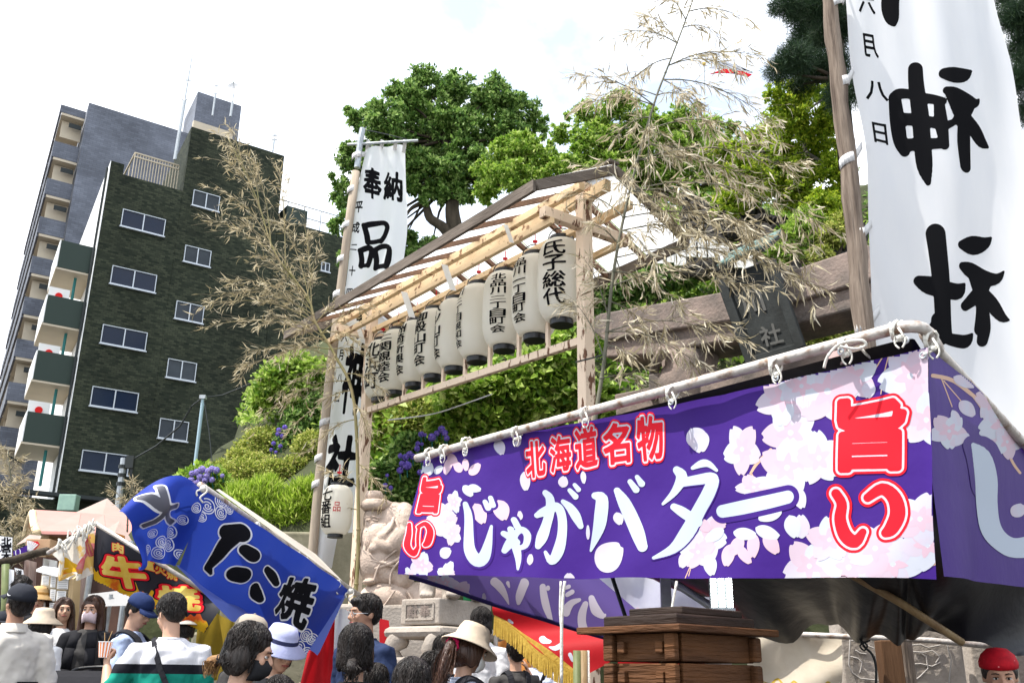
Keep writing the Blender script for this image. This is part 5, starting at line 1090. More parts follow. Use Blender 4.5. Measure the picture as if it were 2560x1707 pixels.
for lay, (gr, m) in enumerate(((17, M_pred), (10, M_pw), (4, M_pred))):
    I = [[(2098, 1232, 10), (2104, 1250, 11), (2118, 1262, 11), (2106, 1300, 18), (2120, 1340, 18), (2150, 1360, 14), (2168, 1338, 6)], [(2172, 1250, 10), (2210, 1226, 14), (2240, 1240, 17), (2254, 1280, 20), (2240, 1318, 20), (2222, 1332, 12)], [(2172, 1250, 10), (2168, 1290, 9), (2166, 1345, 7)]]
    I2 = [[(1036, 1316, 4), (1036, 1340, 6), (1032, 1370, 7), (1044, 1388, 6), (1056, 1372, 3)], [(1058, 1322, 4), (1075, 1314, 5), (1087, 1332, 7), (1080, 1358, 7), (1072, 1366, 4)], [(1060, 1322, 3), (1057, 1350, 3), (1056, 1374, 2.5)]]
    I = [[(2098, 1236, 6), (2112, 1262, 7), (2108, 1300, 9), (2122, 1340, 11), (2148, 1356, 10), (2166, 1332, 4)], [(2176, 1246, 5), (2212, 1224, 9), (2242, 1246, 12), (2252, 1286, 14), (2238, 1322, 12), (2224, 1334, 6)]]
    B3.print_('red_lettering', sshape(I, (0, 0, 1), gr*.95+2, 3.2), m, 8+lay, pb); B3.print_('red_lettering', sshape(I2, (0, 0, 1), gr*.42-1, 1.8), m, 8+lay, pb)
# side banner on the right
B4 = Patch([(0, (2320, 868, 3.41), (2560, 1086, 4.70)), (.57, (2330, 1200, 3.42), (2560, 1306, 4.70)), (1, (2360, 1440, 3.44), (2560, 1467, 4.70))], lambda u, v: .018*np.sin(9*u+2*v)*np.minimum(u*6, 1)+.02*v*np.sin(23*u)*np.exp(-u*3), smooth=False)
# extend past the frame
_b0 = B4.base
def ext(u, v): return _b0(np.asarray(u)*2.0, np.asarray(v))
B4.base = ext
pb4 = T('stall_banner', 'purple banner on the side of the stall receding from the corner pipe', 'banner', tuple(B4.pt(np.array(.5), np.array(1.)).tolist()), 'purple stall banners')
o = B4.mesh('cloth', M_pur, pb4, 60, 30)
tw = [[(*C7(1455, 320), 5), (*C7(1560, 350), 5), (*C7(1680, 450), 4.5), (*C7(1850, 560), 4)], [(*C7(1870, 660), 4), (*C7(1930, 800), 3.5), (*C7(1983, 880), 3)], [(*C7(1500, 340), 1.4), (*C7(1550, 500), 1.2)], [(*C7(1510, 350), 1.4), (*C7(1600, 470), 1.2)], [(*C7(1650, 430), 1.4), (*C7(1760, 570), 1.2)], [(*C7(1460, 320), 1.4), (*C7(1570, 345), 1.2)]]
[B4.print_('twig', sshape([q_], (0, 0, 1), 0, 1.5), M_pbr, .7+.1*i_, pb4) for i_, q_ in enumerate(tw)]
lay_flowers(B4, pb4, [(*C7(1860, 600), 62, .4), (*C7(1790, 470), 46, .9), (*C7(1530, 640), 40, .3), (*C7(1900, 700), 40, .1)], 1)
lay_petals(B4, pb4, [(*C7(1560, 330), 58, .45, .24), (*C7(1590, 470), 54, .8, .3), (*C7(1550, 520), 46, 1.2, .22), (*C7(1530, 720), 60, -.5, .2), (*C7(1940, 1130), 40, -.9, .4)], M_ppet, 4)
S4 = [[(1668, 720, 14), (1730, 800, 60), (1765, 920, 72), (1775, 1050, 66), (1800, 1180, 60), (1850, 1260, 56), (1930, 1310, 56), (2020, 1300, 58), (2140, 1230, 50)]]
B4.print_('print_surround', sshape([[(1660, 720, 14), (1740, 790, 70), (1780, 920, 80)]], c17, 18, 4), M_pur, 6, pb4)
B4.print_('lettering', sshape(S4, c17, 0, 3), M_pl, 7.2, pb4)
# inner left side banner seen from behind
M_puri = mat('purple cloth from behind', (.12, .08, .28), .8, (.10, .07, .25), 2, .2, 5, tr=.4, trcol=(.20, .14, .42)); M_pwi = mat('printed white from behind', (.62, .56, .62), .7, tr=.4)
B5 = Patch([(0, (1012, 1395, 5.66), (1440, 1392, 6.3)), (1, (1020, 1443, 5.66), (1752, 1664, 6.3))], lambda u, v: .03*np.sin(6*u+2*v)*v+.01*np.sin(18*u), smooth=False)
pb5 = T('stall_banner', 'back of the left side banner with reversed kana showing through', 'banner', tuple(B5.pt(np.array(.5), np.array(1.)).tolist()), 'purple stall banners')
B5.mesh('cloth', M_puri, pb5, 70, 20)
c11 = (1100, 1450, .19558)
KI = [[(690, 20, 50), (760, 80, 50), (840, 190, 30), (895, 295, 6)], [(1090, 20, 60), (1050, 110, 58), (1020, 200, 52), (1012, 280, 24)], [(1330, 60, 38), (1350, 180, 50), (1380, 320, 52), (1430, 470, 30), (1460, 570, 5)], [(1395, 70, 24), (1400, 85, 24)],
 [(1600, 95, 20), (1645, 80, 26)], [(1640, 170, 28), (1690, 145, 30)], [(1640, 380, 50), (1650, 330, 55), (1700, 270, 40), (1785, 245, 22)], [(1935, 230, 40), (1960, 310, 50), (2000, 390, 55), (2080, 460, 30), (2110, 440, 10)], [(1860, 300, 36), (1835, 400, 48), (1840, 520, 50), (1880, 640, 56), (1950, 760, 50), (1985, 800, 30), (2060, 700, 40), (2110, 660, 30)],
 [(570, 170, 18), (575, 210, 28)], [(1160, 450, 34), (1185, 510, 40)], [(1550, 720, 26), (1555, 760, 14)], [(860, 40, 24), (880, 90, 12)]]
[B5.print_('lettering', sshape([q_], c11, 0, 2.4), M_pwi, 1.5, pb5) for q_ in KI]
lay_flowers(B5, pb5, [(1145, 1485, 34, .4), (1110, 1460, 22, .9), (1080, 1452, 18, .2)], 1)
mb = MB(); P0 = [Vector(B5.pt(np.array(u), np.array(1.0)).tolist()) for u in np.linspace(0, 1, 30)]; mb.tube(P0, .013, 6); mb.build('hem', mat('dark purple hem', (.02, .012, .08), .6), pb5, True)
B5b = Patch([(0, (1460, 1420, 7.4), (1780, 1420, 7.2)), (1, (1500, 1600, 7.4), (1800, 1600, 7.2))], lambda u, v: .04*np.sin(9*u+4*v)+.02*np.sin(23*u), smooth=False)
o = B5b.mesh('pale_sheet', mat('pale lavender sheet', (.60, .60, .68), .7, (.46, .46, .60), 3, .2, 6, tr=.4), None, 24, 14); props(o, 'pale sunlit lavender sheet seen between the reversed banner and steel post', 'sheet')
lay_petals(B5b, o, [(1600, 1540, 26, -1.9, .25), (1612, 1545, 26, -1.2, .25), (1580, 1548, 24, -2.2, .22), (1625, 1550, 22, -1.3, .3)], M_pp3, 2)
# pipes and ropes of the stall
pipe = T('stall_pipe', 'rust flecked horizontal pipe carrying the long purple banner', 'pipe', at(1700, 1000, 4.6))
A = at(1042, 1145, 5.72); Bq = at(2250, 818, 3.42); Cq = at(2310, 822, 3.40); Dq = at(2345, 880, 3.55); Eq = at(2570, 1120, 4.78); Fq = at(2900, 1360, 6.6)
mb = MB(); mb.tube([A.lerp(Bq, t) for t in np.linspace(0, 1, 14)]+catm3([Bq, Cq, Dq])[1:-1], .0235, 14); mb.build('front_tube', M_pipe, pipe, True)
mb = MB(); mb.tube([Dq, Eq, Fq], .0235, 14); mb.build('side_tube', M_pipe, pipe, True)
mb = MB(); mb.tube([Cq.lerp(Dq, .2), Cq.lerp(Dq, .9)], .030, 14); mb.build('elbow_collar', M_pipe, pipe, True)
mb = MB(); cbr = at(2108, 868, 3.72); mb.box(cbr+Vector((0, .05, -.03)), (.05, .16, .10)); mb.build('bracket', mat('pink primer steel', (.55, .38, .36), .6), pipe, bevel=.004)
def rope_tie(px, py, ex, ey, d, lab, big=1.0):
    """rope wound round the pipe with a knot and a line down to an eyelet in the cloth"""
    o = T('rope_tie', lab, 'rope', at(px, py, d), 'ropes tying the purple banner to its pipe'); c = at(px, py, d); ax = (Bq-A).normalized(); u1 = Vector((0, 0, 1)); v1 = ax.cross(u1).normalized()
    mb = MB(); pts = [c+ax*(.012*math.sin(i*.8)+(i/26-.5)*.03)+(u1*math.cos(i*.72)+v1*math.sin(i*.72))*(.031+.003*rnd.random()) for i in range(27)]; mb.tube(pts, .0048*big, 6)
    e = at(ex, ey, d-.02); n0 = c-u1*.04-v1*0; side = Vector((0, -.03, 0))
    mb.tube([c+side, n0+side+ax*.02, n0+side-ax*.015-u1*.01, e+side*.6], .0045*big, 6); mb.ell(n0+side, (.011*big, .010*big, .010*big), 8, 6)
    for s in (1, -1): mb.tube(catm3([n0+side, n0+side+ax*s*.016+u1*.008, n0+side+ax*s*.02-u1*.02, n0+side+ax*s*.006-u1*.04]), .0035*big, 5)
    mb.build('knot', M_rope, o, True)
    mb = MB(); q = e+Vector((0, -.008, 0)); t = [q+(ax*math.cos(a)+u1*math.sin(a))*.011 for a in np.linspace(0, 2*math.pi, 15)]; mb.tube(t, .004, 6, cap=False); mb.build('eyelet', M_alu, o, True)
for i, (x, y, ex, ey) in enumerate([(1072, 1134, 1068, 1148), (1108, 1126, 1104, 1142), (1164, 1108, 1165, 1134), (1290, 1082, 1299, 1097), (1462, 1034, 1462, 1053), (1677, 984, 1677, 1006), (1935, 918, 1938, 946), (2108, 868, 2100, 880), (2238, 826, 2262, 852), (2322, 852, 2305, 890)]):
    rope_tie(x, y, ex, ey, (A+(Bq-A)*min(max((x-1042)/(2250-1042), 0), 1)).y*0+1/((1/5.72)+(1/3.42-1/5.72)*min(max((x-1042)/1208, 0), 1)), ['knotted rope end at the far left tip of the pipe', 'small rope knot beside the far left tip', 'rope knot above the left blossoms', 'rope knot left of the red lettering', 'rope knot above the red lettering', 'rope knot over the plain purple middle', 'thick rope knot where the blossoms begin', 'loose rope loop round the pink bracket', 'rope tie beside the pipe elbow', 'bunched rope at the pipe elbow corner'][i]+' holding the purple banner', 1.1 if x > 1900 else .9)
mb = MB(); pts = [at(2060, 920, 3.6), at(2070, 890, 3.58), at(2100, 860, 3.55), at(2150, 850, 3.5), at(2165, 862, 3.5), at(2140, 872, 3.5), at(2100, 866, 3.5)]; mb.tube(catm3(pts), .006, 6); mb.tube(catm3([at(2150, 866, 3.6), at(2165, 885, 3.6), at(2190, 905, 3.65)]), .006, 6); o = mb.build('loose_rope', M_rope, None, True); props(o, 'loose white rope loop lying over the pipe by the bracket', 'rope')
# hanging ropes
for i, (pts, lab) in enumerate([([(1402, 1452, 4.6), (1400, 1530, 4.6), (1405, 1600, 4.6), (1402, 1690, 4.6)], 'thin white rope hanging straight below the purple banner'), ([(1412, 1452, 4.6), (1407, 1500, 4.6), (1404, 1580, 4.6), (1404, 1707, 4.6)], 'thicker white rope hanging beside the thin one'), ([(1692, 1452, 4.0), (1672, 1560, 4.0), (1640, 1707, 4.0), (1628, 1760, 4.0)], 'white rope slanting down in front of the wooden steamer boxes')]):
    mb = MB(); q = catm3([at(*p) for p in pts]); mb.tube(q, .0055 if i != 1 else .008, 6); o = mb.build('hanging_rope', M_rope, None, True); props(o, lab, 'rope')
# tarpaulin roof, its poles and backing
M_tarp = mat('black navy tarpaulin', (.008, .008, .013), .35, (.014, .012, .012), 1.5, .35, 6, spec=.3)
tarp = Patch([(0, (1150, 1130, 5.6), (2330, 850, 3.5)), (.35, (1300, 1310, 5.8), (2500, 1120, 4.2)), (1, (1500, 1430, 6.6), (2700, 1720, 6.2))], None)
U, V_ = np.meshgrid(np.linspace(0, 1, 61), np.linspace(0, 1, 31))
f0 = [A+Vector((.1, .05, -.01)), Bq.lerp(Cq, .8)+Vector((-.02, .06, -.02))]; 
edge = [(1560, 1440, 6.0), (1700, 1452, 6.0), (1800, 1500, 6.0), (1870, 1560, 6.0), (1895, 1588, 5.9), (1985, 1590, 5.8), (2040, 1578, 5.75), (2093, 1556, 5.7), (2130, 1585, 5.6), (2180, 1600, 5.5), (2240, 1618, 5.4), (2262, 1594, 5.4), (2290, 1580, 5.3), (2330, 1600, 5.3), (2400, 1592, 5.2), (2470, 1600, 5.2), (2560, 1645, 5.2), (2760, 1720, 5.4)]
ep = [at(*e) for e in edge]; nE = len(ep); fu = np.linspace(0, 1, nE); gu = np.linspace(0, 1, 90); E3 = np.stack([np.interp(gu, fu, [p[k] for p in ep]) for k in range(3)], -1)
fro = [A+Vector((.3, .1, -.03)), A.lerp(Bq, .5)+Vector((0, .1, -.03)), Bq+Vector((0, .08, -.03)), Cq+Vector((-.02, .05, -.02)), Dq+Vector((-.03, .03, -.02)), Eq+Vector((-.03, 0, -.02)), Fq+Vector((0, 0, -.02))]
F3 = np.stack([np.interp(gu, [0, .25, .5, .58, .66, .84, 1], [p[k] for p in fro]) for k in range(3)], -1)
tv = np.linspace(0, 1, 26)[:, None, None]; G = F3[None]*(1-tv)+E3[None]*tv; sag = np.sin(np.pi*tv[..., 0])*.10; G[..., 2] -= sag*(1+.4*np.sin(gu*19)[None])+.018*np.sin(gu*60)[None]*np.sin(tv[..., 0]*5)+.03*np.sin(gu*31+tv[..., 0]*6)*tv[..., 0]
ii = np.arange(25)[:, None]*90+np.arange(89)[None]; o = np_mesh('tarpaulin', G.reshape(-1, 3), np.stack([ii, ii+1, ii+91, ii+90], -1).reshape(-1, 4), M_tarp, True); props(o, 'black tarpaulin roof sagging over the back of the purple stall', 'tarpaulin')
M_bamp = mat('bamboo yellow pole', (.36, .26, .13), .5, (.22, .14, .07), 10, .3, 40, stretch=(1, 1, .3))
def strut(name, pts, r, m, lab, cat='pole'): mb = MB(); mb.tube([at(*p) for p in pts], r, 10); o = mb.build(name, m, None, True); props(o, lab, cat); return o
strut('roof_pole', [(2110, 1425, 4.9), (2250, 1505, 4.95), (2405, 1605, 5.1)], .02, M_bamp, 'bamboo coloured pole slanting under the black tarpaulin')
strut('roof_pole', [(1600, 1400, 5.5), (1770, 1510, 5.3), (1870, 1575, 5.2)], .022, M_steel, 'grey steel tube slanting down behind the hidden lamp')
strut('rear_pipe', [(1880, 1580, 6.1), (2150, 1592, 5.95), (2330, 1600, 5.9), (2530, 1620, 5.8)], .017, M_pipe, 'thin rear pipe running behind the tarpaulin edge')
strut('roof_pole', [(1530, 1440, 5.9), (1570, 1560, 5.9), (1600, 1640, 5.9)], .012, M_dark, 'thin dark rod leaning behind the reversed banner')
mb = MB(); a = at(1662, 1400, 5.4); b = at(1662, 1600, 5.4); b.z = gz(5.4); mb.beam(a, b, .055, .035, (0, 1, 0)); o = mb.build('slotted_post', M_steel, None); props(o, 'grey slotted steel post left of the lamp under the stall', 'post')
mb = MB(); a = at(2218, 1600, 5.6); b = Vector((a.x+.02, a.y, gz(5.6))); mb.beam(b, a, .115, .10, (0, 1, 0)); o = mb.build('timber_post', mat('brown timber post', (.14, .075, .04), .75, (.08, .04, .02), 5, .4, 30, stretch=(1, 1, .15)), None, bevel=.006); props(o, 'square brown timber post under the rear pipe', 'post')
mb = MB(); mb.tube(catm3([at(2148, 1590, 5.5), at(2160, 1615, 5.5), at(2180, 1635, 5.5), at(2190, 1670, 5.5), at(2188, 1740, 5.5)]), .007, 5); mb.tube(catm3([at(2150, 1600, 5.48), at(2168, 1612, 5.48), at(2160, 1625, 5.48), at(2150, 1612, 5.48), at(2175, 1600, 5.48)]), .005, 5); o = mb.build('black_cable', M_dark, None, True); props(o, 'tangled black power cable hanging beside the timber post', 'cable')
B6 = Patch([(0, (1868, 1588, 6.1), (2105, 1592, 6.0)), (1, (1868, 1790, 6.1), (2105, 1790, 6.0))], lambda u, v: .03*np.sin(5*u+7*v)+.015*np.sin(14*u-5*v), smooth=False)
o = B6.mesh('cloth_screen', mat('cream canvas', (.66, .60, .50), .8, (.52, .44, .33), 2, .2, 12, tr=.2), None, 30, 20); props(o, 'cream canvas screen hanging behind the wooden steamer boxes', 'cloth screen')
B6.print_('trim', sshape([[(1930, 1707, 2.5), (1945, 1696, 2.5), (1958, 1712, 2.5)], [(1975, 1712, 2.5), (1985, 1702, 2.5), (1996, 1712, 2.5)], [(1893, 1684, 1.5), (1905, 1700, 1.5), (1920, 1707, 1.5)], [(2060, 1712, 2.5), (2068, 1704, 2.5), (2078, 1712, 2.5)]], (0, 0, 1), 0, 1.2), mat('gold braid', (.45, .30, .04), .6), 3, o)
# LED lamp
M_led = mat('lit LED', (1, 1, 1), .5, emis=6); lamp = T('work_lamp', 'lit white LED panel lamp hanging below the purple banner', 'lamp', at(1804, 1512, 4.3))
mb = MB(); c = at(1804, 1462, 4.3); hw = .046; mb.box(c+Vector((0, .02, -.005)), (.10, .02, .19)); mb.build('housing', mat('grey lamp housing', (.16, .19, .19), .5), lamp, bevel=.003)
mb = MB()
for i in range(11):
    for j in range(15):
        if i not in (3, 7): mb.box(c+Vector((-.043+.086*i/10, .006, -.088+.165*j/14)), (.0052, .006, .0062))
o = mb.build('led_grid', M_led, lamp); o['kind'] = 'stuff'
mb = MB(); mb.box(c+Vector((0, .01, -.102)), (.104, .03, .012)); mb.build('bezel', M_alu, lamp); mb = MB(); mb.tube([c+Z*.09, c+Z*.5], .004, 5); mb.build('cord', M_dark, lamp)
# wooden steamer boxes
M_wood = mat('aged steamer wood', (.115, .048, .018), .7, (.035, .016, .008), 3.5, .8, 22, stretch=(.35, .35, 3.5), detail=9, sharp=(.35, .7)); M_woodd = mat('charred dark wood', (.035, .022, .016), .6, (.018, .012, .010), 6, .4, 25, stretch=(.4, .4, 3))
wc = at(1695, 1640, 3.95); wr = R(-33); WX = Vector((math.cos(wr), math.sin(wr), 0)); WY = Vector((-math.sin(wr), math.cos(wr), 0)); WZ = Z
cf = at(1693, 1580, 3.62); d1 = at(1518, 1570, 3.88)-cf; d1.z = 0; l1 = d1.length; d1.normalize(); d2_ = at(1888, 1572, 3.95)-cf; d2_.z = 0; l2 = d2_.length; d2_.normalize()
def WB(a, b, z): return Vector((cf.x, cf.y, 0))+d1*a+d2_*b+Z*z
zlid = at(1693, 1570, 3.62).z; zt1 = at(1693, 1580, 3.62).z; th = at(1693, 1580, 3.62).z-at(1693, 1652, 3.62).z
def board(a, b, w_, hz0, hz1, m, name, parent, nrm):
    mb = MB(); mb.prism([Vector((a.x, a.y, hz0)), Vector((b.x, b.y, hz0)), Vector((b.x, b.y, hz1)), Vector((a.x, a.y, hz1))], nrm*w_); return mb.build(name, m, parent, bevel=.005)
for i in range(6):
    zt_ = zt1-i*(th+.006); zb_ = zt_-th
    if zb_ < gz(4): break
    bxo = T('steamer_box', ['topmost dark wooden steamer box under the charred lid boards', 'second wooden steamer box from the top of the stack', 'third wooden steamer box down the stack', 'fourth wooden steamer box down the stack', 'fifth wooden steamer box down the stack', 'lowest wooden steamer box of the stack'][i], 'steamer box', WB(l1/2, l2/2, zb_), 'stacked wooden steamer boxes')
    board(WB(.02, .0, 0), WB(l1-.02, .0, 0), .022, zb_, zt_, M_wood, 'front_board', bxo, d2_); board(WB(0, .025, 0), WB(0, l2-.02, 0), .022, zb_, zt_, M_wood, 'side_board', bxo, d1)
    board(WB(.02, l2-.02, 0), WB(l1-.02, l2-.02, 0), .022, zb_, zt_, M_wood, 'rear_board', bxo, -d2_); board(WB(l1, .0, 0), WB(l1, l2-.02, 0), .022, zb_, zt_, M_wood, 'side_board', bxo, -d1)
    for a_, nn, b_ in ((-.012, d1, 0), (l1-.055, d1, 0)):
        mb = MB(); q = WB(a_+.03, -.014, (zt_+zb_)/2); mb.box(q, (.05, .03, th*.98), (d1, d2_, Z)); mb.build('corner_joint', M_wood, bxo, bevel=.008)
        mb = MB(); mb.box(WB(a_+(.085 if a_ < 0 else -.03), -.010, (zt_+zb_)/2), (.035, .024, th*.42), (d1, d2_, Z)); mb.build('tenon', M_wood, bxo, bevel=.004)
    mb = MB(); mb.box(WB(-.012, l2-.03, (zt_+zb_)/2), (.035, .05, th*.94), (d1, d2_, Z)); mb.build('corner_joint', M_wood, bxo, bevel=.01)
lid = T('steamer_cover', 'charred dark lid boards on top of the wooden steamer stack', 'lid', WB(l1/2, l2/2, zt1))
mb = MB(); mb.prism([WB(-.05, -.05, zt1+.002), WB(l1+.12, -.05, zt1+.002), WB(l1+.12, l2+.02, zt1+.002), WB(-.05, l2+.09, zt1+.002)], Z*.026); mb.build('tray_board', M_wood, lid, bevel=.004)
mb = MB(); mb.prism([WB(0, -.0, zt1+.029), WB(l1+.02, 0, zt1+.029), WB(l1+.02, l2, zt1+.029), WB(0, l2, zt1+.029)], Z*.038); mb.build('lid_board', M_woodd, lid, bevel=.006)
mb = MB(); mb.prism([WB(.02, .06, zt1+.068), WB(l1-.06, .06, zt1+.068), WB(l1-.06, l2-.05, zt1+.068), WB(.02, l2-.05, zt1+.068)], Z*.028); mb.build('lid_board', M_woodd, lid, bevel=.006)
# stall counter below, unseen supports
mb = MB(); mb.box((cf.x+.15, cf.y+.35, .5), (1.5, .7, .04)); o = mb.build('stall_counter', M_wood); props(o, 'wooden counter of the potato stall under the steamer boxes', 'counter')

# ================================================================== RED STALL CLOTH WITH GOLD FRINGE, POSTERS
M_redc = mat('red curtain cloth', (.46, .012, .018), .6, (.40, .010, .015), 3, tr=.3); M_gold = mat('gold fringe', (.62, .42, .08), .5, (.48, .30, .05), 30, .3, 60, tr=.2); M_orc = mat('orange stall sheet', (.70, .26, .05), .6, (.62, .30, .12), 3, .2, 8, tr=.35)
B7 = Patch([(0, (1238, 1490, 7.2), (1760, 1520, 6.4)), (1, (1238, 1536, 7.2), (1560, 1712, 6.6))], lambda u, v: .03*np.sin(8*u+3*v), smooth=False)
B7 = Patch([(0, (1236, 1500, 7.2), (1640, 1600, 6.6)), (1, (1238, 1542, 7.2), (1440, 1690, 6.7))], lambda u, v: .03*np.sin(8*u+3*v), smooth=False)
rc = T('stall_curtain', 'red curtain with white lettering and a gold fringe behind the purple banner', 'curtain', at(1340, 1680, 7)); B7.mesh('cloth', M_redc, rc, 40, 14)
[B7.print_('lettering', sshape([q_], (0, 0, 1), 0, 1.5), M_pw, 2, rc) for q_ in [[(1355, 1594, 8), (1362, 1602, 9), (1375, 1606, 6)], [(1378, 1622, 2), (1392, 1625, 6), (1405, 1618, 7)], [(1428, 1640, 5), (1432, 1650, 4)], [(1272, 1550, 4), (1278, 1554, 3)]]]
n = 150; 
mb = MB()
for i in range(n):
    u = i/(n-1); p = Vector(B7.pt(np.array(u), np.array(1.0)).tolist()); L_ = .115*(1+.1*rnd.random()); mb.tube([p+Vector((0, -.012, 0)), p+Vector((rnd.uniform(-.008, .008), -.016, -L_))], .005, 4, cap=False)
o = mb.build('fringe', M_gold, rc); o['kind'] = 'stuff'
mb = MB(); P0 = [Vector(B7.pt(np.array(u), np.array(.96)).tolist())+Vector((0, -.01, 0)) for u in np.linspace(0, 1, 30)]
for a, b in zip(P0[:-1], P0[1:]): mb.quad(a-Z*.035, b-Z*.035, b+Z*.02, a+Z*.02)
mb.build('gold_band', M_gold, rc, True)
B8 = Patch([(0, (1545, 1600, 7.1), (1760, 1600, 7)), (1, (1545, 1760, 7.1), (1760, 1760, 7))], lambda u, v: .03*np.sin(8*u), smooth=False); rc2 = T('stall_curtain', 'red curtain piece with a white stroke behind the bamboo poles', 'curtain', at(1560, 1740, 7)); B8.mesh('cloth', M_redc, rc2, 20, 10)
B8.print_('lettering', sshape([[(1475, 1665, 2), (1492, 1668, 8), (1505, 1655, 5)]], (0, 0, 1), 0, 1.5), M_pw, 2, rc2)
for x, m, lab in ((1443, M_bamp, 'greenish bamboo pole at the end of the gold fringe'), (1458, M_bamp, 'tan bamboo pole beside the greenish one'), (1469, M_rope, 'slim pale pole behind the two bamboo poles')):
    mb = MB(); a = at(x, 1625, 6.5); b = Vector((a.x, a.y, gz(6.5))); mb.tube([a, b], .028 if x < 1465 else .012, 10); o = mb.build('stall_pole', m if x != 1443 else mat('green bamboo', (.16, .18, .08), .5, (.10, .13, .05), 8), None, True); props(o, lab, 'pole')
B9 = Patch([(0, (1240, 1570, 9.6), (1330, 1600, 9.4)), (1, (1240, 1760, 9.6), (1340, 1760, 9.4))], lambda u, v: .05*np.sin(7*u+4*v), smooth=False); o = B9.mesh('orange_sheet', M_orc, None, 14, 14); props(o, 'orange translucent stall sheet below the gold fringe', 'sheet')
for nm, q, m, lab in (('poster', [(1158, 1490), (1178, 1494), (1184, 1580), (1160, 1578)], mat('green poster', (.04, .35, .12), .6), 'green edge of a printed poster beside the stone plinth'), ('poster', [(1172, 1500), (1215, 1505), (1215, 1590), (1180, 1588)], mat('blue white poster', (.12, .42, .72), .6, (.8, .82, .85), 6, sharp=(.5, .52)), 'blue and white printed poster behind the short haired person')):
    mb = MB(); mb.prism([at(x, y, 9.0 if m.name == 'green poster' else 9.1) for x, y in q], (0, .02, 0)); o = mb.build(nm, m); props(o, lab, 'poster')
mb = MB(); a = at(1240, 1560, 8.9); mb.tube([a, Vector((a.x, a.y, gz(9)))], .02, 8); o = mb.build('stall_pole', M_pipe); props(o, 'pale stall pole beside the red collar under the fringe', 'pole')

# ================================================================== LEFT STALLS
M_blue = mat('blue banner cloth', (.015, .040, .30), .55, (.012, .034, .27), 2, .3, 5, tr=.2, trcol=(.03, .07, .42)); M_blueb = mat('blue cloth from behind', (.07, .10, .36), .6, tr=.45, trcol=(.12, .17, .5)); M_wpr = mat('white print', (.8, .8, .82), .5, tr=.2); M_kpr = mat('black print', (.009, .009, .012), .8, spec=.04)
c3 = (0, 1180, .3361); c4 = (500, 1180, .3361)
B10 = Patch([(0, (512, 1226, 6.0), (872, 1474, 8.0)), (1, (432, 1410, 6.0), (782, 1650, 7.7))], lambda u, v: .05*np.sin(3*u+2.5*v)+.03*np.sin(9*u-4*v)*v+.012*np.sin(24*u), smooth=False)
tk = T('stall_banner', 'blue banner with outlined black lettering sloping over the left stall', 'banner', at(620, 1560, 6.8)); B10.mesh('cloth', M_blue, tk, 70, 34)
BK = [[(1680, 430, 55), (1750, 410, 70), (1720, 490, 60), (1640, 530, 50), (1570, 650, 48), (1540, 700, 40), (1580, 755, 14)]]
BKs = sshape([[(1660, 440, 62), (1740, 445, 70)], [(1700, 480, 62), (1630, 570, 56), (1575, 660, 50), (1545, 710, 34)], [(1560, 700, 30), (1590, 750, 14)]], c3, 0, 2.2)
CO = [[[(285, 565, 42), (330, 600, 50), (350, 610, 36)], [(240, 750, 58), (275, 755, 60)]], [[(465, 715, 26), (510, 760, 34), (545, 820, 24)], [(390, 850, 34), (410, 900, 42), (440, 940, 28)]]]
TA = [[(150, 430, 52), (265, 440, 66)], [(210, 460, 62), (150, 530, 56), (105, 620, 46), (60, 700, 34)], [(60, 705, 34), (90, 755, 12)]]
YK = [('焼', [(715-55, 1432), (790, 1470), (775, 1585), (690, 1545)])]
out1 = merge([sshape(TA, c4, 4, 2.2)]+[sshape(s, c4, 3.5, 2.2) for s in CO]); blk = merge([sshape(TA, c4, 0, 2.2)]+[sshape(s, c4, 0, 2.2) for s in CO])
yk = [(702, 1440), (792, 1452), (775, 1578), (690, 1530)]
[B10.print_('lettering_outline', q_, M_wpr, 2, tk) for q_ in [sshape(TA, c4, 4, 2.2)]+[sshape(s_, c4, 3.5, 2.2) for s_ in CO]+[gshape('焼', yk, .075, 70)]]; [B10.print_('lettering', q_, M_kpr, 3, tk) for q_ in [sshape(TA, c4, 0, 2.2)]+[sshape(s_, c4, 0, 2.2) for s_ in CO]+[gshape('焼', yk, .035, 70)]]
def wave(cx, cy, r, sq=.9):
    S = [[(cx+math.cos(a)*r*sq, cy+math.sin(a)*r, r*.06) for a in np.linspace(0, 2*math.pi, 14)]]
    S.append([(cx+math.cos(a)*r*.72*sq*(1-a/26), cy+math.sin(a)*r*.72*(1-a/26), r*.06) for a in np.linspace(.6, 5.8, 12)]); S.append([(cx+math.cos(a)*r*(.45-a*.045)*sq, cy+math.sin(a)*r*(.45-a*.045), r*.06) for a in np.linspace(0, 7.5, 18)]); return S
wv = []
for x, y, r in ((510, 1262, 18), (545, 1250, 16), (540, 1278, 16), (566, 1270, 12), (493, 1288, 12)): wv += wave(x, y, r)
for x, y, r in ((785, 1590, 16), (770, 1622, 16), (800, 1600, 14), (755, 1600, 13), (790, 1635, 14), (740, 1620, 12), (775, 1645, 12)): wv += wave(x, y, r)
[B10.print_('wave_crest', sshape(wv[i:i+3], (0, 0, 1), .3, 1.1), M_wpr, 2, tk) for i in range(0, len(wv), 3)]
B11 = Patch([(0, (298, 1278, 5.7), (510, 1228, 6.0)), (.25, (310, 1300, 5.7), (505, 1262, 6.0)), (1, (330, 1398, 5.85), (434, 1412, 6.0))], lambda u, v: (.12*np.sin(3.0*u+2.0*v)+.07*np.sin(10*u-6*v)*v+.04*np.sin(8*v))*(1-np.clip(u, 0, 1)**5)+(.05*np.sin(2.5*v))*np.clip(u, 0, 1)**5)
_b = B11.base
def bow(u, v):
    P = _b(u, v); P = P.copy(); P[..., 2] += .14*np.sin(np.pi*np.clip(u, 0, 1))*(1-v)*.9; return P
B11.base = bow
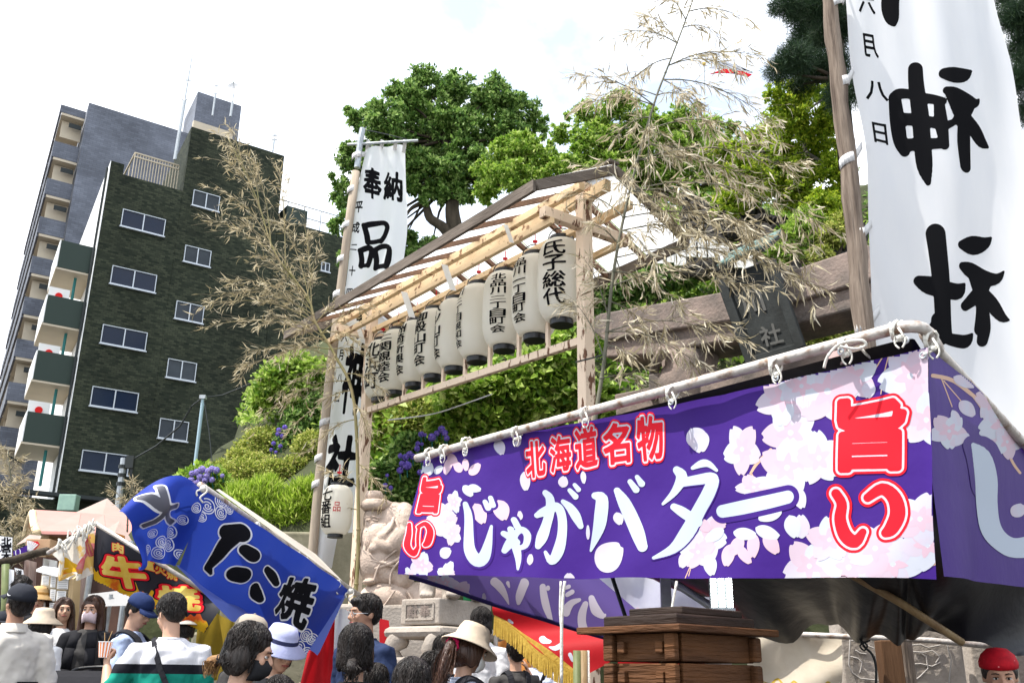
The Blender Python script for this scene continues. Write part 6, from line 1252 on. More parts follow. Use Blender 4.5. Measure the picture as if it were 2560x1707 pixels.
tk2 = T('stall_banner', 'windblown end of the blue banner with wave crests and a pale outlined character', 'banner', at(400, 1405, 5.9)); B11.mesh('cloth', M_blue, tk2, 40, 34)
B11.print_('lettering_outline', gshape('大', [(335, 1235), (430, 1235), (440, 1310), (340, 1310)], .10, 60), M_wpr, 2, tk2); B11.print_('lettering', gshape('大', [(335, 1235), (430, 1235), (440, 1310), (340, 1310)], .05, 60), mat('faded black print', (.10, .10, .12), .3), 3, tk2)
wv = []
for x, y, r in ((435, 1332, 16), (400, 1352, 15), (375, 1330, 12), (425, 1362, 17), (460, 1300, 12), (395, 1380, 16), (365, 1372, 12), (487, 1268, 12), (448, 1385, 12)): wv += wave(x, y, r)
[B11.print_('wave_crest', sshape(wv[i:i+3], (0, 0, 1), .3, 1.1), M_wpr, 2, tk2) for i in range(0, len(wv), 3)]
B12 = Patch([(0, (440, 1412, 6.3), (860, 1490, 8.2)), (1, (578, 1552, 6.6), (790, 1640, 8.0))], lambda u, v: .03*np.sin(9*u), smooth=False); tk3 = T('stall_banner', 'paler reverse side of a blue banner showing below the lettered one', 'banner', at(560, 1540, 6.6)); B12.mesh('cloth', M_blueb, tk3, 30, 14)
mb = MB(); mb.tube([at(500, 1212, 5.97), at(640, 1308, 6.8), at(760, 1396, 7.5), at(905, 1492, 8.2)], .022, 10); o = mb.build('stall_pipe', M_pipe, None, True); props(o, 'sloping pipe carrying the lettered blue banner', 'pipe')
for i, (x, y, d) in enumerate([(508, 1222, 5.95), (640, 1312, 6.75), (742, 1386, 7.35), (762, 1400, 7.45), (842, 1456, 7.85), (875, 1478, 8.0), (455, 1226, 5.95), (430, 1240, 5.9)]):
    c = at(x, y, d); mb = MB(); mb.ell(c, (.024, .024, .024), 8, 6); mb.tube(catm3([c+Vector((.02, -.03, .02)), c+Vector((.035, -.03, -.02)), c+Vector((0, -.04, -.06)), c+Vector((.02, -.03, -.09))]), .006, 5); mb.tube(catm3([c, c+Vector((-.03, -.03, -.02)), c+Vector((-.02, -.04, -.05))]), .006, 5); o = mb.build('rope_tie', M_rope, None, True); props(o, ['knotted rope bundle at the high left tip of the blue banner', 'rope knot a third of the way down the blue banner pipe', 'rope knot midway down the blue banner pipe', 'small rope knot just below the midway one', 'rope knot near the low end of the blue banner', 'rope knot at the low right tip of the blue banner', 'rope tie on the windblown blue end near its tip', 'second rope tie on the windblown blue end'][i], 'rope', 'ropes tying the blue banner')
# white awning sheet above the blue banner
mb = MB(); q = [at(548, 1222, 6.4), at(570, 1222, 6.8), at(775, 1372, 7.8), at(830, 1400, 8.3), at(700, 1350, 7.6), at(520, 1212, 6.2)]; q = [at(540, 1224, 6.3), at(548, 1222, 7.2), at(790, 1385, 9.0), at(865, 1460, 8.2)]
mb.quad(*q); mb.quad(*[p-Z*.05 for p in q]); o = mb.build('awning', mat('off white awning', (.62, .57, .50), .8, (.52, .47, .41), 2, tr=.2)); props(o, 'off white awning edge sloping above the blue banner pipe', 'awning')
# beef banner
M_flame = mat('flame print', (.70, .40, .015), .5, (.66, .10, .015), 6, tr=.25, sharp=(.5, .62)); M_goldp = mat('gold print', (.80, .62, .16), .4, (.66, .42, .05), 7, tr=.2); M_bclo = mat('black banner cloth', (.02, .02, .026), .45, tr=.1)
B13 = Patch([(0, (240, 1316, 8.4), (560, 1512, 8.6)), (1, (236, 1452, 8.4), (512, 1582, 8.6))], lambda u, v: .07*np.sin(7*u+2*v)+.03*np.sin(19*u), smooth=False)
bf = T('stall_banner', 'black banner with gold lettering in red outline above orange flames', 'banner', at(380, 1570, 8.5)); B13.mesh('cloth', M_bclo, bf, 60, 24, vbot=lambda u: 1-.05*np.abs(np.sin(u*14)))
fl_ = gridshape(lambda X, Y: Y-(1416+(X-240)*.49+9*np.sin(X*.11)+5*np.sin(X*.31+1)), 232, 1400, 560, 1590, 3); B13.print_('flame_print', fl_, M_flame, 1, bf)
g1 = [('牛', [(262, 1392), (362, 1412), (372, 1478), (285, 1470)]), ('焼', [(388, 1462), (492, 1468), (500, 1525), (402, 1520)])]
cow = sshape([[(285, 1392, 9), (300, 1405, 10)], [(255, 1412, 12), (275, 1425, 10), (262, 1420, 12)], [(290, 1412, 7), (350, 1428, 8), (366, 1430, 4)], [(262, 1432, 8), (320, 1436, 9), (355, 1450, 10), (368, 1466, 4)], [(320, 1402, 10), (312, 1430, 12), (290, 1456, 12), (285, 1458, 11)]], (0, 0, 1), 0, 1.6)
def cg(g): return sshape([[(284, 1386, 5), (296, 1398, 9), (304, 1410, 5)], [(248, 1404, 5), (252, 1416, 9), (262, 1428, 4)], [(266, 1420, 3), (310, 1424, 6), (364, 1432, 3)], [(270, 1440, 3), (320, 1444, 6), (350, 1456, 8), (370, 1468, 2)], [(322, 1400, 8), (312, 1425, 9), (292, 1458, 9)]], (0, 0, 1), g, 1.7)
for g, m, l in ((11, M_kpr, 1.6), (7, M_pred, 2.2), (1.5, M_goldp, 3)): [B13.print_('lettering', q_, m, l, bf) for q_ in ([gshape('牛', [(258, 1392), (350, 1398), (368, 1470), (270, 1462)], {11: .15, 7: .115, 1.5: .05}[g], 70), gshape('焼', g1[1][1], {11: .16, 7: .12, 1.5: .045}[g], 60)])]
[B13.print_('small_lettering', gshape(c, bx(x, y, x+24, y+22, -3), .10, 40), M_pred, 2.2+.1*i_, bf) for i_, (c, x, y) in enumerate((('肉', 286, 1360), ('直', 362, 1402), ('火', 388, 1412), ('焼', 414, 1424)))]; [B13.print_('small_lettering', gshape(c, bx(x, y, x+24, y+22, -3), .04, 40), M_goldp, 3+.1*i_, bf) for i_, (c, x, y) in enumerate((('肉', 286, 1360), ('直', 362, 1402), ('火', 388, 1412), ('焼', 414, 1424)))]
B14 = Patch([(0, (130, 1385, 8.0), (238, 1314, 8.4)), (1, (150, 1442, 8.0), (236, 1440, 8.4))], lambda u, v: .05*np.sin(12*u+3*v)+.03*np.sin(25*u), smooth=False)
bf2 = T('stall_banner', 'crumpled end of the flame banner with a printed piece of meat', 'banner', at(190, 1430, 8.1)); B14.mesh('cloth', mat('washed print cloth', (.72, .68, .60), .6, (.70, .45, .12), 5, tr=.3, sharp=(.5, .55)), bf2, 30, 20)
B14.print_('meat_print', sshape([[(228, 1340, 7), (218, 1370, 10), (205, 1395, 12), (195, 1425, 10)], [(232, 1360, 5), (228, 1385, 6)]], (0, 0, 1), 0, 2), mat('meat print', (.55, .06, .08), .5, (.62, .25, .25), 20, tr=.2), 2, bf2); B14.print_('flame_print', sshape([[(150, 1395, 8), (165, 1400, 10), (180, 1415, 8)], [(170, 1425, 6), (200, 1432, 5)]], (0, 0, 1), 0, 2), M_flame, 2, bf2)
mb = MB(); mb.tube([at(238, 1308, 8.38), at(560, 1508, 8.62)], .02, 8); mb.tube([at(238, 1308, 8.38), at(120, 1382, 7.98)], .02, 8); o = mb.build('stall_pipe', M_pipe, None, True); props(o, 'thin pipe frame carrying the black flame banner', 'pipe')
mb = MB()
for i in range(26): c = at(238-3.6*i, 1308+2.4*i+rnd.uniform(-3, 3), 8.3-.012*i); mb.tube(catm3([c, c+Vector((rnd.uniform(-.05, .05), -.03, rnd.uniform(.0, .06))), c+Vector((rnd.uniform(-.05, .05), -.03, rnd.uniform(-.09, -.02)))]), .007, 5)
o = mb.build('rope_bundle', M_rope, None, True); props(o, 'frayed bundle of white ropes along the top of the flame banner', 'rope')
# wedge roof sheets behind
M_ors = mat('orange awning cloth', (.62, .30, .08), .7, tr=.4); M_pkroof = mat('pinkish painted roof', (.50, .24, .21), .7, (.46, .22, .19), 3); M_tent = mat('pale pink tent cloth', (.46, .35, .31), .75, (.40, .31, .27), 2, .2, 5, tr=.3)
mb = MB(); mb.prism([at(262, 1322, 9.2), at(310, 1338, 9.4), at(312, 1362, 9.4)], (0, .02, 0)); o = mb.build('orange_awning', M_ors); props(o, 'sliver of orange awning between black banner and blue banner', 'awning')
# small house like stall with pinkish roof
hs = T('wooden_booth', 'small wooden booth with a pinkish roof and cream gable trim', 'booth', (at(200, 1400, 13).x, 13, gz(13)))
q = [at(82, 1280, 13.2), at(200, 1287, 13.6), at(190, 1336, 12.6), at(93, 1334, 12.4)]; r2 = [at(200.6, 1287, 13.6), at(258, 1292, 13.9), at(262, 1338, 12.8), at(190.6, 1336, 12.6)]; r3 = [at(258.6, 1292, 13.9), at(330, 1298, 14.2), at(330, 1342, 13.1), at(262.6, 1338, 12.8)]
for p in (q, r2, r3): mb = MB(); mb.prism(p, (0, .02, .04)); mb.build('roof_sheet', M_pkroof, hs)
q2 = [at(82, 1280, 13.2), at(82, 1280, 13.2)+Vector((-.1, 1.6, -.8)), at(330, 1298, 14.2)+Vector((0, 1.6, -.8)), at(330, 1298, 14.2)]; mb = MB(); mb.quad(*q2); mb.build('roof_sheet', M_pkroof, hs)
mb = MB(); P = catm3([at(81, 1281, 13.1), at(83, 1300, 12.9), at(87, 1320, 12.6), at(93, 1332, 12.35)]); mb.tube(P, .05, 8); P = catm3([at(81, 1281, 13.1), at(74, 1300, 13.6), at(68, 1320, 14.1), at(64, 1340, 14.6)]); mb.tube(P, .05, 8); mb.build('gable_trim', mat('yellow cream trim', (.72, .55, .34), .6), hs, True)
mb = MB(); mb.prism([at(122, 1340, 12.9), at(330, 1342, 13.3), at(330, 1420, 13.3), at(122, 1420, 12.9)], (0, .1, 0)); mb.build('wall', mat('light plywood', (.50, .34, .20), .7, (.42, .28, .16), 3, stretch=(1, 1, .2)), hs); mb = MB(); mb.prism([at(93, 1400, 12.9), at(121, 1400, 12.9), at(121, 1600, 12.9), at(85, 1600, 12.9)], (0, .1, 0)); mb.build('red_panel', mat('dark red panel', (.20, .012, .02), .6), hs)
mb = MB()
for x in (118, 240): a = at(x, 1338, 12.8); mb = MB(); mb.beam(a, Vector((a.x, a.y, gz(13))), .1, .1); mb.build('post', mat('light plywood', (.5, .34, .2)), hs)
def tent(px, py, pts, d, lab):
    a = at(px, py, d); o = T('tent', lab, 'tent', (a.x, a.y, gz(d))); 
    for i in range(len(pts)-1): mb = MB(); mb.add([a, at(*pts[i]), at(*pts[i+1])], [(0, 1, 2)]); mb.build('roof_panel', M_tent, o)
    for x, y, dd_ in (pts[0], pts[-1]): b = at(x, y, dd_); mb = MB(); mb.tube([b, Vector((b.x, b.y, gz(dd_)))], .03, 8); mb.build('leg', M_steel, o)
tent(268, 1245, [(176, 1286, 15.5), (250, 1310, 14.6), (330, 1300, 15.2)], 16.5, 'pale pink pointed tent roof behind the pinkish booth')
tent(300, 1300, [(240, 1340, 10.5), (280, 1345, 10.2), (330, 1352, 10.4)], 11.0, 'white tent sheet between booth and blue banner')
# notice board with papers
nbd = T('notice_board', 'yellowish notice board with a white sloping top and pinned paper sheets', 'notice board', (at(140, 1550, 9.4).x, 9.4, gz(9.4)))
mb = MB(); mb.prism([at(90, 1428, 9.2), at(108, 1418, 9.8), at(196, 1432, 9.7), at(172, 1448, 9.1)], Z*.02); mb.build('sloping_top', M_white, nbd)
mb = MB(); mb.prism([at(104, 1436, 9.3), at(172, 1446, 9.25), at(160, 1620, 9.25), at(88, 1620, 9.3)], (0, .05, 0)); mb.build('board', mat('cream board', (.66, .56, .38), .7), nbd)
mb = MB(); mb.prism([at(173, 1446, 9.2), at(192, 1434, 9.6), at(184, 1620, 9.6), at(161, 1620, 9.2)], (0.03, .02, 0)); mb.build('side_panel', mat('tan board', (.55, .40, .22), .7), nbd)
M_paper = mat('paper sheet', (.8, .8, .78), .7); M_ruled = mat('fine printing', (.42, .42, .42), .8)
for i, (x0, y0, x1, y1) in enumerate([(103, 1438, 122, 1462), (125, 1440, 139, 1468), (142, 1442, 170, 1472), (98, 1466, 116, 1500), (124, 1472, 138, 1502), (140, 1476, 164, 1504), (94, 1504, 112, 1540), (122, 1506, 160, 1540), (92, 1544, 112, 1580), (118, 1544, 156, 1580)]):
    mb = MB(); mb.prism([at(x0+2, y0, 9.18), at(x1+1, y0+1, 9.18), at(x1-1, y1, 9.18), at(x0, y1-1, 9.18)], (0, .006, 0)); p = mb.build('paper', M_paper, nbd)
    mb = MB()
    for j in range(6): yy = y0+3+(y1-y0-6)*j/5; mb.beam(at(x0+4, yy, 9.178), at(x1-2, yy+.5, 9.178), .001, .005)
    mb.build('print_lines', M_ruled, p)
# thatched rail, signs with lettering at the far left
def signpatch(q, d): return Patch([(0, (*q[0], d), (*q[1], d)), (1, (*q[3], d), (*q[2], d))], smooth=False)
S_ = signpatch([(-12, 1338), (31, 1343), (29, 1400), (-12, 1405)], 8.6); sg = T('paper_lantern_sign', 'white lettered sign hanging under the dry branches at the left edge', 'sign', at(10, 1405, 8.6)); S_.mesh('sheet', M_wpr, sg, 8, 10)
S_.print_('lettering', merge([gshape(c, bx(4, y, 28, y+19), .04, 44, brush=.02) for c, y in (('北', 1343), ('宮', 1361), ('本', 1381))]), M_kpr, 2, sg); S_.print_('crest', sshape([[(-2+9*math.cos(t)*.8, 1369+9*math.sin(t), 1.2) for t in np.linspace(0, 6.28, 16)]], (0, 0, 1), 0, .8), M_kpr, 2, sg)
S_ = signpatch([(8, 1420), (36, 1424), (30, 1520), (8, 1520)], 8.3); sg = T('hanging_sign', 'narrow white strip sign beside the bamboo post at the left edge', 'sign', at(20, 1520, 8.3)); S_.mesh('sheet', M_wpr, sg, 6, 10)
S_ = signpatch([(36, 1418), (58, 1424), (60, 1444), (42, 1440)], 8.4); sg = T('hanging_sign', 'small tilted white sign with one black character', 'sign', at(50, 1444, 8.4)); S_.mesh('sheet', M_wpr, sg, 6, 6); S_.print_('lettering', gshape('道', bx(40, 1424, 55, 1439), .03, 40), M_kpr, 2, sg)
mb = MB(); mb.tube(catm3([at(-10, 1408, 8.5), at(30, 1400, 8.6), at(80, 1385, 8.8), at(118, 1376, 9)]), .035, 8); o = mb.build('bark_rail', M_bark, None, True); props(o, 'rough bark covered rail across the left stall front', 'rail')
mb = MB(); mb.tube([at(14, 1410, 8.3), at(12, 1520, 8.3), Vector((at(12, 1520, 8.3).x, 8.3, gz(8)))], .03, 10); o = mb.build('bamboo_post', mat('green bamboo'), None, True); props(o, 'green bamboo post at the far left edge', 'post')
S_ = signpatch([(32, 1378), (68, 1362), (68, 1382), (36, 1394)], 9.5); sg = T('small_banner', 'small purple banner with a pale oval crest by the red fan', 'banner', at(50, 1394, 9.5)); S_.mesh('cloth', M_pur, sg, 8, 6); S_.print_('crest', sshape([[(45+6*math.cos(t), 1380+10*math.sin(t), 1) for t in np.linspace(0, 6.28, 14)]], (0, 0, 1), 0, .8), M_wpr, 2, sg)
mb = MB(); mb.prism([at(70, 1352, 9.6), at(92, 1352, 9.6), at(96, 1360, 9.6), at(72, 1385, 9.6), at(66, 1385, 9.6)], (0, .03, 0)); o = mb.build('red_fan', mat('vivid red', (.5, .01, .02), .5)); props(o, 'red folding fan decoration with pale ribs beside the purple banner', 'fan')
mb = MB()
for t in np.linspace(0, 1, 6): mb.beam(at(69, 1384, 9.57), at(70+24*t, 1351+9*t*t, 9.57), .008, .02, (0, 1, 0))
mb.build('rib', M_wpr, o)
mb = MB(); mb.prism([at(40, 1362, 9.8), at(72, 1337, 10.2), at(100, 1340, 10.2), at(96, 1350, 9.8), at(70, 1352, 9.8)], (0, .03, .01)); o = mb.build('white_awning', M_tent); props(o, 'small white awning over the purple banner and red fan', 'awning')
mb = MB(); mb.box(at(105, 1368, 9.8), (.24, .2, .14)); o = mb.build('cardboard_box', mat('cardboard', (.42, .27, .16), .8), bevel=.004); props(o, 'small brown cardboard box on the left stall shelf', 'box')
# curtains and posts between the left stalls
for i, (x0, x1, y0, m, lab, d) in enumerate([(195, 222, 1415, M_tent, 'pale stall curtain right of the notice board', 9.8), (110, 140, 1395, M_white, 'white curtain strip above the notice board', 9.9), (64, 88, 1398, M_tent, 'twisted pale curtain in the dark left stall', 10.5)]):
    P_ = Patch([(0, (x0, y0, d), (x1, y0+6, d)), (1, (x0-8, 1640, d), (x1-6, 1640, d))], lambda u, v: .05*np.sin(12*u+2*v), smooth=False); o = P_.mesh('stall_curtain', m, None, 16, 10); props(o, lab, 'curtain')
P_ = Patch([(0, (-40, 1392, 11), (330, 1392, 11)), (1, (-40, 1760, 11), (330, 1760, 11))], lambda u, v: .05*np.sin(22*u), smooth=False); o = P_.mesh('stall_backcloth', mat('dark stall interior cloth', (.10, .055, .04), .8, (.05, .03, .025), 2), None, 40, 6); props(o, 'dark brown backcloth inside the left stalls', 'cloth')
P_ = Patch([(0, (215, 1485, 9.6), (345, 1470, 9.6)), (1, (215, 1516, 9.2), (350, 1512, 9.2))], smooth=False); o = P_.mesh('plastic_awning', mat('grey plastic sheet', (.42, .42, .42), .4, tr=.4), None, 8, 4); props(o, 'grey translucent sheet below the flame banner', 'sheet')
P_ = Patch([(0, (500, 1505, 8.9), (590, 1560, 9)), (1, (480, 1700, 8.9), (590, 1700, 9))], lambda u, v: .05*np.sin(9*u+2*v), smooth=False); o = P_.mesh('mustard_curtain', mat('mustard cloth', (.34, .24, .03), .7, (.22, .16, .02), 3, tr=.3), None, 16, 12); props(o, 'mustard yellow curtain below the blue banner', 'curtain')
P_ = Patch([(0, (785, 1560, 8.6), (868, 1530, 8.7)), (1, (740, 1760, 8.4), (900, 1760, 8.5))], lambda u, v: .06*np.sin(7*u+3*v)+.02*np.sin(21*u), smooth=False); o = P_.mesh('red_drape', M_redc, None, 30, 20); props(o, 'red plastic drape between the blue banner and the man with glasses', 'drape')
P_ = Patch([(0, (948, 1545, 8.8), (972, 1550, 8.8)), (1, (950, 1760, 8.7), (992, 1760, 8.7))], smooth=False); o = P_.mesh('red_drape', M_redc, None, 8, 10); props(o, 'narrow red drape right behind the man with glasses', 'drape')
P_ = Patch([(0, (838, 1525, 8.2), (905, 1530, 8.2)), (1, (832, 1690, 8.0), (905, 1690, 8.1))], lambda u, v: .05*np.sin(6*u), smooth=False); o = P_.mesh('white_drape', mat('grey white plastic', (.6, .6, .6), .4, tr=.3), None, 12, 12); props(o, 'greyish white sheet hanging left of the man with glasses', 'drape')
for i, (x, y0, y1) in enumerate([(278, 1485, 1600), (585, 1512, 1620), (222, 1440, 1600)]):
    a = at(x, y0, 9.4); mb = MB(); mb.tube([a, Vector((a.x, a.y, gz(9)))], .02, 8); o = mb.build('stall_pole', M_steel); props(o, ['thin grey pole below the flame banner', 'clear plastic wrapped pole under the blue banner', 'grey pole beside the pale curtain'][i], 'pole')

# ================================================================== DRY BAMBOO
def bamboo(label, stem_px, d, seed, nodes, brs, leaf_l, m, n_leaf_obj=300, r0=.02, dens=1.0, stem_m=None, sub=5, droop=.35):
    """stem traced upward; brs = [(t on stem, px, py, dd)] branch tips"""
    rr = random.Random(seed); sp = [at(*p) if len(p) == 3 else at(p[0], p[1], d) for p in stem_px]; cp = catm3(sp, 6); n = len(cp)
    root = T('dry_bamboo', label, 'bamboo', sp[0]); mb = MB(); mb.tube(cp, [r0*(1-.75*i/(n-1)) for i in range(n)], 9); st_ = mb.build('stem', stem_m or mat('grey green bamboo stem', (.10, .10, .07), .45, (.16, .15, .11), 6), root, True)
    for i in range(2, n-1, max(1, n//nodes)): p = cp[i]; q = (cp[i+1]-cp[i]).normalized(); mb = MB(); mb.tube([p-q*.008, p+q*.008], r0*(1-.75*i/(n-1))*1.25, 9); mb.build('node_ring', stem_m or _mats['grey green bamboo stem'], root, True)
    LP, LD, LL = [], [], []
    tw = MB()
    for (t, px, py, dd) in brs:
        i = min(int(t*(n-1)), n-1); b = cp[i]; e = at(px, py, d+dd); L_ = (e-b).length; mid = b.lerp(e, .5)+Z*L_*.12
        path = catm3([b, b.lerp(mid, .5)+Z*L_*.03, mid, mid.lerp(e, .55)+Z*L_*.02, e], 4); mb = MB(); mb.tube(path, [max(.007*(1-.8*j/len(path)), .0014) for j in range(len(path))], 5); mb.build('branch', st_.data.materials[0], root, True)
        ns = int(sub*1.7*L_/.5*dens)+4
        for _ in range(ns):
            j = rr.uniform(.12, 1.0); k = min(int(j*(len(path)-1)), len(path)-2); p = path[k].lerp(path[k+1], rr.random()); dr = (path[k+1]-path[k]).normalized()
            sd = Vector((rr.uniform(-1, 1), rr.uniform(-.9, .9), rr.uniform(-.8, .8))); dr = (dr*.9+sd*.75).normalized(); tl = rr.uniform(.12, .42)*L_**.5*.8; q1 = p+dr*tl*.5; q2 = q1+(dr-Z*droop*.6).normalized()*tl*.5
            tw.tube([p, q1, q2], [.0022, .0016, .0008], 3, cap=False)
            for s in range(rr.randint(1, 3)):
                f = rr.random(); c = p.lerp(q1, f*2) if f < .5 else q1.lerp(q2, f*2-1)
                for _l in range(rr.randint(1, 3)):
                    dl = (dr*.8+Vector((rr.uniform(-1, 1), rr.uniform(-1, 1), rr.uniform(-.9, .6)))*.75-Z*droop).normalized(); LP.append(c); LD.append(dl); LL.append(leaf_l*rr.uniform(.5, 1.35))
    o = tw.build('twigs', mat('dry twig', (.22, .18, .11), .7, (.32, .27, .18), 20), root); o['kind'] = 'stuff'
    LP = np.array([list(p) for p in LP]); LD = np.array([list(p) for p in LD]); LL = np.array(LL); N = rand_dirs(len(LP)); idx = nr.permutation(len(LP)); k = min(n_leaf_obj, len(LP)); rest = idx[k:]
    if len(rest): leaf_mesh('leaves', LP[rest], LD[rest], N[rest], LL[rest], LL[rest]*.095, m, root, 'stuff', curl=.28, fold=.22)
    protos = []
    for v in range(4):
        o = leaf_mesh('leaf', [[0, 0, 0]], [[0, 0, 1.]], [[0, 1., 0]], [1.0], [.10+.015*v], m, None, None, curl=.12+.12*v, fold=.15+.06*v); me = o.data; me.transform(Matrix.Translation(o.location)); protos.append(me); bpy.data.objects.remove(o)
    off = root.location
    cols = [LMs for LMs in (m,)]
    for a in idx[:k]:
        o = bpy.data.objects.new('leaf', protos[int(a) % 4]); COL.objects.link(o); o.parent = root; o.location = Vector(LP[a])-off; o.rotation_euler = (Vector(LD[a]).to_track_quat('Z', 'Y').to_matrix()@Matrix.Rotation(rr.uniform(0, 6.28), 3, 'Z')).to_euler(); s = LL[a]; o.scale = (s, s, s)
    print('bamboo leaves', len(LP)); return root
bamboo('tall dry bamboo with pale leaves tied to the near rack post', [(1478, 1120), (1492, 1020), (1511, 896), (1534, 679), (1575, 475), (1634, 263), (1678, 146), (1722, 29), (1770, -110)], 7.7, 5, 11, [
    (.42, 1480, 560, -.1), (.46, 1420, 480, .2), (.50, 1460, 420, .3), (.52, 1700, 560, -.2), (.48, 1780, 640, -.3), (.45, 1900, 640, -.4), (.38, 1700, 760, -.2), (.36, 1880, 720, -.4), (.30, 1850, 850, -.3), (.28, 1580, 900, -.2), (.40, 2050, 720, -.5), (.34, 1650, 860, .1), (.5, 1880, 580, -.3), (.52, 2060, 560, -.4), (.55, 1940, 480, .1), (.55, 1980, 420, -.1), (.58, 1820, 440, .2), (.6, 1700, 380, .3), (.6, 1900, 330, -.1),
    (.62, 1540, 340, .3), (.64, 1460, 260, .1), (.64, 1450, 190, -.2), (.66, 1500, 240, .3), (.7, 1780, 330, -.1), (.7, 1930, 300, .1), (.74, 1840, 170, .2), (.74, 1900, 140, -.1), (.76, 1580, 200, .2), (.8, 1560, 80, .1), (.8, 1610, 40, .3), (.84, 1790, 80, .2), (.86, 1660, -20, .1), (.88, 1850, 40, -.1), (.9, 1720, -40, .2), (.62, 1620, 440, -.3), (.66, 1750, 260, -.3), (.25, 1440, 760, .1), (.33, 1470, 660, -.1), (.22, 1680, 980, .2), (.3, 1760, 920, -.2), (.56, 1560, 500, -.4), (.44, 1640, 660, -.4), (.40, 1560, 720, .1), (.5, 1760, 540, -.1), (.47, 2000, 640, -.5)], .130, LM_dryg, 300, .02, 1.55, sub=6, droop=.5)
bamboo('dry bamboo with thin straw leaves in front of the left rack post', [(888, 1500), (896, 1323), (885, 1006), (838, 889), (790, 808), (768, 741), (687, 631), (640, 492), (570, 346)], 10.5, 9, 12, [
    (.42, 540, 810, -.3), (.45, 640, 800, .1), (.40, 600, 930, -.2), (.5, 620, 720, .1), (.5, 520, 760, -.1), (.55, 530, 740, .2), (.58, 580, 700, .1), (.62, 700, 560, .3), (.6, 760, 560, .1), (.66, 530, 550, -.1), (.68, 600, 560, .2), (.72, 700, 440, .1), (.74, 560, 480, .1), (.78, 640, 420, .2), (.84, 560, 400, .1), (.86, 620, 400, 0), (.9, 560, 350, .1), (.95, 580, 330, 0), (.64, 790, 640, .1), (.5, 850, 760, -.1), (.46, 900, 860, -.2), (.4, 930, 900, -.1), (.35, 700, 980, .1), (.3, 660, 1040, .2), (.32, 960, 980, -.1), (.28, 740, 1060, -.1), (.25, 930, 1120, -.1), (.2, 960, 1240, -.1), (.18, 820, 1180, -.1), (.15, 850, 1280, .1), (.1, 980, 1340, .1), (.55, 700, 700, .1), (.5, 740, 840, -.1), (.6, 640, 640, -.1), (.38, 820, 940, -.2), (.46, 960, 760, -.3), (.36, 620, 880, .2), (.24, 780, 1120, .2), (.44, 700, 900, -.2)], .105, LM_dry, 300, .022, 1.25, mat('tan bamboo stem', (.20, .19, .07), .45, (.28, .22, .12), 5), sub=6, droop=.15)
bamboo('dry bamboo branch clump at the far left edge', [(20, 1500), (25, 1380), (30, 1250), (20, 1120)], 11, 3, 5, [(.3, 70, 1330, 0), (.4, -20, 1300, 0), (.5, 75, 1250, .2), (.6, 0, 1220, 0), (.7, 60, 1190, 0), (.8, 10, 1130, .1), (.85, 45, 1150, 0), (.5, 40, 1300, -.2), (.3, 20, 1350, 0), (.6, 50, 1220, 0), (.4, 60, 1280, -.2), (.7, 20, 1180, .1), (.25, 90, 1370, 0), (.35, 45, 1340, .3)], .08, LM_dry, 60, .02, 2.2, sub=9)
bamboo('short dry sprig rising above the blue banner by the clamped pole', [(318, 1330), (322, 1260), (335, 1205)], 12, 4, 4, [(.3, 300, 1250, 0), (.5, 345, 1215, 0), (.7, 330, 1205, 0), (.4, 290, 1230, 0), (.6, 350, 1235, 0)], .08, LM_dry, 30, .012, 1.6, sub=7)
# carp streamer flag on a far pole
cpz = T('streamer_flag', 'small white and red streamer flag high behind the tall dry bamboo', 'flag', at(1758, 230, 24)); mb = MB(); mb.tube([at(1762, 420, 24), at(1760, 165, 24)], .03, 6); mb.build('pole', M_steel, cpz); mb = MB(); mb.ell(at(1760, 160, 24), (.06, .06, .06), 10, 7); mb.build('finial', M_goldp, cpz)
for m, q in ((M_pw, [(1772, 170, .5), (1815, 155), (1850, 165), (1882, 182), (1850, 178), (1810, 172)]), (M_pred, [(1775, 185), (1812, 172), (1838, 176), (1838, 184), (1800, 182)]), (M_pred, [(1842, 176), (1880, 186), (1872, 192), (1845, 186)]), (mat('green cloth', (.03, .3, .15), .6), [(1850, 168), (1882, 180), (1860, 176)]), (mat('violet cloth', (.12, .08, .45), .6), [(1830, 172), (1842, 176), (1842, 186), (1834, 184)])):
    mb = MB(); mb.prism([at(p[0], p[1], 23.9) for p in q], (0, .03, 0)); mb.build('cloth', m, cpz)
mb = MB(); mb.tube(catm3([at(970, 1050, 10.8), at(1080, 1035, 11), at(1160, 1010, 11), at(1230, 985, 11.2)]), .008, 5); o = mb.build('grey_wire', mat('grey flex', (.5, .5, .5), .6)); props(o, 'thin grey wire looping over the shrubs below the lantern rack', 'wire')
mb = MB(); mb.tube(catm3([at(1440, 905, 8.2), at(1480, 895, 7.9), at(1505, 888, 7.75)]), .008, 5); mb.tube([at(1489+i*3, 900-6*(i % 2), 7.68) for i in range(7)], .006, 5); o = mb.build('black_tie', M_dark); props(o, 'black cord tying the bamboo stem to the near rack post', 'cord')
# ================================================================== PEOPLE
SK = [mat('light skin', (.52, .31, .21), .5, (.48, .27, .18), 8, spec=.35), mat('tanned skin', (.42, .23, .15), .5, (.37, .20, .13), 8, spec=.35)]
M_eye = mat('eye dark', (.015, .01, .01), .15); M_eyew = mat('eye white', (.6, .58, .55), .3); M_lip = mat('lips', (.36, .10, .09), .5); M_brow = mat('eyebrow', (.03, .02, .018), .8)
HAIR = {'black': mat('black hair', (.008, .006, .005), .42, (.020, .013, .010), 30, .8, 90, stretch=(1, 1, .10), spec=.35), 'brown': mat('dark brown hair', (.035, .016, .010), .36, (.065, .03, .018), 20, .6, 60, stretch=(1, 1, .12), spec=.3), 'tail': mat('bleached hair tips', (.32, .18, .07), .5, (.12, .06, .03), 20, .4, 60)}
def cl(name, c, c2=None, **k): return mat(name, c, .85, c2 or tuple(x*.88 for x in c), 6, .25, 18, **k)
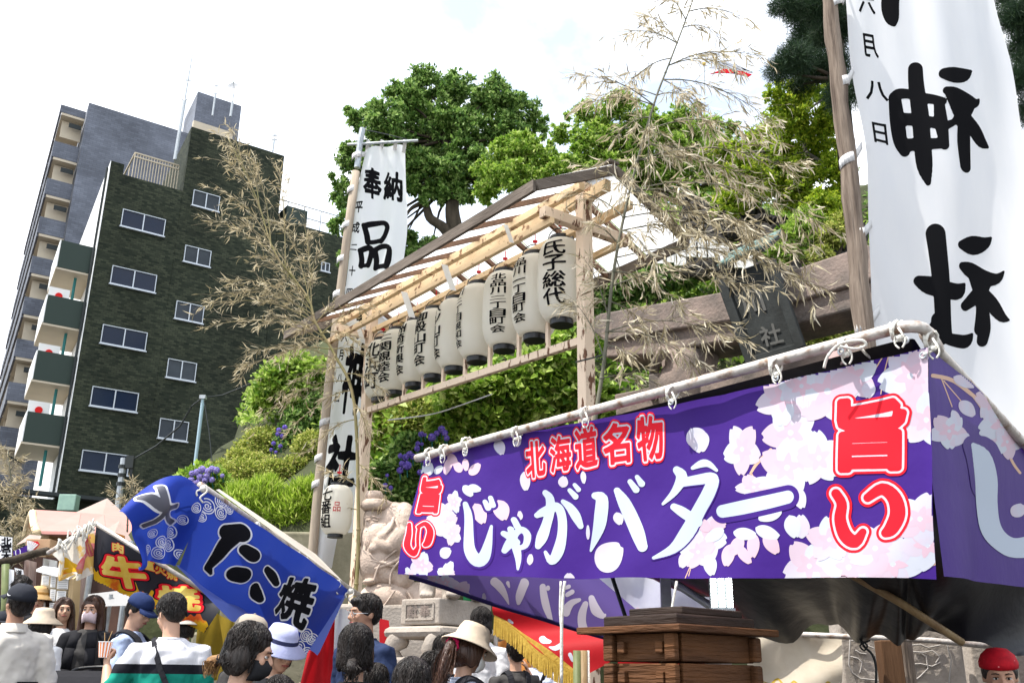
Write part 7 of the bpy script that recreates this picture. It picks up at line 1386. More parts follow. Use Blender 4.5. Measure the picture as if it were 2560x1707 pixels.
def band_mat(name, stops):
    m = bpy.data.materials.new(name); m.use_nodes = True; N = m.node_tree.nodes; K = m.node_tree.links; N['Principled BSDF'].inputs['Specular IOR Level'].default_value = .1; t = N.new('ShaderNodeTexCoord'); s = N.new('ShaderNodeSeparateXYZ'); r = N.new('ShaderNodeValToRGB'); r.color_ramp.interpolation = 'CONSTANT'; mr = N.new('ShaderNodeMapRange'); mr.inputs[1].default_value = .8; mr.inputs[2].default_value = 1.6
    e = r.color_ramp.elements
    for i, (z, c) in enumerate(stops): el = e[i] if i < 2 else e.new((z-.8)/.8); el.position = (z-.8)/.8; el.color = (*c, 1)
    K.new(t.outputs['Object'], s.inputs[0]); K.new(s.outputs[2], mr.inputs[0]); K.new(mr.outputs[0], r.inputs[0]); K.new(r.outputs[0], N['Principled BSDF'].inputs['Base Color']); N['Principled BSDF'].inputs['Roughness'].default_value = .85; return m
def hand(mb, w_, d, palm, s, grip=.5, k=1.0):
    """palm + five fingers; w_ wrist, d forearm direction, palm = palm normal"""
    d = Vector(d).normalized(); palm = Vector(palm); palm = (palm-d*palm.dot(d)).normalized(); x = d.cross(palm).normalized()*s; w_ = Vector(w_)
    c = w_+d*.045*k; M_ = Matrix((x, palm, d)).transposed(); mb.ell(c, (.04*k, .017*k, .05*k), 12, 8, M_)
    for i, (o_, L_) in enumerate(((-.03, .062), (-.01, .072), (.01, .068), (.03, .052))):
        b = w_+d*.082*k+x*o_*k; a1 = .35+grip; q1 = b+(d*math.cos(a1*.4)+palm*math.sin(a1*.4))*L_*.45*k; q2 = q1+(d*math.cos(a1*1.5)+palm*math.sin(a1*1.5))*L_*.33*k; q3 = q2+(d*math.cos(a1*2.3)+palm*math.sin(a1*2.3))*L_*.28*k
        mb.tube([b-d*.02*k, b, q1, q2, q3], [.010*k, .0095*k, .009*k, .0085*k, .0075*k], 8, round_=True)
    b = w_+d*.03*k-x*.03*k; q1 = b+(d*.6-x*.7+palm*.35).normalized()*.035*k; q2 = q1+(d*.85-x*.1+palm*(.3+grip*.5)).normalized()*.03*k
    mb.tube([w_+d*.015*k-x*.01*k, b, q1, q2], [.013*k, .012*k, .0105*k, .009*k], 8, round_=True)
HANDS = {}
def person(label, px, top, d, H, yaw, hair='short', hcol='black', skin=0, shirt=None, sl=.9, arms=None, hp=0, hy=0, cap=None, mask=None, female=False, vox=.011, lean=0, pants=None, extra=None, hair_n=260, wide=1.0, sleeve_m=None, hand_k=1.0, hd=None, group=None, hroll=0):
    """px,top: where the top of the head is seen; yaw 0 faces the camera, +90 faces picture right"""
    p = at(px, top, d); k = H/1.75; zf = p.z-H; o = T('person', label, 'person', (0, 0, 0), group)
    s = .92 if female else 1.0; s *= wide
    HM = Matrix.Translation((0, .005, 1.53))@Matrix.Rotation(R(hy), 4, 'Z')@Matrix.Rotation(R(hroll), 4, 'Y')@Matrix.Rotation(R(hp), 4, 'X')@Matrix.Translation((0, -.005, -1.53))
    def h(v): return HM@Vector(v)
    HR = HM.to_3x3(); mb = MB()
    hips = .165 if not female else .175
    mb.loft([((0, .0, .82), hips*.9, .11), ((0, .0, .92), hips, .12), ((0, 0, 1.06), .135*s, .098), ((0, -.003, 1.22), .155*s, .115), ((0, .0, 1.34), .165*s, .115), ((0, .006, 1.42), .13*s, .085), ((0, .01, 1.47), .062, .058)], 20)
    mb.tube([(0, .015, 1.42), (0, .01, 1.48), h((0, .005, 1.56)), h((0, .0, 1.60))], [.062, .054 if not female else .047, .052 if not female else .046, .05], 14, round_=True)
    for c, r in (((0, .012, 1.652), (.074, .094, .096)), ((0, -.030, 1.600), (.056, .062, .072)), ((0, -.058, 1.552), (.028, .028, .022)), ((0, -.02, 1.57), (.05, .055, .035)), ((0, -.078, 1.664), (.046, .014, .010)), ((.035, -.064, 1.612), (.02, .02, .022)), ((-.035, -.064, 1.612), (.02, .02, .022))):
        mb.ell(h(c), r, 18, 12, HR)
    mb.tube([h((0, -.086, 1.650)), h((0, -.098, 1.63)), h((0, -.107, 1.612))], [.007, .009, .0125], 8, round_=True); mb.ell(h((.011, -.096, 1.608)), (.008, .009, .007), 8, 6, HR); mb.ell(h((-.011, -.096, 1.608)), (.008, .009, .007), 8, 6, HR); mb.ell(h((0, -.088, 1.581)), (.02, .012, .009), 10, 8, HR)
    for sd in (1, -1):
        mb.ell(h((.076*sd, .018, 1.622)), (.009, .019, .030), 12, 10, HR@Matrix.Rotation(R(-12), 3, 'X')); mb.ell(h((.080*sd, .014, 1.604)), (.007, .010, .012), 8, 6, HR)
    A = arms or {}
    AR = {}
    for sd, nm in ((1, 'L'), (-1, 'R')):
        sh_ = Vector((.178*s*sd, .005, 1.385)); el, wr = A.get(nm, ((.235*sd*s, .03, 1.10), (.245*sd*s, -.06, .87))); el = Vector(el); wr = Vector(wr); AR[nm] = (sh_, el, wr)
        mb.tube([sh_-Vector((.05*sd, 0, 0)), sh_, sh_.lerp(el, .5), el, el.lerp(wr, .35), wr], [.05*s, .055*s, .045*s, .037*s, .038*s, .025*s], 12, round_=True)
        dr = (wr-el).normalized(); hand(mb, wr, dr, Vector((-sd, -.2, 0)) if dr.z < -.5 else Vector((-sd*.3, 0, -1)) if nm not in A.get('palm', {}) else A['palm'][nm], sd, .5 if nm not in A.get('grip', {}) else A['grip'][nm], hand_k)
    for sd in (1, -1): mb.tube([(.085*sd, 0, .88), (.095*sd, -.01, .66), (.095*sd, -.005, .48), (.095*sd, .01, .28), (.095*sd, .02, .08)], [.088, .072, .052, .048, .036], 12, round_=True); mb.tube([(.095*sd, .03, .045), (.1*sd, -.06, .04), (.1*sd, -.13, .03)], [.038, .04, .028], 10, round_=True)
    body = mb.build('body', SK[skin], o, True); remesh(body, vox, 2)
    # face
    for sd in (1, -1):
        e = MB(); e.ell(h((.030*sd, -.0785, 1.636)), (.0135, .008, .0065), 10, 8, HR); e.build('eye', M_eyew, o, True)
        e = MB(); e.ell(h((.029*sd, -.0845, 1.636)), (.0062, .004, .0062), 8, 6, HR); e.tube([h((.016*sd, -.086, 1.640)), h((.029*sd, -.089, 1.6435)), h((.044*sd, -.082, 1.639))], .0018, 5); e.build('iris', M_eye, o, True)
        e = MB(); e.tube([h((.014*sd, -.091, 1.656)), h((.030*sd, -.0905, 1.661)), h((.048*sd, -.080, 1.656))], [.0028, .0032, .0018], 5); e.build('eyebrow', M_brow, o, True)
    e = MB(); e.tube([h((-.022, -.090, 1.581)), h((0, -.1005, 1.583)), h((.022, -.090, 1.581))], [.003, .0055, .003], 6, round_=True); e.build('mouth', M_lip, o, True)
    # hair
    hm = HAIR[hcol]
    if hair:
        mb = MB(); C0 = Vector((0, .022, 1.672)); RR = Vector((.087, .100, .093))*(.95 if cap else 1); mb.ell(h(C0), RR, 20, 14, HR)
        if hair != 'bun0': mb.ell(h((0, .055, 1.625)), (.074, .058, .07), 16, 12, HR)
        zend = 1.60
        for sd in (1, -1): mb.ell(h((.068*sd, .012, 1.655)), (.018, .04, .045 if hair == 'short' else .06), 12, 9, HR)
        if hair == 'short' and not cap: mb.ell(h((0, -.055, 1.715)), (.06, .04, .028), 14, 10, HR)
        if hair == 'bob': mb.ell(h((0, .05, 1.60)), (.09, .07, .085), 16, 12, HR); zend = 1.54; [mb.ell(h((.075*sd, .02, 1.60)), (.022, .05, .08), 12, 9, HR) for sd in (1, -1)]
        if hair == 'long':
            zend = 1.36
            for sd in (1, -1): mb.tube([h((.070*sd, .0, 1.70)), h((.082*sd, .01, 1.62)), (.085*sd, .02, 1.50), (.10*sd, .0, 1.40)], [.022, .030, .034, .018], 10, round_=True); mb.tube([h((.03*sd, -.055, 1.735)), h((.066*sd, -.045, 1.68)), h((.074*sd, -.02, 1.60))], [.016, .016, .014], 8, round_=True)
            mb.loft([(h((0, .05, 1.66)), .085, .06), (Vector((0, .065, 1.52)), .10, .05), (Vector((0, .085, 1.38)), .11, .03), (Vector((0, .09, 1.33)), .08, .015)], 16)
        ho = mb.build('hair', hm, o, True); remesh(ho, .0095, 2)
        st = MB(); zlow = {'short': 1.60, 'bob': 1.555, 'long': 1.40}.get(hair, 1.6)
        for i in range(int(hair_n*2.2)):
            th = rnd.uniform(0, 2*math.pi); ph = rnd.uniform(.03, 2.0 if hair == 'short' else 2.75); pts = []; L_ = rnd.uniform(.4, .9); q = ph; z_ = None; sw = rnd.uniform(-.25, .25)
            for j in range(7):
                wob = .05*math.sin(th*9+j)+sw*j/7; rr_ = 1.012+.028*math.sin(i*1.7+j*.6)+(.03*rnd.random() if i % 9 == 0 else 0)
                qq = min(q, 1.5); v = Vector((math.sin(qq)*math.cos(th+wob)*RR.x, math.sin(qq)*math.sin(th+wob)*RR.y, math.cos(qq)*RR.z))*rr_+C0
                if q > 1.5: v.z -= (q-1.5)*.095; v.x *= 1.0+(.03 if hair != 'short' else -.05)*(q-1.5); v.y = C0.y+(v.y-C0.y)*(1.0 if hair != 'short' else 1-.12*(q-1.5))
                if (v.y < -.045 and v.z < 1.705) or v.z < zlow-.01*rnd.random() or (cap and v.z > 1.672) or (hair == 'short' and v.z < 1.645 and v.y < .03): break
                pts.append(h(v)); q += L_*.16
            if len(pts) > 2: st.tube(pts, [.0023]*(len(pts)-1)+[.0006], 3, cap=False)
        if hair == 'long':
            for i in range(140):
                sd = rnd.choice((1, -1)); a = rnd.uniform(-.5, 1.6); x = sd*(.088+.01*rnd.random()); y = .02+.05*a*.6; pts = [h((x*.98, y, 1.66)), Vector((x*1.08, y+.01, 1.54)), Vector((x*1.15+rnd.uniform(-.01, .01), y, 1.43)), Vector((x*1.1+rnd.uniform(-.02, .02), y-.01, rnd.uniform(1.33, 1.4)))]; st.tube(catm3(pts, 3), .0022, 3, cap=False)
        if st.v: q = st.build('hair_strands', hm, ho, True); q['kind'] = 'stuff'
    # clothes
    sm = shirt or cl('plain white tee', (.7, .7, .7)); mb = MB(); e_ = .014
    mb.loft([((0, 0, .86), (.175+e_)*s, .125+e_), ((0, 0, .98), (.158+e_)*s, .115+e_), ((0, 0, 1.10), (.152+e_)*s, .112+e_), ((0, -.003, 1.24), (.162+e_)*s, .120+e_), ((0, 0, 1.35), (.172+e_)*s, .120+e_), ((0, .008, 1.42), (.146+e_)*s, .092+e_), ((0, .012, 1.466), .098*s, .078), ((0, .013, 1.475), .072, .068)], 24)
    for nm, sd in (('L', 1), ('R', -1)):
        sh_, el, wr = AR[nm]; full = sl > 1; pts = [sh_-Vector((.07*sd, 0, -.01)), sh_+Vector((0, 0, .005)), sh_.lerp(el, .5), sh_.lerp(el, min(sl, 1))]; rad = [.06*s, .069*s, .064*s, .062*s]
        if full: pts += [el.lerp(wr, .5), el.lerp(wr, sl-1)]; rad = [.06, .068*s, .058*s, .05*s, .045*s, .038*s]
        mb.tube(pts, rad, 14)
    so = mb.build('shirt', sm, o, True); remesh(so, .013, 3, .028)
    mb = MB(); mb.tube([Vector((.068*math.cos(a)*1.05, .012+.064*math.sin(a), 1.473-.018*max(-math.sin(a), 0))) for a in np.linspace(0, 2*math.pi, 19)], .0085, 6, cap=False); mb.build('collar', sm, o, True)
    pm = pants or cl('dark trousers', (.03, .032, .04)); mb = MB(); mb.loft([((0, 0, .80), .19, .135), ((0, 0, .92), .183, .13)], 20)
    for sd in (1, -1): mb.loft([((.095*sd, 0, .84), .096, .10), ((.098*sd, 0, .5), .075, .08), ((.098*sd, .01, .1), .062, .066)], 14)
    mb.build('trousers', pm, o, True)
    for sd in (1, -1): mb = MB(); mb.tube([(.097*sd, .04, .045), (.1*sd, -.06, .045), (.1*sd, -.15, .035)], [.044, .047, .034], 10, round_=True); mb.build('shoe', M_dark, o, True)
    if mask:
        mb = MB(); g = []
        for i in range(9):
            a = -1.25+2.5*i/8
            for j, (z, r_) in enumerate(((1.628, .074), (1.60, .089), (1.57, .086), (1.537, .068))): g.append(h((math.sin(a)*.068*(1 if j else .95), -.012-r_*math.cos(a)*1.06-(.012 if abs(a) < .4 and j in (1, 2) else 0), z-.012*abs(a))))
        mb.add(g, [(i*4+j, i*4+j+1, (i+1)*4+j+1, (i+1)*4+j) for i in range(8) for j in range(3)]); m_ = mb.build('face_mask', mask, o, True); sf = m_.modifiers.new('s', 'SOLIDIFY'); sf.thickness = .004
        mb = MB(); [mb.tube([h((.066*sd, -.03, 1.615)), h((.082*sd, .0, 1.63)), h((.086*sd, .03, 1.62))], .0016, 5) for sd in (1, -1)]; mb.build('ear_loop', mask, m_)
    if cap and cap[0] != 'skip':
        kind, cm = cap[:2]
        if kind == 'ball':
            mb = MB(); mb.loft([(h((0, .018, 1.672)), .0, .0)]*0+[(h((0, .018, z)), rx, ry) for z, rx, ry in ((1.668, .093, .108), (1.70, .092, .107), (1.735, .078, .092), (1.760, .05, .06), (1.768, .012, .014))], 22, ax=(HR@Vector((1, 0, 0)), HR@Vector((0, 1, 0)))); c_ = mb.build('cap_crown', cm, o, True)
            g = [];
            for i in range(11):
                a = -1.05+2.1*i/10; g += [h((math.sin(a)*.088, .018-math.cos(a)*.102, 1.680)), h((math.sin(a)*.092, .010-.102-.075*math.cos(a*1.1)**.7*1.0 if abs(a) < 1.04 else -.06, 1.668-.022*abs(a)))]
            mb = MB(); mb.add(g, [(2*i, 2*i+1, 2*i+3, 2*i+2) for i in range(10)]); b_ = mb.build('cap_brim', cm, o, True); q = b_.modifiers.new('s', 'SOLIDIFY'); q.thickness = .005
            mb = MB(); mb.ell(h((0, .018, 1.770)), (.009, .009, .005), 8, 6, HR); mb.build('cap_button', cm, o, True)
        else:
            bw = cap[2] if len(cap) > 2 else .065; ax = (HR@Vector((1, 0, 0)), HR@Vector((0, 1, 0)))
            mb = MB(); mb.loft([(h((0, .012, z)), rx, ry) for z, rx, ry in ((1.668-bw*.55, .092+bw, .108+bw), (1.672-bw*.52, .092+bw, .108+bw), (1.690, .092, .107), (1.735, .084, .098), (1.768, .070, .082), (1.776, .03, .035))], 26, ax=ax, cap=False); n_ = len(mb.v); mb.f.append(tuple(range(n_-26, n_))); mb.m.append(0)
            c_ = mb.build('hat', cm, o, True); q = c_.modifiers.new('s', 'SOLIDIFY'); q.thickness = .004
            if len(cap) > 3: mb = MB(); mb.loft([(h((0, .012, 1.69)), .0945, .1095), (h((0, .012, 1.712)), .0925, .1075)], 26, ax=ax, cap=False); mb.build('hat_band', cap[3], c_, True)
    if extra: extra(o, h, HR, AR, s)
    o_h = {q: AR[q][2]+(AR[q][2]-AR[q][1]).normalized()*.09 for q in AR}
    o.location = (p.x, p.y, zf); o.rotation_euler = (0, 0, R(yaw)); o.scale = (k, k, k)
    # bring the seen head top back over the marked spot
    bpy.context.view_layer.update(); tip = o.matrix_world@h((0, .012, 1.755)); o.location.x += p.x-tip.x; o.location.y += p.y-tip.y; o.location.z += p.z-tip.z
    bpy.context.view_layer.update(); HANDS[label] = {q: o.matrix_world@o_h[q] for q in o_h}
    return o
M_strap = cl('black webbing', (.02, .02, .024))
def backpack(m, strap_only=False, tag=None):
    def f(o, h, HR, AR, s):
        for sd in (1, -1): mb = MB(); P = catm3([Vector((.075*sd, .135, 1.32)), Vector((.085*sd, .10, 1.44)), Vector((.095*sd, .01, 1.475)), Vector((.105*sd, -.105, 1.40)), Vector((.12*sd, -.14, 1.22)), Vector((.15*sd, -.06, 1.05)), Vector((.13*sd, .12, 1.0))]); [mb.beam(a, b, .05, .012, (a+b)*.5-Vector((0, .0, 1.25))) for a, b in zip(P[:-1], P[1:])]; mb.build('backpack_strap', M_strap, o)
        if not strap_only: mb = MB(); mb.box((0, .21, 1.18), (.28, .14, .40)); q = mb.build('backpack', m, o, bevel=.04); mb = MB(); mb.box((0, .295, 1.10), (.22, .04, .2)); mb.build('pocket', m, q, bevel=.015)
        if tag: mb = MB(); mb.box((.05, .32, 1.16), (.05, .012, .09)); mb.build('orange_tag', tag, o)
    return f
def cross_strap(sd=1):
    def f(o, h, HR, AR, s):
        P = catm3([Vector((.10*sd, .0, 1.472)), Vector((.085*sd, .095, 1.42)), Vector((.03*sd, .142, 1.28)), Vector((-.07*sd, .145, 1.10)), Vector((-.15*sd, .08, .96))]); mb = MB(); [mb.beam(a, b, .032, .012, Vector((a.x, a.y, 0))+Vector((0, .001, .3 if a.z > 1.44 else 0))) for a, b in zip(P[:-1], P[1:])]; mb.build('bag_strap', M_strap, o)
        P = catm3([Vector((.10*sd, .0, 1.472)), Vector((.09*sd, -.10, 1.40)), Vector((.0, -.145, 1.2)), Vector((-.1*sd, -.13, 1.02)), Vector((-.16*sd, -.05, .96))]); mb = MB(); [mb.beam(a, b, .032, .012, Vector((a.x, a.y, 0))) for a, b in zip(P[:-1], P[1:])]; mb.build('bag_strap', M_strap, o)
    return f
W = cl('white cotton', (.66, .66, .67)); WL = cl('bluish white shirt', (.62, .66, .78)); LB = cl('light blue cotton', (.42, .50, .68)); NV = cl('navy cotton', (.022, .035, .085)); BKc = cl('black cotton', (.014, .014, .017)); GRY = cl('charcoal knit', (.055, .052, .05)); OFFW = cl('cream linen polo', (.60, .56, .50)); BEI = cl('beige canvas hat', (.56, .46, .35)); KH = cl('khaki cap', (.36, .31, .25)); LAV = cl('lavender canvas', (.40, .42, .62)); BLUE = cl('sky blue shirt', (.22, .36, .62)); M_maskp = cl('pale pink mask', (.70, .56, .58)); M_maskk = cl('black face mask', (.02, .02, .022)); M_maskw = cl('white face mask', (.72, .72, .70)); STR = cl('straw hat', (.62, .40, .18)); CAPB = cl('black cap cloth', (.025, .027, .035)); CAPN = cl('navy cap cloth', (.018, .032, .10))
def ex_polo(o, h, HR, AR, s):
    mb = MB(); mb.loft([((0, .012, 1.455), .086, .084), ((0, .018, 1.50), .070, .074), ((0, .020, 1.502), .078, .082), ((0, .014, 1.445), .100, .098)], 20, cap=False); mb.build('polo_collar', OFFW, o, True)
    V, F = sshape([[(.02, .03, .009), (.05, .10, .012), (.02, .16, .009)], [(-.04, .05, .009), (-.06, .10, .012), (-.03, .13, .009)]], (0, 0, 1), 0, .005); np_mesh('print_mark', np.array([[-.10+x*.9, .150, .96+y] for x, y in V]), F, M_kpr, False, None, o)
def ex_logo(o, h, HR, AR, s):
    ex_polo(o, h, HR, AR, s); mb = MB(); mb.tube([h((.088, .04, 1.690)), h((.094, .02, 1.684)), h((.092, -.005, 1.694))], [.002, .004, .0015], 6); mb.build('cap_mark', M_wpr, o)
person('man in a black cap and cream polo seen from behind at left', 62, 1463, 6.9, 1.80, 222, 'short', 'black', 1, OFFW, .95, hp=-14, hy=10, cap=('ball', CAPB), extra=ex_logo, wide=1.12)
person('person behind the black cap with only dark hair showing', 56, 1440, 8.4, 1.72, 170, 'short', 'black', 1, BKc, hair_n=120)
person('person in a dark cap at the extreme left edge', 4, 1492, 8.6, 1.66, 150, 'short', 'black', 0, BKc, cap=('ball', CAPB))
person('person in white tee with a black backpack at the left edge', 10, 1530, 8.2, 1.60, 20, 'short', 'black', 1, WL, cap=('ball', CAPB), extra=backpack(CAPB))
person('person in a sky blue shirt half hidden by the cream polo', 18, 1562, 7.7, 1.52, 200, 'bob', 'black', 0, BLUE, 1.8, extra=backpack(CAPB, True))
person('woman in a straw hat and pink top in the back row', 100, 1470, 9.2, 1.62, 25, 'long', 'brown', 0, cl('pink cardigan', (.66, .36, .46)), 1.9, cap=('bucket', STR, .055, cl('ochre band', (.5, .25, .06))))
person('person in a wide pale hat below the straw hat', 112, 1524, 7.9, 1.50, 160, 'bob', 'black', 0, W, cap=('bucket', BEI, .08))
def ex_thin(o, h, HR, AR, s): mb = MB(); P = catm3([Vector((.09, -.10, 1.44)), Vector((.03, -.14, 1.3)), Vector((-.06, -.14, 1.1)), Vector((-.15, -.08, .95))]); mb.tube(P, .005, 5); mb.build('bag_cord', M_strap, o)
person('woman with long brown hair and a white open shirt glancing aside', 163, 1495, 8.9, 1.63, 14, 'long', 'brown', 0, W, 1.7, hy=18, hp=-4, female=True, extra=ex_thin)
def ex_card(o, h, HR, AR, s):
    for sd in (1, -1):
        mb = MB(); P = [Vector((.068*sd, -.085, 1.45)), Vector((.085*sd, -.128, 1.32)), Vector((.10*sd, -.142, 1.15)), Vector((.12*sd, -.14, .95)), Vector((.13*sd, -.14, .80))]; [mb.beam(a, b, .085, .014, (0, -1, 0)) for a, b in zip(P[:-1], P[1:])]; mb.build('cardigan_front', BKc, o, True)
        sh_, el, wr = AR['L' if sd > 0 else 'R']; mb = MB(); mb.tube([sh_+Vector((-.05*sd, 0, .02)), sh_+Vector((.005*sd, 0, .01)), sh_.lerp(el, .5), el, el.lerp(wr, .85)], [.072, .082, .074, .06, .048], 14, round_=True); q = mb.build('cardigan_sleeve', BKc, o, True); remesh(q, .014, 3, .014)
person('woman in a pale mask and black cardigan pushing a stroller', 237, 1490, 8.3, 1.66, 0, 'long', 'brown', 0, GRY, .9, {'L': ((.235, -.02, 1.12), (.17, -.27, 1.0)), 'R': ((-.25, -.02, 1.14), (-.23, -.26, 1.12)), 'palm': {'L': Vector((0, 0, -1)), 'R': Vector((0, 0, -1))}, 'grip': {'L': 1.0, 'R': 1.0}}, mask=M_maskp, female=True, vox=.009, extra=ex_card, hair_n=320)
person('man in a navy cap and pale blue tee looking down at his food', 366, 1489, 7.4, 1.70, 88, 'short', 'black', 0, LB, .85, {'R': ((-.22, -.05, 1.10), (-.12, -.25, 1.13)), 'L': ((.24, -.02, 1.10), (.20, -.20, .95))}, hp=26, hy=-14, cap=('ball', CAPN), extra=backpack(CAPB, True))
BANDM = band_mat('white black green banded tee', [(.81, (.012, .22, .16)), (1.262, (.015, .015, .02)), (1.318, (.66, .65, .67))])
person('man in a white, black and green tee holding a striped cup', 425, 1488, 6.25, 1.68, 196, 'short', 'black', 0, BANDM, .9, {'L': ((.33, .0, 1.13), (.37, -.14, 1.30)), 'R': ((-.25, .02, 1.10), (-.23, -.12, .9)), 'palm': {'L': Vector((-.9, -.3, .0))}, 'grip': {'L': .75}}, hp=20, hy=34, vox=.0085, extra=cross_strap(1), hair_n=420, wide=1.08, hand_k=1.1)
person('person in a pale bucket hat behind the navy cap man', 466, 1530, 8.6, 1.60, 190, 'bob', 'black', 0, W, cap=('bucket', cl('pale grey hat', (.60, .58, .50)), .05))
def ex_pony(col, z0=1.60, z1=1.48, r=.03, m=None, wav=.02, side=0):
    def f(o, h, HR, AR, s):
        mb = MB(); P = [h((0, .10, z0)), h((side*.3, .14, z0-.02)), h((side*.7, .15, (z0+z1)/2)), h((side, .14, z1))]; mb.tube(catm3(P), [r*.6]+[r]*9+[r*.8, r*.6, r*.3], 10, round_=True); q = mb.build('ponytail', HAIR[col], o, True)
        st = MB()
        for i in range(90): a = rnd.uniform(0, 6.28); off = Vector((math.cos(a), math.sin(a)*.7, 0))*r*rnd.uniform(.8, 1.25); st.tube(catm3([P[0]+off*.4, P[1]+off, P[2]+off*1.1+Vector((rnd.uniform(-wav, wav), rnd.uniform(-wav, wav), 0)), P[3]+off*.9+Vector((rnd.uniform(-wav, wav), rnd.uniform(-wav, wav), rnd.uniform(-.04, .02)))], 3), .0016, 3, cap=False)
        w_ = st.build('ponytail_strands', HAIR[col], q); w_['kind'] = 'stuff'
        mb = MB(); mb.tube([h((math.cos(a)*.022, .125+.006*math.sin(a), z0-.012+math.sin(a)*.02)) for a in np.linspace(0, 6.28, 12)], .006, 6, cap=False); mb.build('hair_tie', m or M_strap, o, True)
    return f
person('person with dark hair tied back and a black mask, closest of the crowd', 645, 1562, 4.25, 1.62, 118, 'bob', 'black', 0, BKc, .9, hp=16, hy=-24, mask=M_maskk, extra=ex_pony('tail', 1.575, 1.52, .026), hair_n=900, vox=.009)
person('person in a khaki cap behind the person with the black mask', 638, 1541, 6.0, 1.66, 78, 'short', 'black', 0, GRY, cap=('ball', KH), hp=12)
person('woman in a navy and lavender bucket hat raising one hand', 712, 1572, 5.3, 1.60, 45, 'bob', 'black', 0, BKc, 1.0, {'L': ((.20, -.16, 1.20), (.06, -.20, 1.36)), 'R': ((-.22, 0, 1.1), (-.2, -.1, .9)), 'palm': {'L': Vector((-.4, -1, 0))}}, hp=20, cap=('bucket', LAV, .06, cl('navy crown', (.035, .04, .10))), female=True, vox=.009)
person('small child with curly dark hair between the bucket hat and the mask', 702, 1690, 4.7, 1.30, 160, 'short', 'black', 0, BKc, hair_n=500)
person('woman seen from behind with hair in a low knot', 893, 1562, 4.7, 1.58, 172, 'bob', 'black', 0, BKc, .9, hy=10, extra=ex_pony('black', 1.575, 1.50, .028), female=True, hair_n=1000, vox=.010)
def ex_glass(o, h, HR, AR, s):
    mb = MB()
    for sd in (1, -1): mb.tube([h((.031*sd+.021*math.cos(a), -.094, 1.634+.014*math.sin(a))) for a in np.linspace(0, 6.28, 16)], .0013, 5, cap=False); mb.tube([h((.052*sd, -.09, 1.637)), h((.076*sd, -.04, 1.635)), h((.08*sd, .01, 1.632))], .0013, 5)
    mb.tube([h((-.01, -.096, 1.636)), h((.01, -.096, 1.636))], .0013, 5); g = mb.build('glasses_frame', M_alu, o)
    mb = MB(); [mb.tube([h((.031*sd, -.0945, 1.634)), h((.031*sd, -.0935, 1.634))], .019, 14) for sd in (1, -1)]; m = mat('clear lens', (.9, .9, .9), .05); m.node_tree.nodes['Principled BSDF'].inputs['Transmission Weight'].default_value = 1; m.node_tree.nodes['Principled BSDF'].inputs['IOR'].default_value = 1.05; mb.build('lens', m, g)
person('middle aged man with glasses and a navy tee facing left', 915, 1486, 6.5, 1.72, -42, 'short', 'black', 1, NV, .9, hy=-18, hp=4, extra=ex_glass, hair_n=420, vox=.0085, wide=1.1)
def ex_band(o, h, HR, AR, s): mb = MB(); mb.tube([h((math.sin(a)*.093, .01+.01*abs(math.cos(a)), 1.66+math.cos(a)*.108)) for a in np.linspace(-1.7, 1.7, 24)], .0055, 6); mb.build('headband', M_strap, o, True)
person('woman with sleek black hair and a thin headband', 1030, 1648, 4.3, 1.52, 196, 'bob', 'black', 0, BKc, hair_n=1100, extra=ex_band, female=True, hp=4)
person('child with braided hair beside the man with glasses', 942, 1660, 5.4, 1.36, 150, 'bob', 'black', 0, BKc, hair_n=300)
def ex_scr(o, h, HR, AR, s):
    ex_pony('brown', 1.62, 1.36, .034, cl('crimson scrunchie', (.45, .01, .07)), .03, -.05)(o, h, HR, AR, s); mb = MB()
    P = [h((math.cos(a)*.040, .125+.014*math.sin(a), 1.61+math.sin(a)*.036+.008*math.sin(a*7))) for a in np.linspace(0, 6.28, 40)]; mb.tube(P, [.015+.004*math.sin(i*1.9) for i in range(40)], 8, cap=False); mb.build('scrunchie', cl('crimson scrunchie', (.45, .01, .07)), o, True); backpack(NV, False, cl('orange tag cloth', (.7, .28, .08)))(o, h, HR, AR, s)
person('woman with a ponytail, crimson scrunchie and beige bucket hat', 1190, 1570, 5.3, 1.62, 128, 'bob', 'brown', 0, WL, .9, hp=22, cap=('bucket', BEI, .065), mask=M_maskw, extra=ex_scr, female=True, hair_n=500)
person('short haired person standing by the blue poster', 1206, 1519, 7.9, 1.63, 160, 'bob', 'black', 0, W, hair_n=700, hp=6)
person('dark haired person left of the crimson scrunchie', 1118, 1586, 6.6, 1.52, 60, 'bob', 'black', 0, BKc, hair_n=250)
person('dark haired person bending low before the stone plinth', 1092, 1632, 6.0, 1.42, 80, 'bob', 'black', 0, BKc, hair_n=250, hp=15)
person('person in a white tee with dark bag strap under the fringe', 1342, 1592, 8.2, 1.50, 170, 'bob', 'black', 0, WL, extra=cross_strap(-1))
person('person with a dark backpack and raised bare arm', 1290, 1596, 7.6, 1.46, 200, 'short', 'black', 0, GRY, .5, {'L': ((.24, .02, 1.12), (.24, -.08, .92)), 'R': ((-.22, -.05, 1.3), (-.16, -.1, 1.48))}, extra=backpack(CAPB))
M_band = mat('red patterned bandana', (.42, .006, .015), .7, (.30, .004, .012), 30)
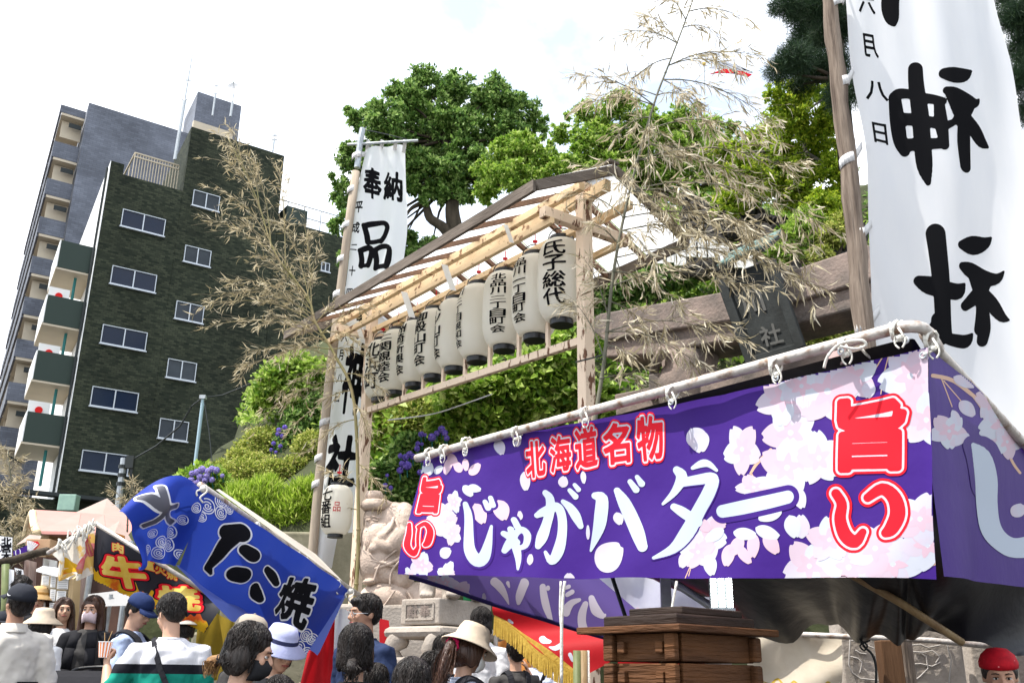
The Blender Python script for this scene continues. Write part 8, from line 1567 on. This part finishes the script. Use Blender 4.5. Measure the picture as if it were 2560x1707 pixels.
def ex_bandana(o, h, HR, AR, s):
    mb = MB(); mb.loft([(h((0, .016, z)), rx, ry) for z, rx, ry in ((1.675, .092, .107), (1.70, .0935, .108), (1.735, .08, .094), (1.762, .05, .06), (1.770, .01, .012))], 24, ax=(HR@Vector((1, 0, 0)), HR@Vector((0, 1, 0)))); q = mb.build('bandana', M_band, o, True)
    mb = MB()
    for i in range(40):
        th = rnd.uniform(0, 6.28); ph = rnd.uniform(.3, 1.4); c = h(Vector((math.sin(ph)*math.cos(th)*.0945, .016+math.sin(ph)*math.sin(th)*.109, 1.675+math.cos(ph)*.092))); mb.ell(c, (.004, .004, .004), 6, 4)
    mb.build('dot_pattern', mat('pale red dots', (.6, .2, .2), .7), q)
person('stall vendor in a red patterned bandana at the lower right', 2492, 1626, 4.9, 1.66, -20, 'short', 'black', 1, BKc, extra=ex_bandana, hp=10, hair_n=40, cap=('skip',))
# stroller, cup, tumbler
sc_ = at(196, 1672, 7.6)
sr = T('stroller', 'black stroller with a curved handle and pale seat liner', 'stroller', (sc_.x, sc_.y, gz(7.6))); Bz = gz(7.6)
def SL(x, y, z): return Vector((sc_.x+x, sc_.y+y, Bz+z))
zh = sc_.z-Bz
mb = MB(); mb.tube(catm3([SL(-.2, .35, zh-.05), SL(-.19, .40, zh), SL(0, .44, zh+.02), SL(.19, .40, zh), SL(.2, .35, zh-.05)]), .014, 8); mb.build('handle', M_blk, sr, True)
mb = MB(); [mb.tube([SL(.2*sd, .36, zh-.04), SL(.23*sd, .1, .6), SL(.24*sd, -.3, .12)], .013, 8) for sd in (1, -1)]; [mb.tube([SL(.23*sd, .05, .6), SL(.25*sd, .4, .12)], .013, 8) for sd in (1, -1)]; mb.build('frame', M_blk, sr, True)
mb = MB(); mb.loft([(SL(0, .0, .35), .2, .22), (SL(0, .05, .5), .21, .26), (SL(0, .12, .72), .2, .2), (SL(0, .16, zh-.12), .17, .12)], 20); mb.build('seat', cl('pale liner', (.55, .52, .46)), sr, True)
mb = MB()
for i in range(7): a0 = R(20+i*18); a1 = R(20+(i+1)*18); mb.quad(SL(-.22, .12-math.cos(a0)*.28, zh-.25+math.sin(a0)*.24), SL(.22, .12-math.cos(a0)*.28, zh-.25+math.sin(a0)*.24), SL(.22, .12-math.cos(a1)*.28, zh-.25+math.sin(a1)*.24), SL(-.22, .12-math.cos(a1)*.28, zh-.25+math.sin(a1)*.24))
mb.build('canopy', BKc, sr, True)
for x, y in ((.26, -.32), (-.26, -.32), (.27, .42), (-.27, .42)): mb = MB(); mb.tube([SL(x-.015, y, .11), SL(x+.015, y, .11)], .11, 20); mb.build('wheel', M_blk, sr)
cc = HANDS['man in a white, black and green tee holding a striped cup']['L']+Vector((0, -.045, .035))
cup = T('paper_cup', 'orange and white striped paper cup with two skewers held by the man', 'cup', cc-Z*.05); mb = MB(); n_ = 24
mb.loft([(cc-Z*.045, .030, .030), (cc+Z*.045, .041, .041)], n_, cap=False); cu_ = mb.build('cup_wall', [mat('cup orange', (.75, .22, .05), .5), M_wpr], cup, True)
for i, pl in enumerate(cu_.data.polygons): pl.material_index = (i//1) % 2
mb = MB(); mb.loft([(cc-Z*.047, .028, .028), (cc-Z*.044, .030, .030)], n_); mb.build('base', M_wpr, cup); mb = MB(); mb.tube([cc+Vector((math.cos(a), math.sin(a), 0))*.041+Z*.045 for a in np.linspace(0, 6.28, 20)], .0025, 6, cap=False); mb.build('rim', M_wpr, cup); mb = MB(); mb.tube([cc, cc+Vector((.03, 0, .11))], .0018, 5); mb.tube([cc, cc+Vector((-.015, 0, .10))], .0018, 5); mb.build('skewer', STR, cup)
cc = at(307, 1680, 6.4); tb = T('tumbler', 'white drinking tumbler with a loop handle near the striped cup', 'tumbler', cc-Z*.12); mb = MB(); mb.loft([(cc-Z*.12, .038, .038), (cc+Z*.01, .045, .045), (cc+Z*.012, .04, .04), (cc+Z*.03, .034, .034)], 22); mb.build('cup_body', cl('glossy white', (.7, .7, .7)), tb, True); mb = MB(); mb.tube(catm3([cc+Vector((-.04, 0, .0)), cc+Vector((-.045, 0, .06)), cc+Vector((0, 0, .10)), cc+Vector((.04, 0, .05))]), .005, 6); mb.build('handle', cl('glossy white', (.7, .7, .7)), tb, True)
print('objects', len(bpy.data.objects), 'tris', sum(sum(len(p.vertices)-2 for p in []) for m in []))
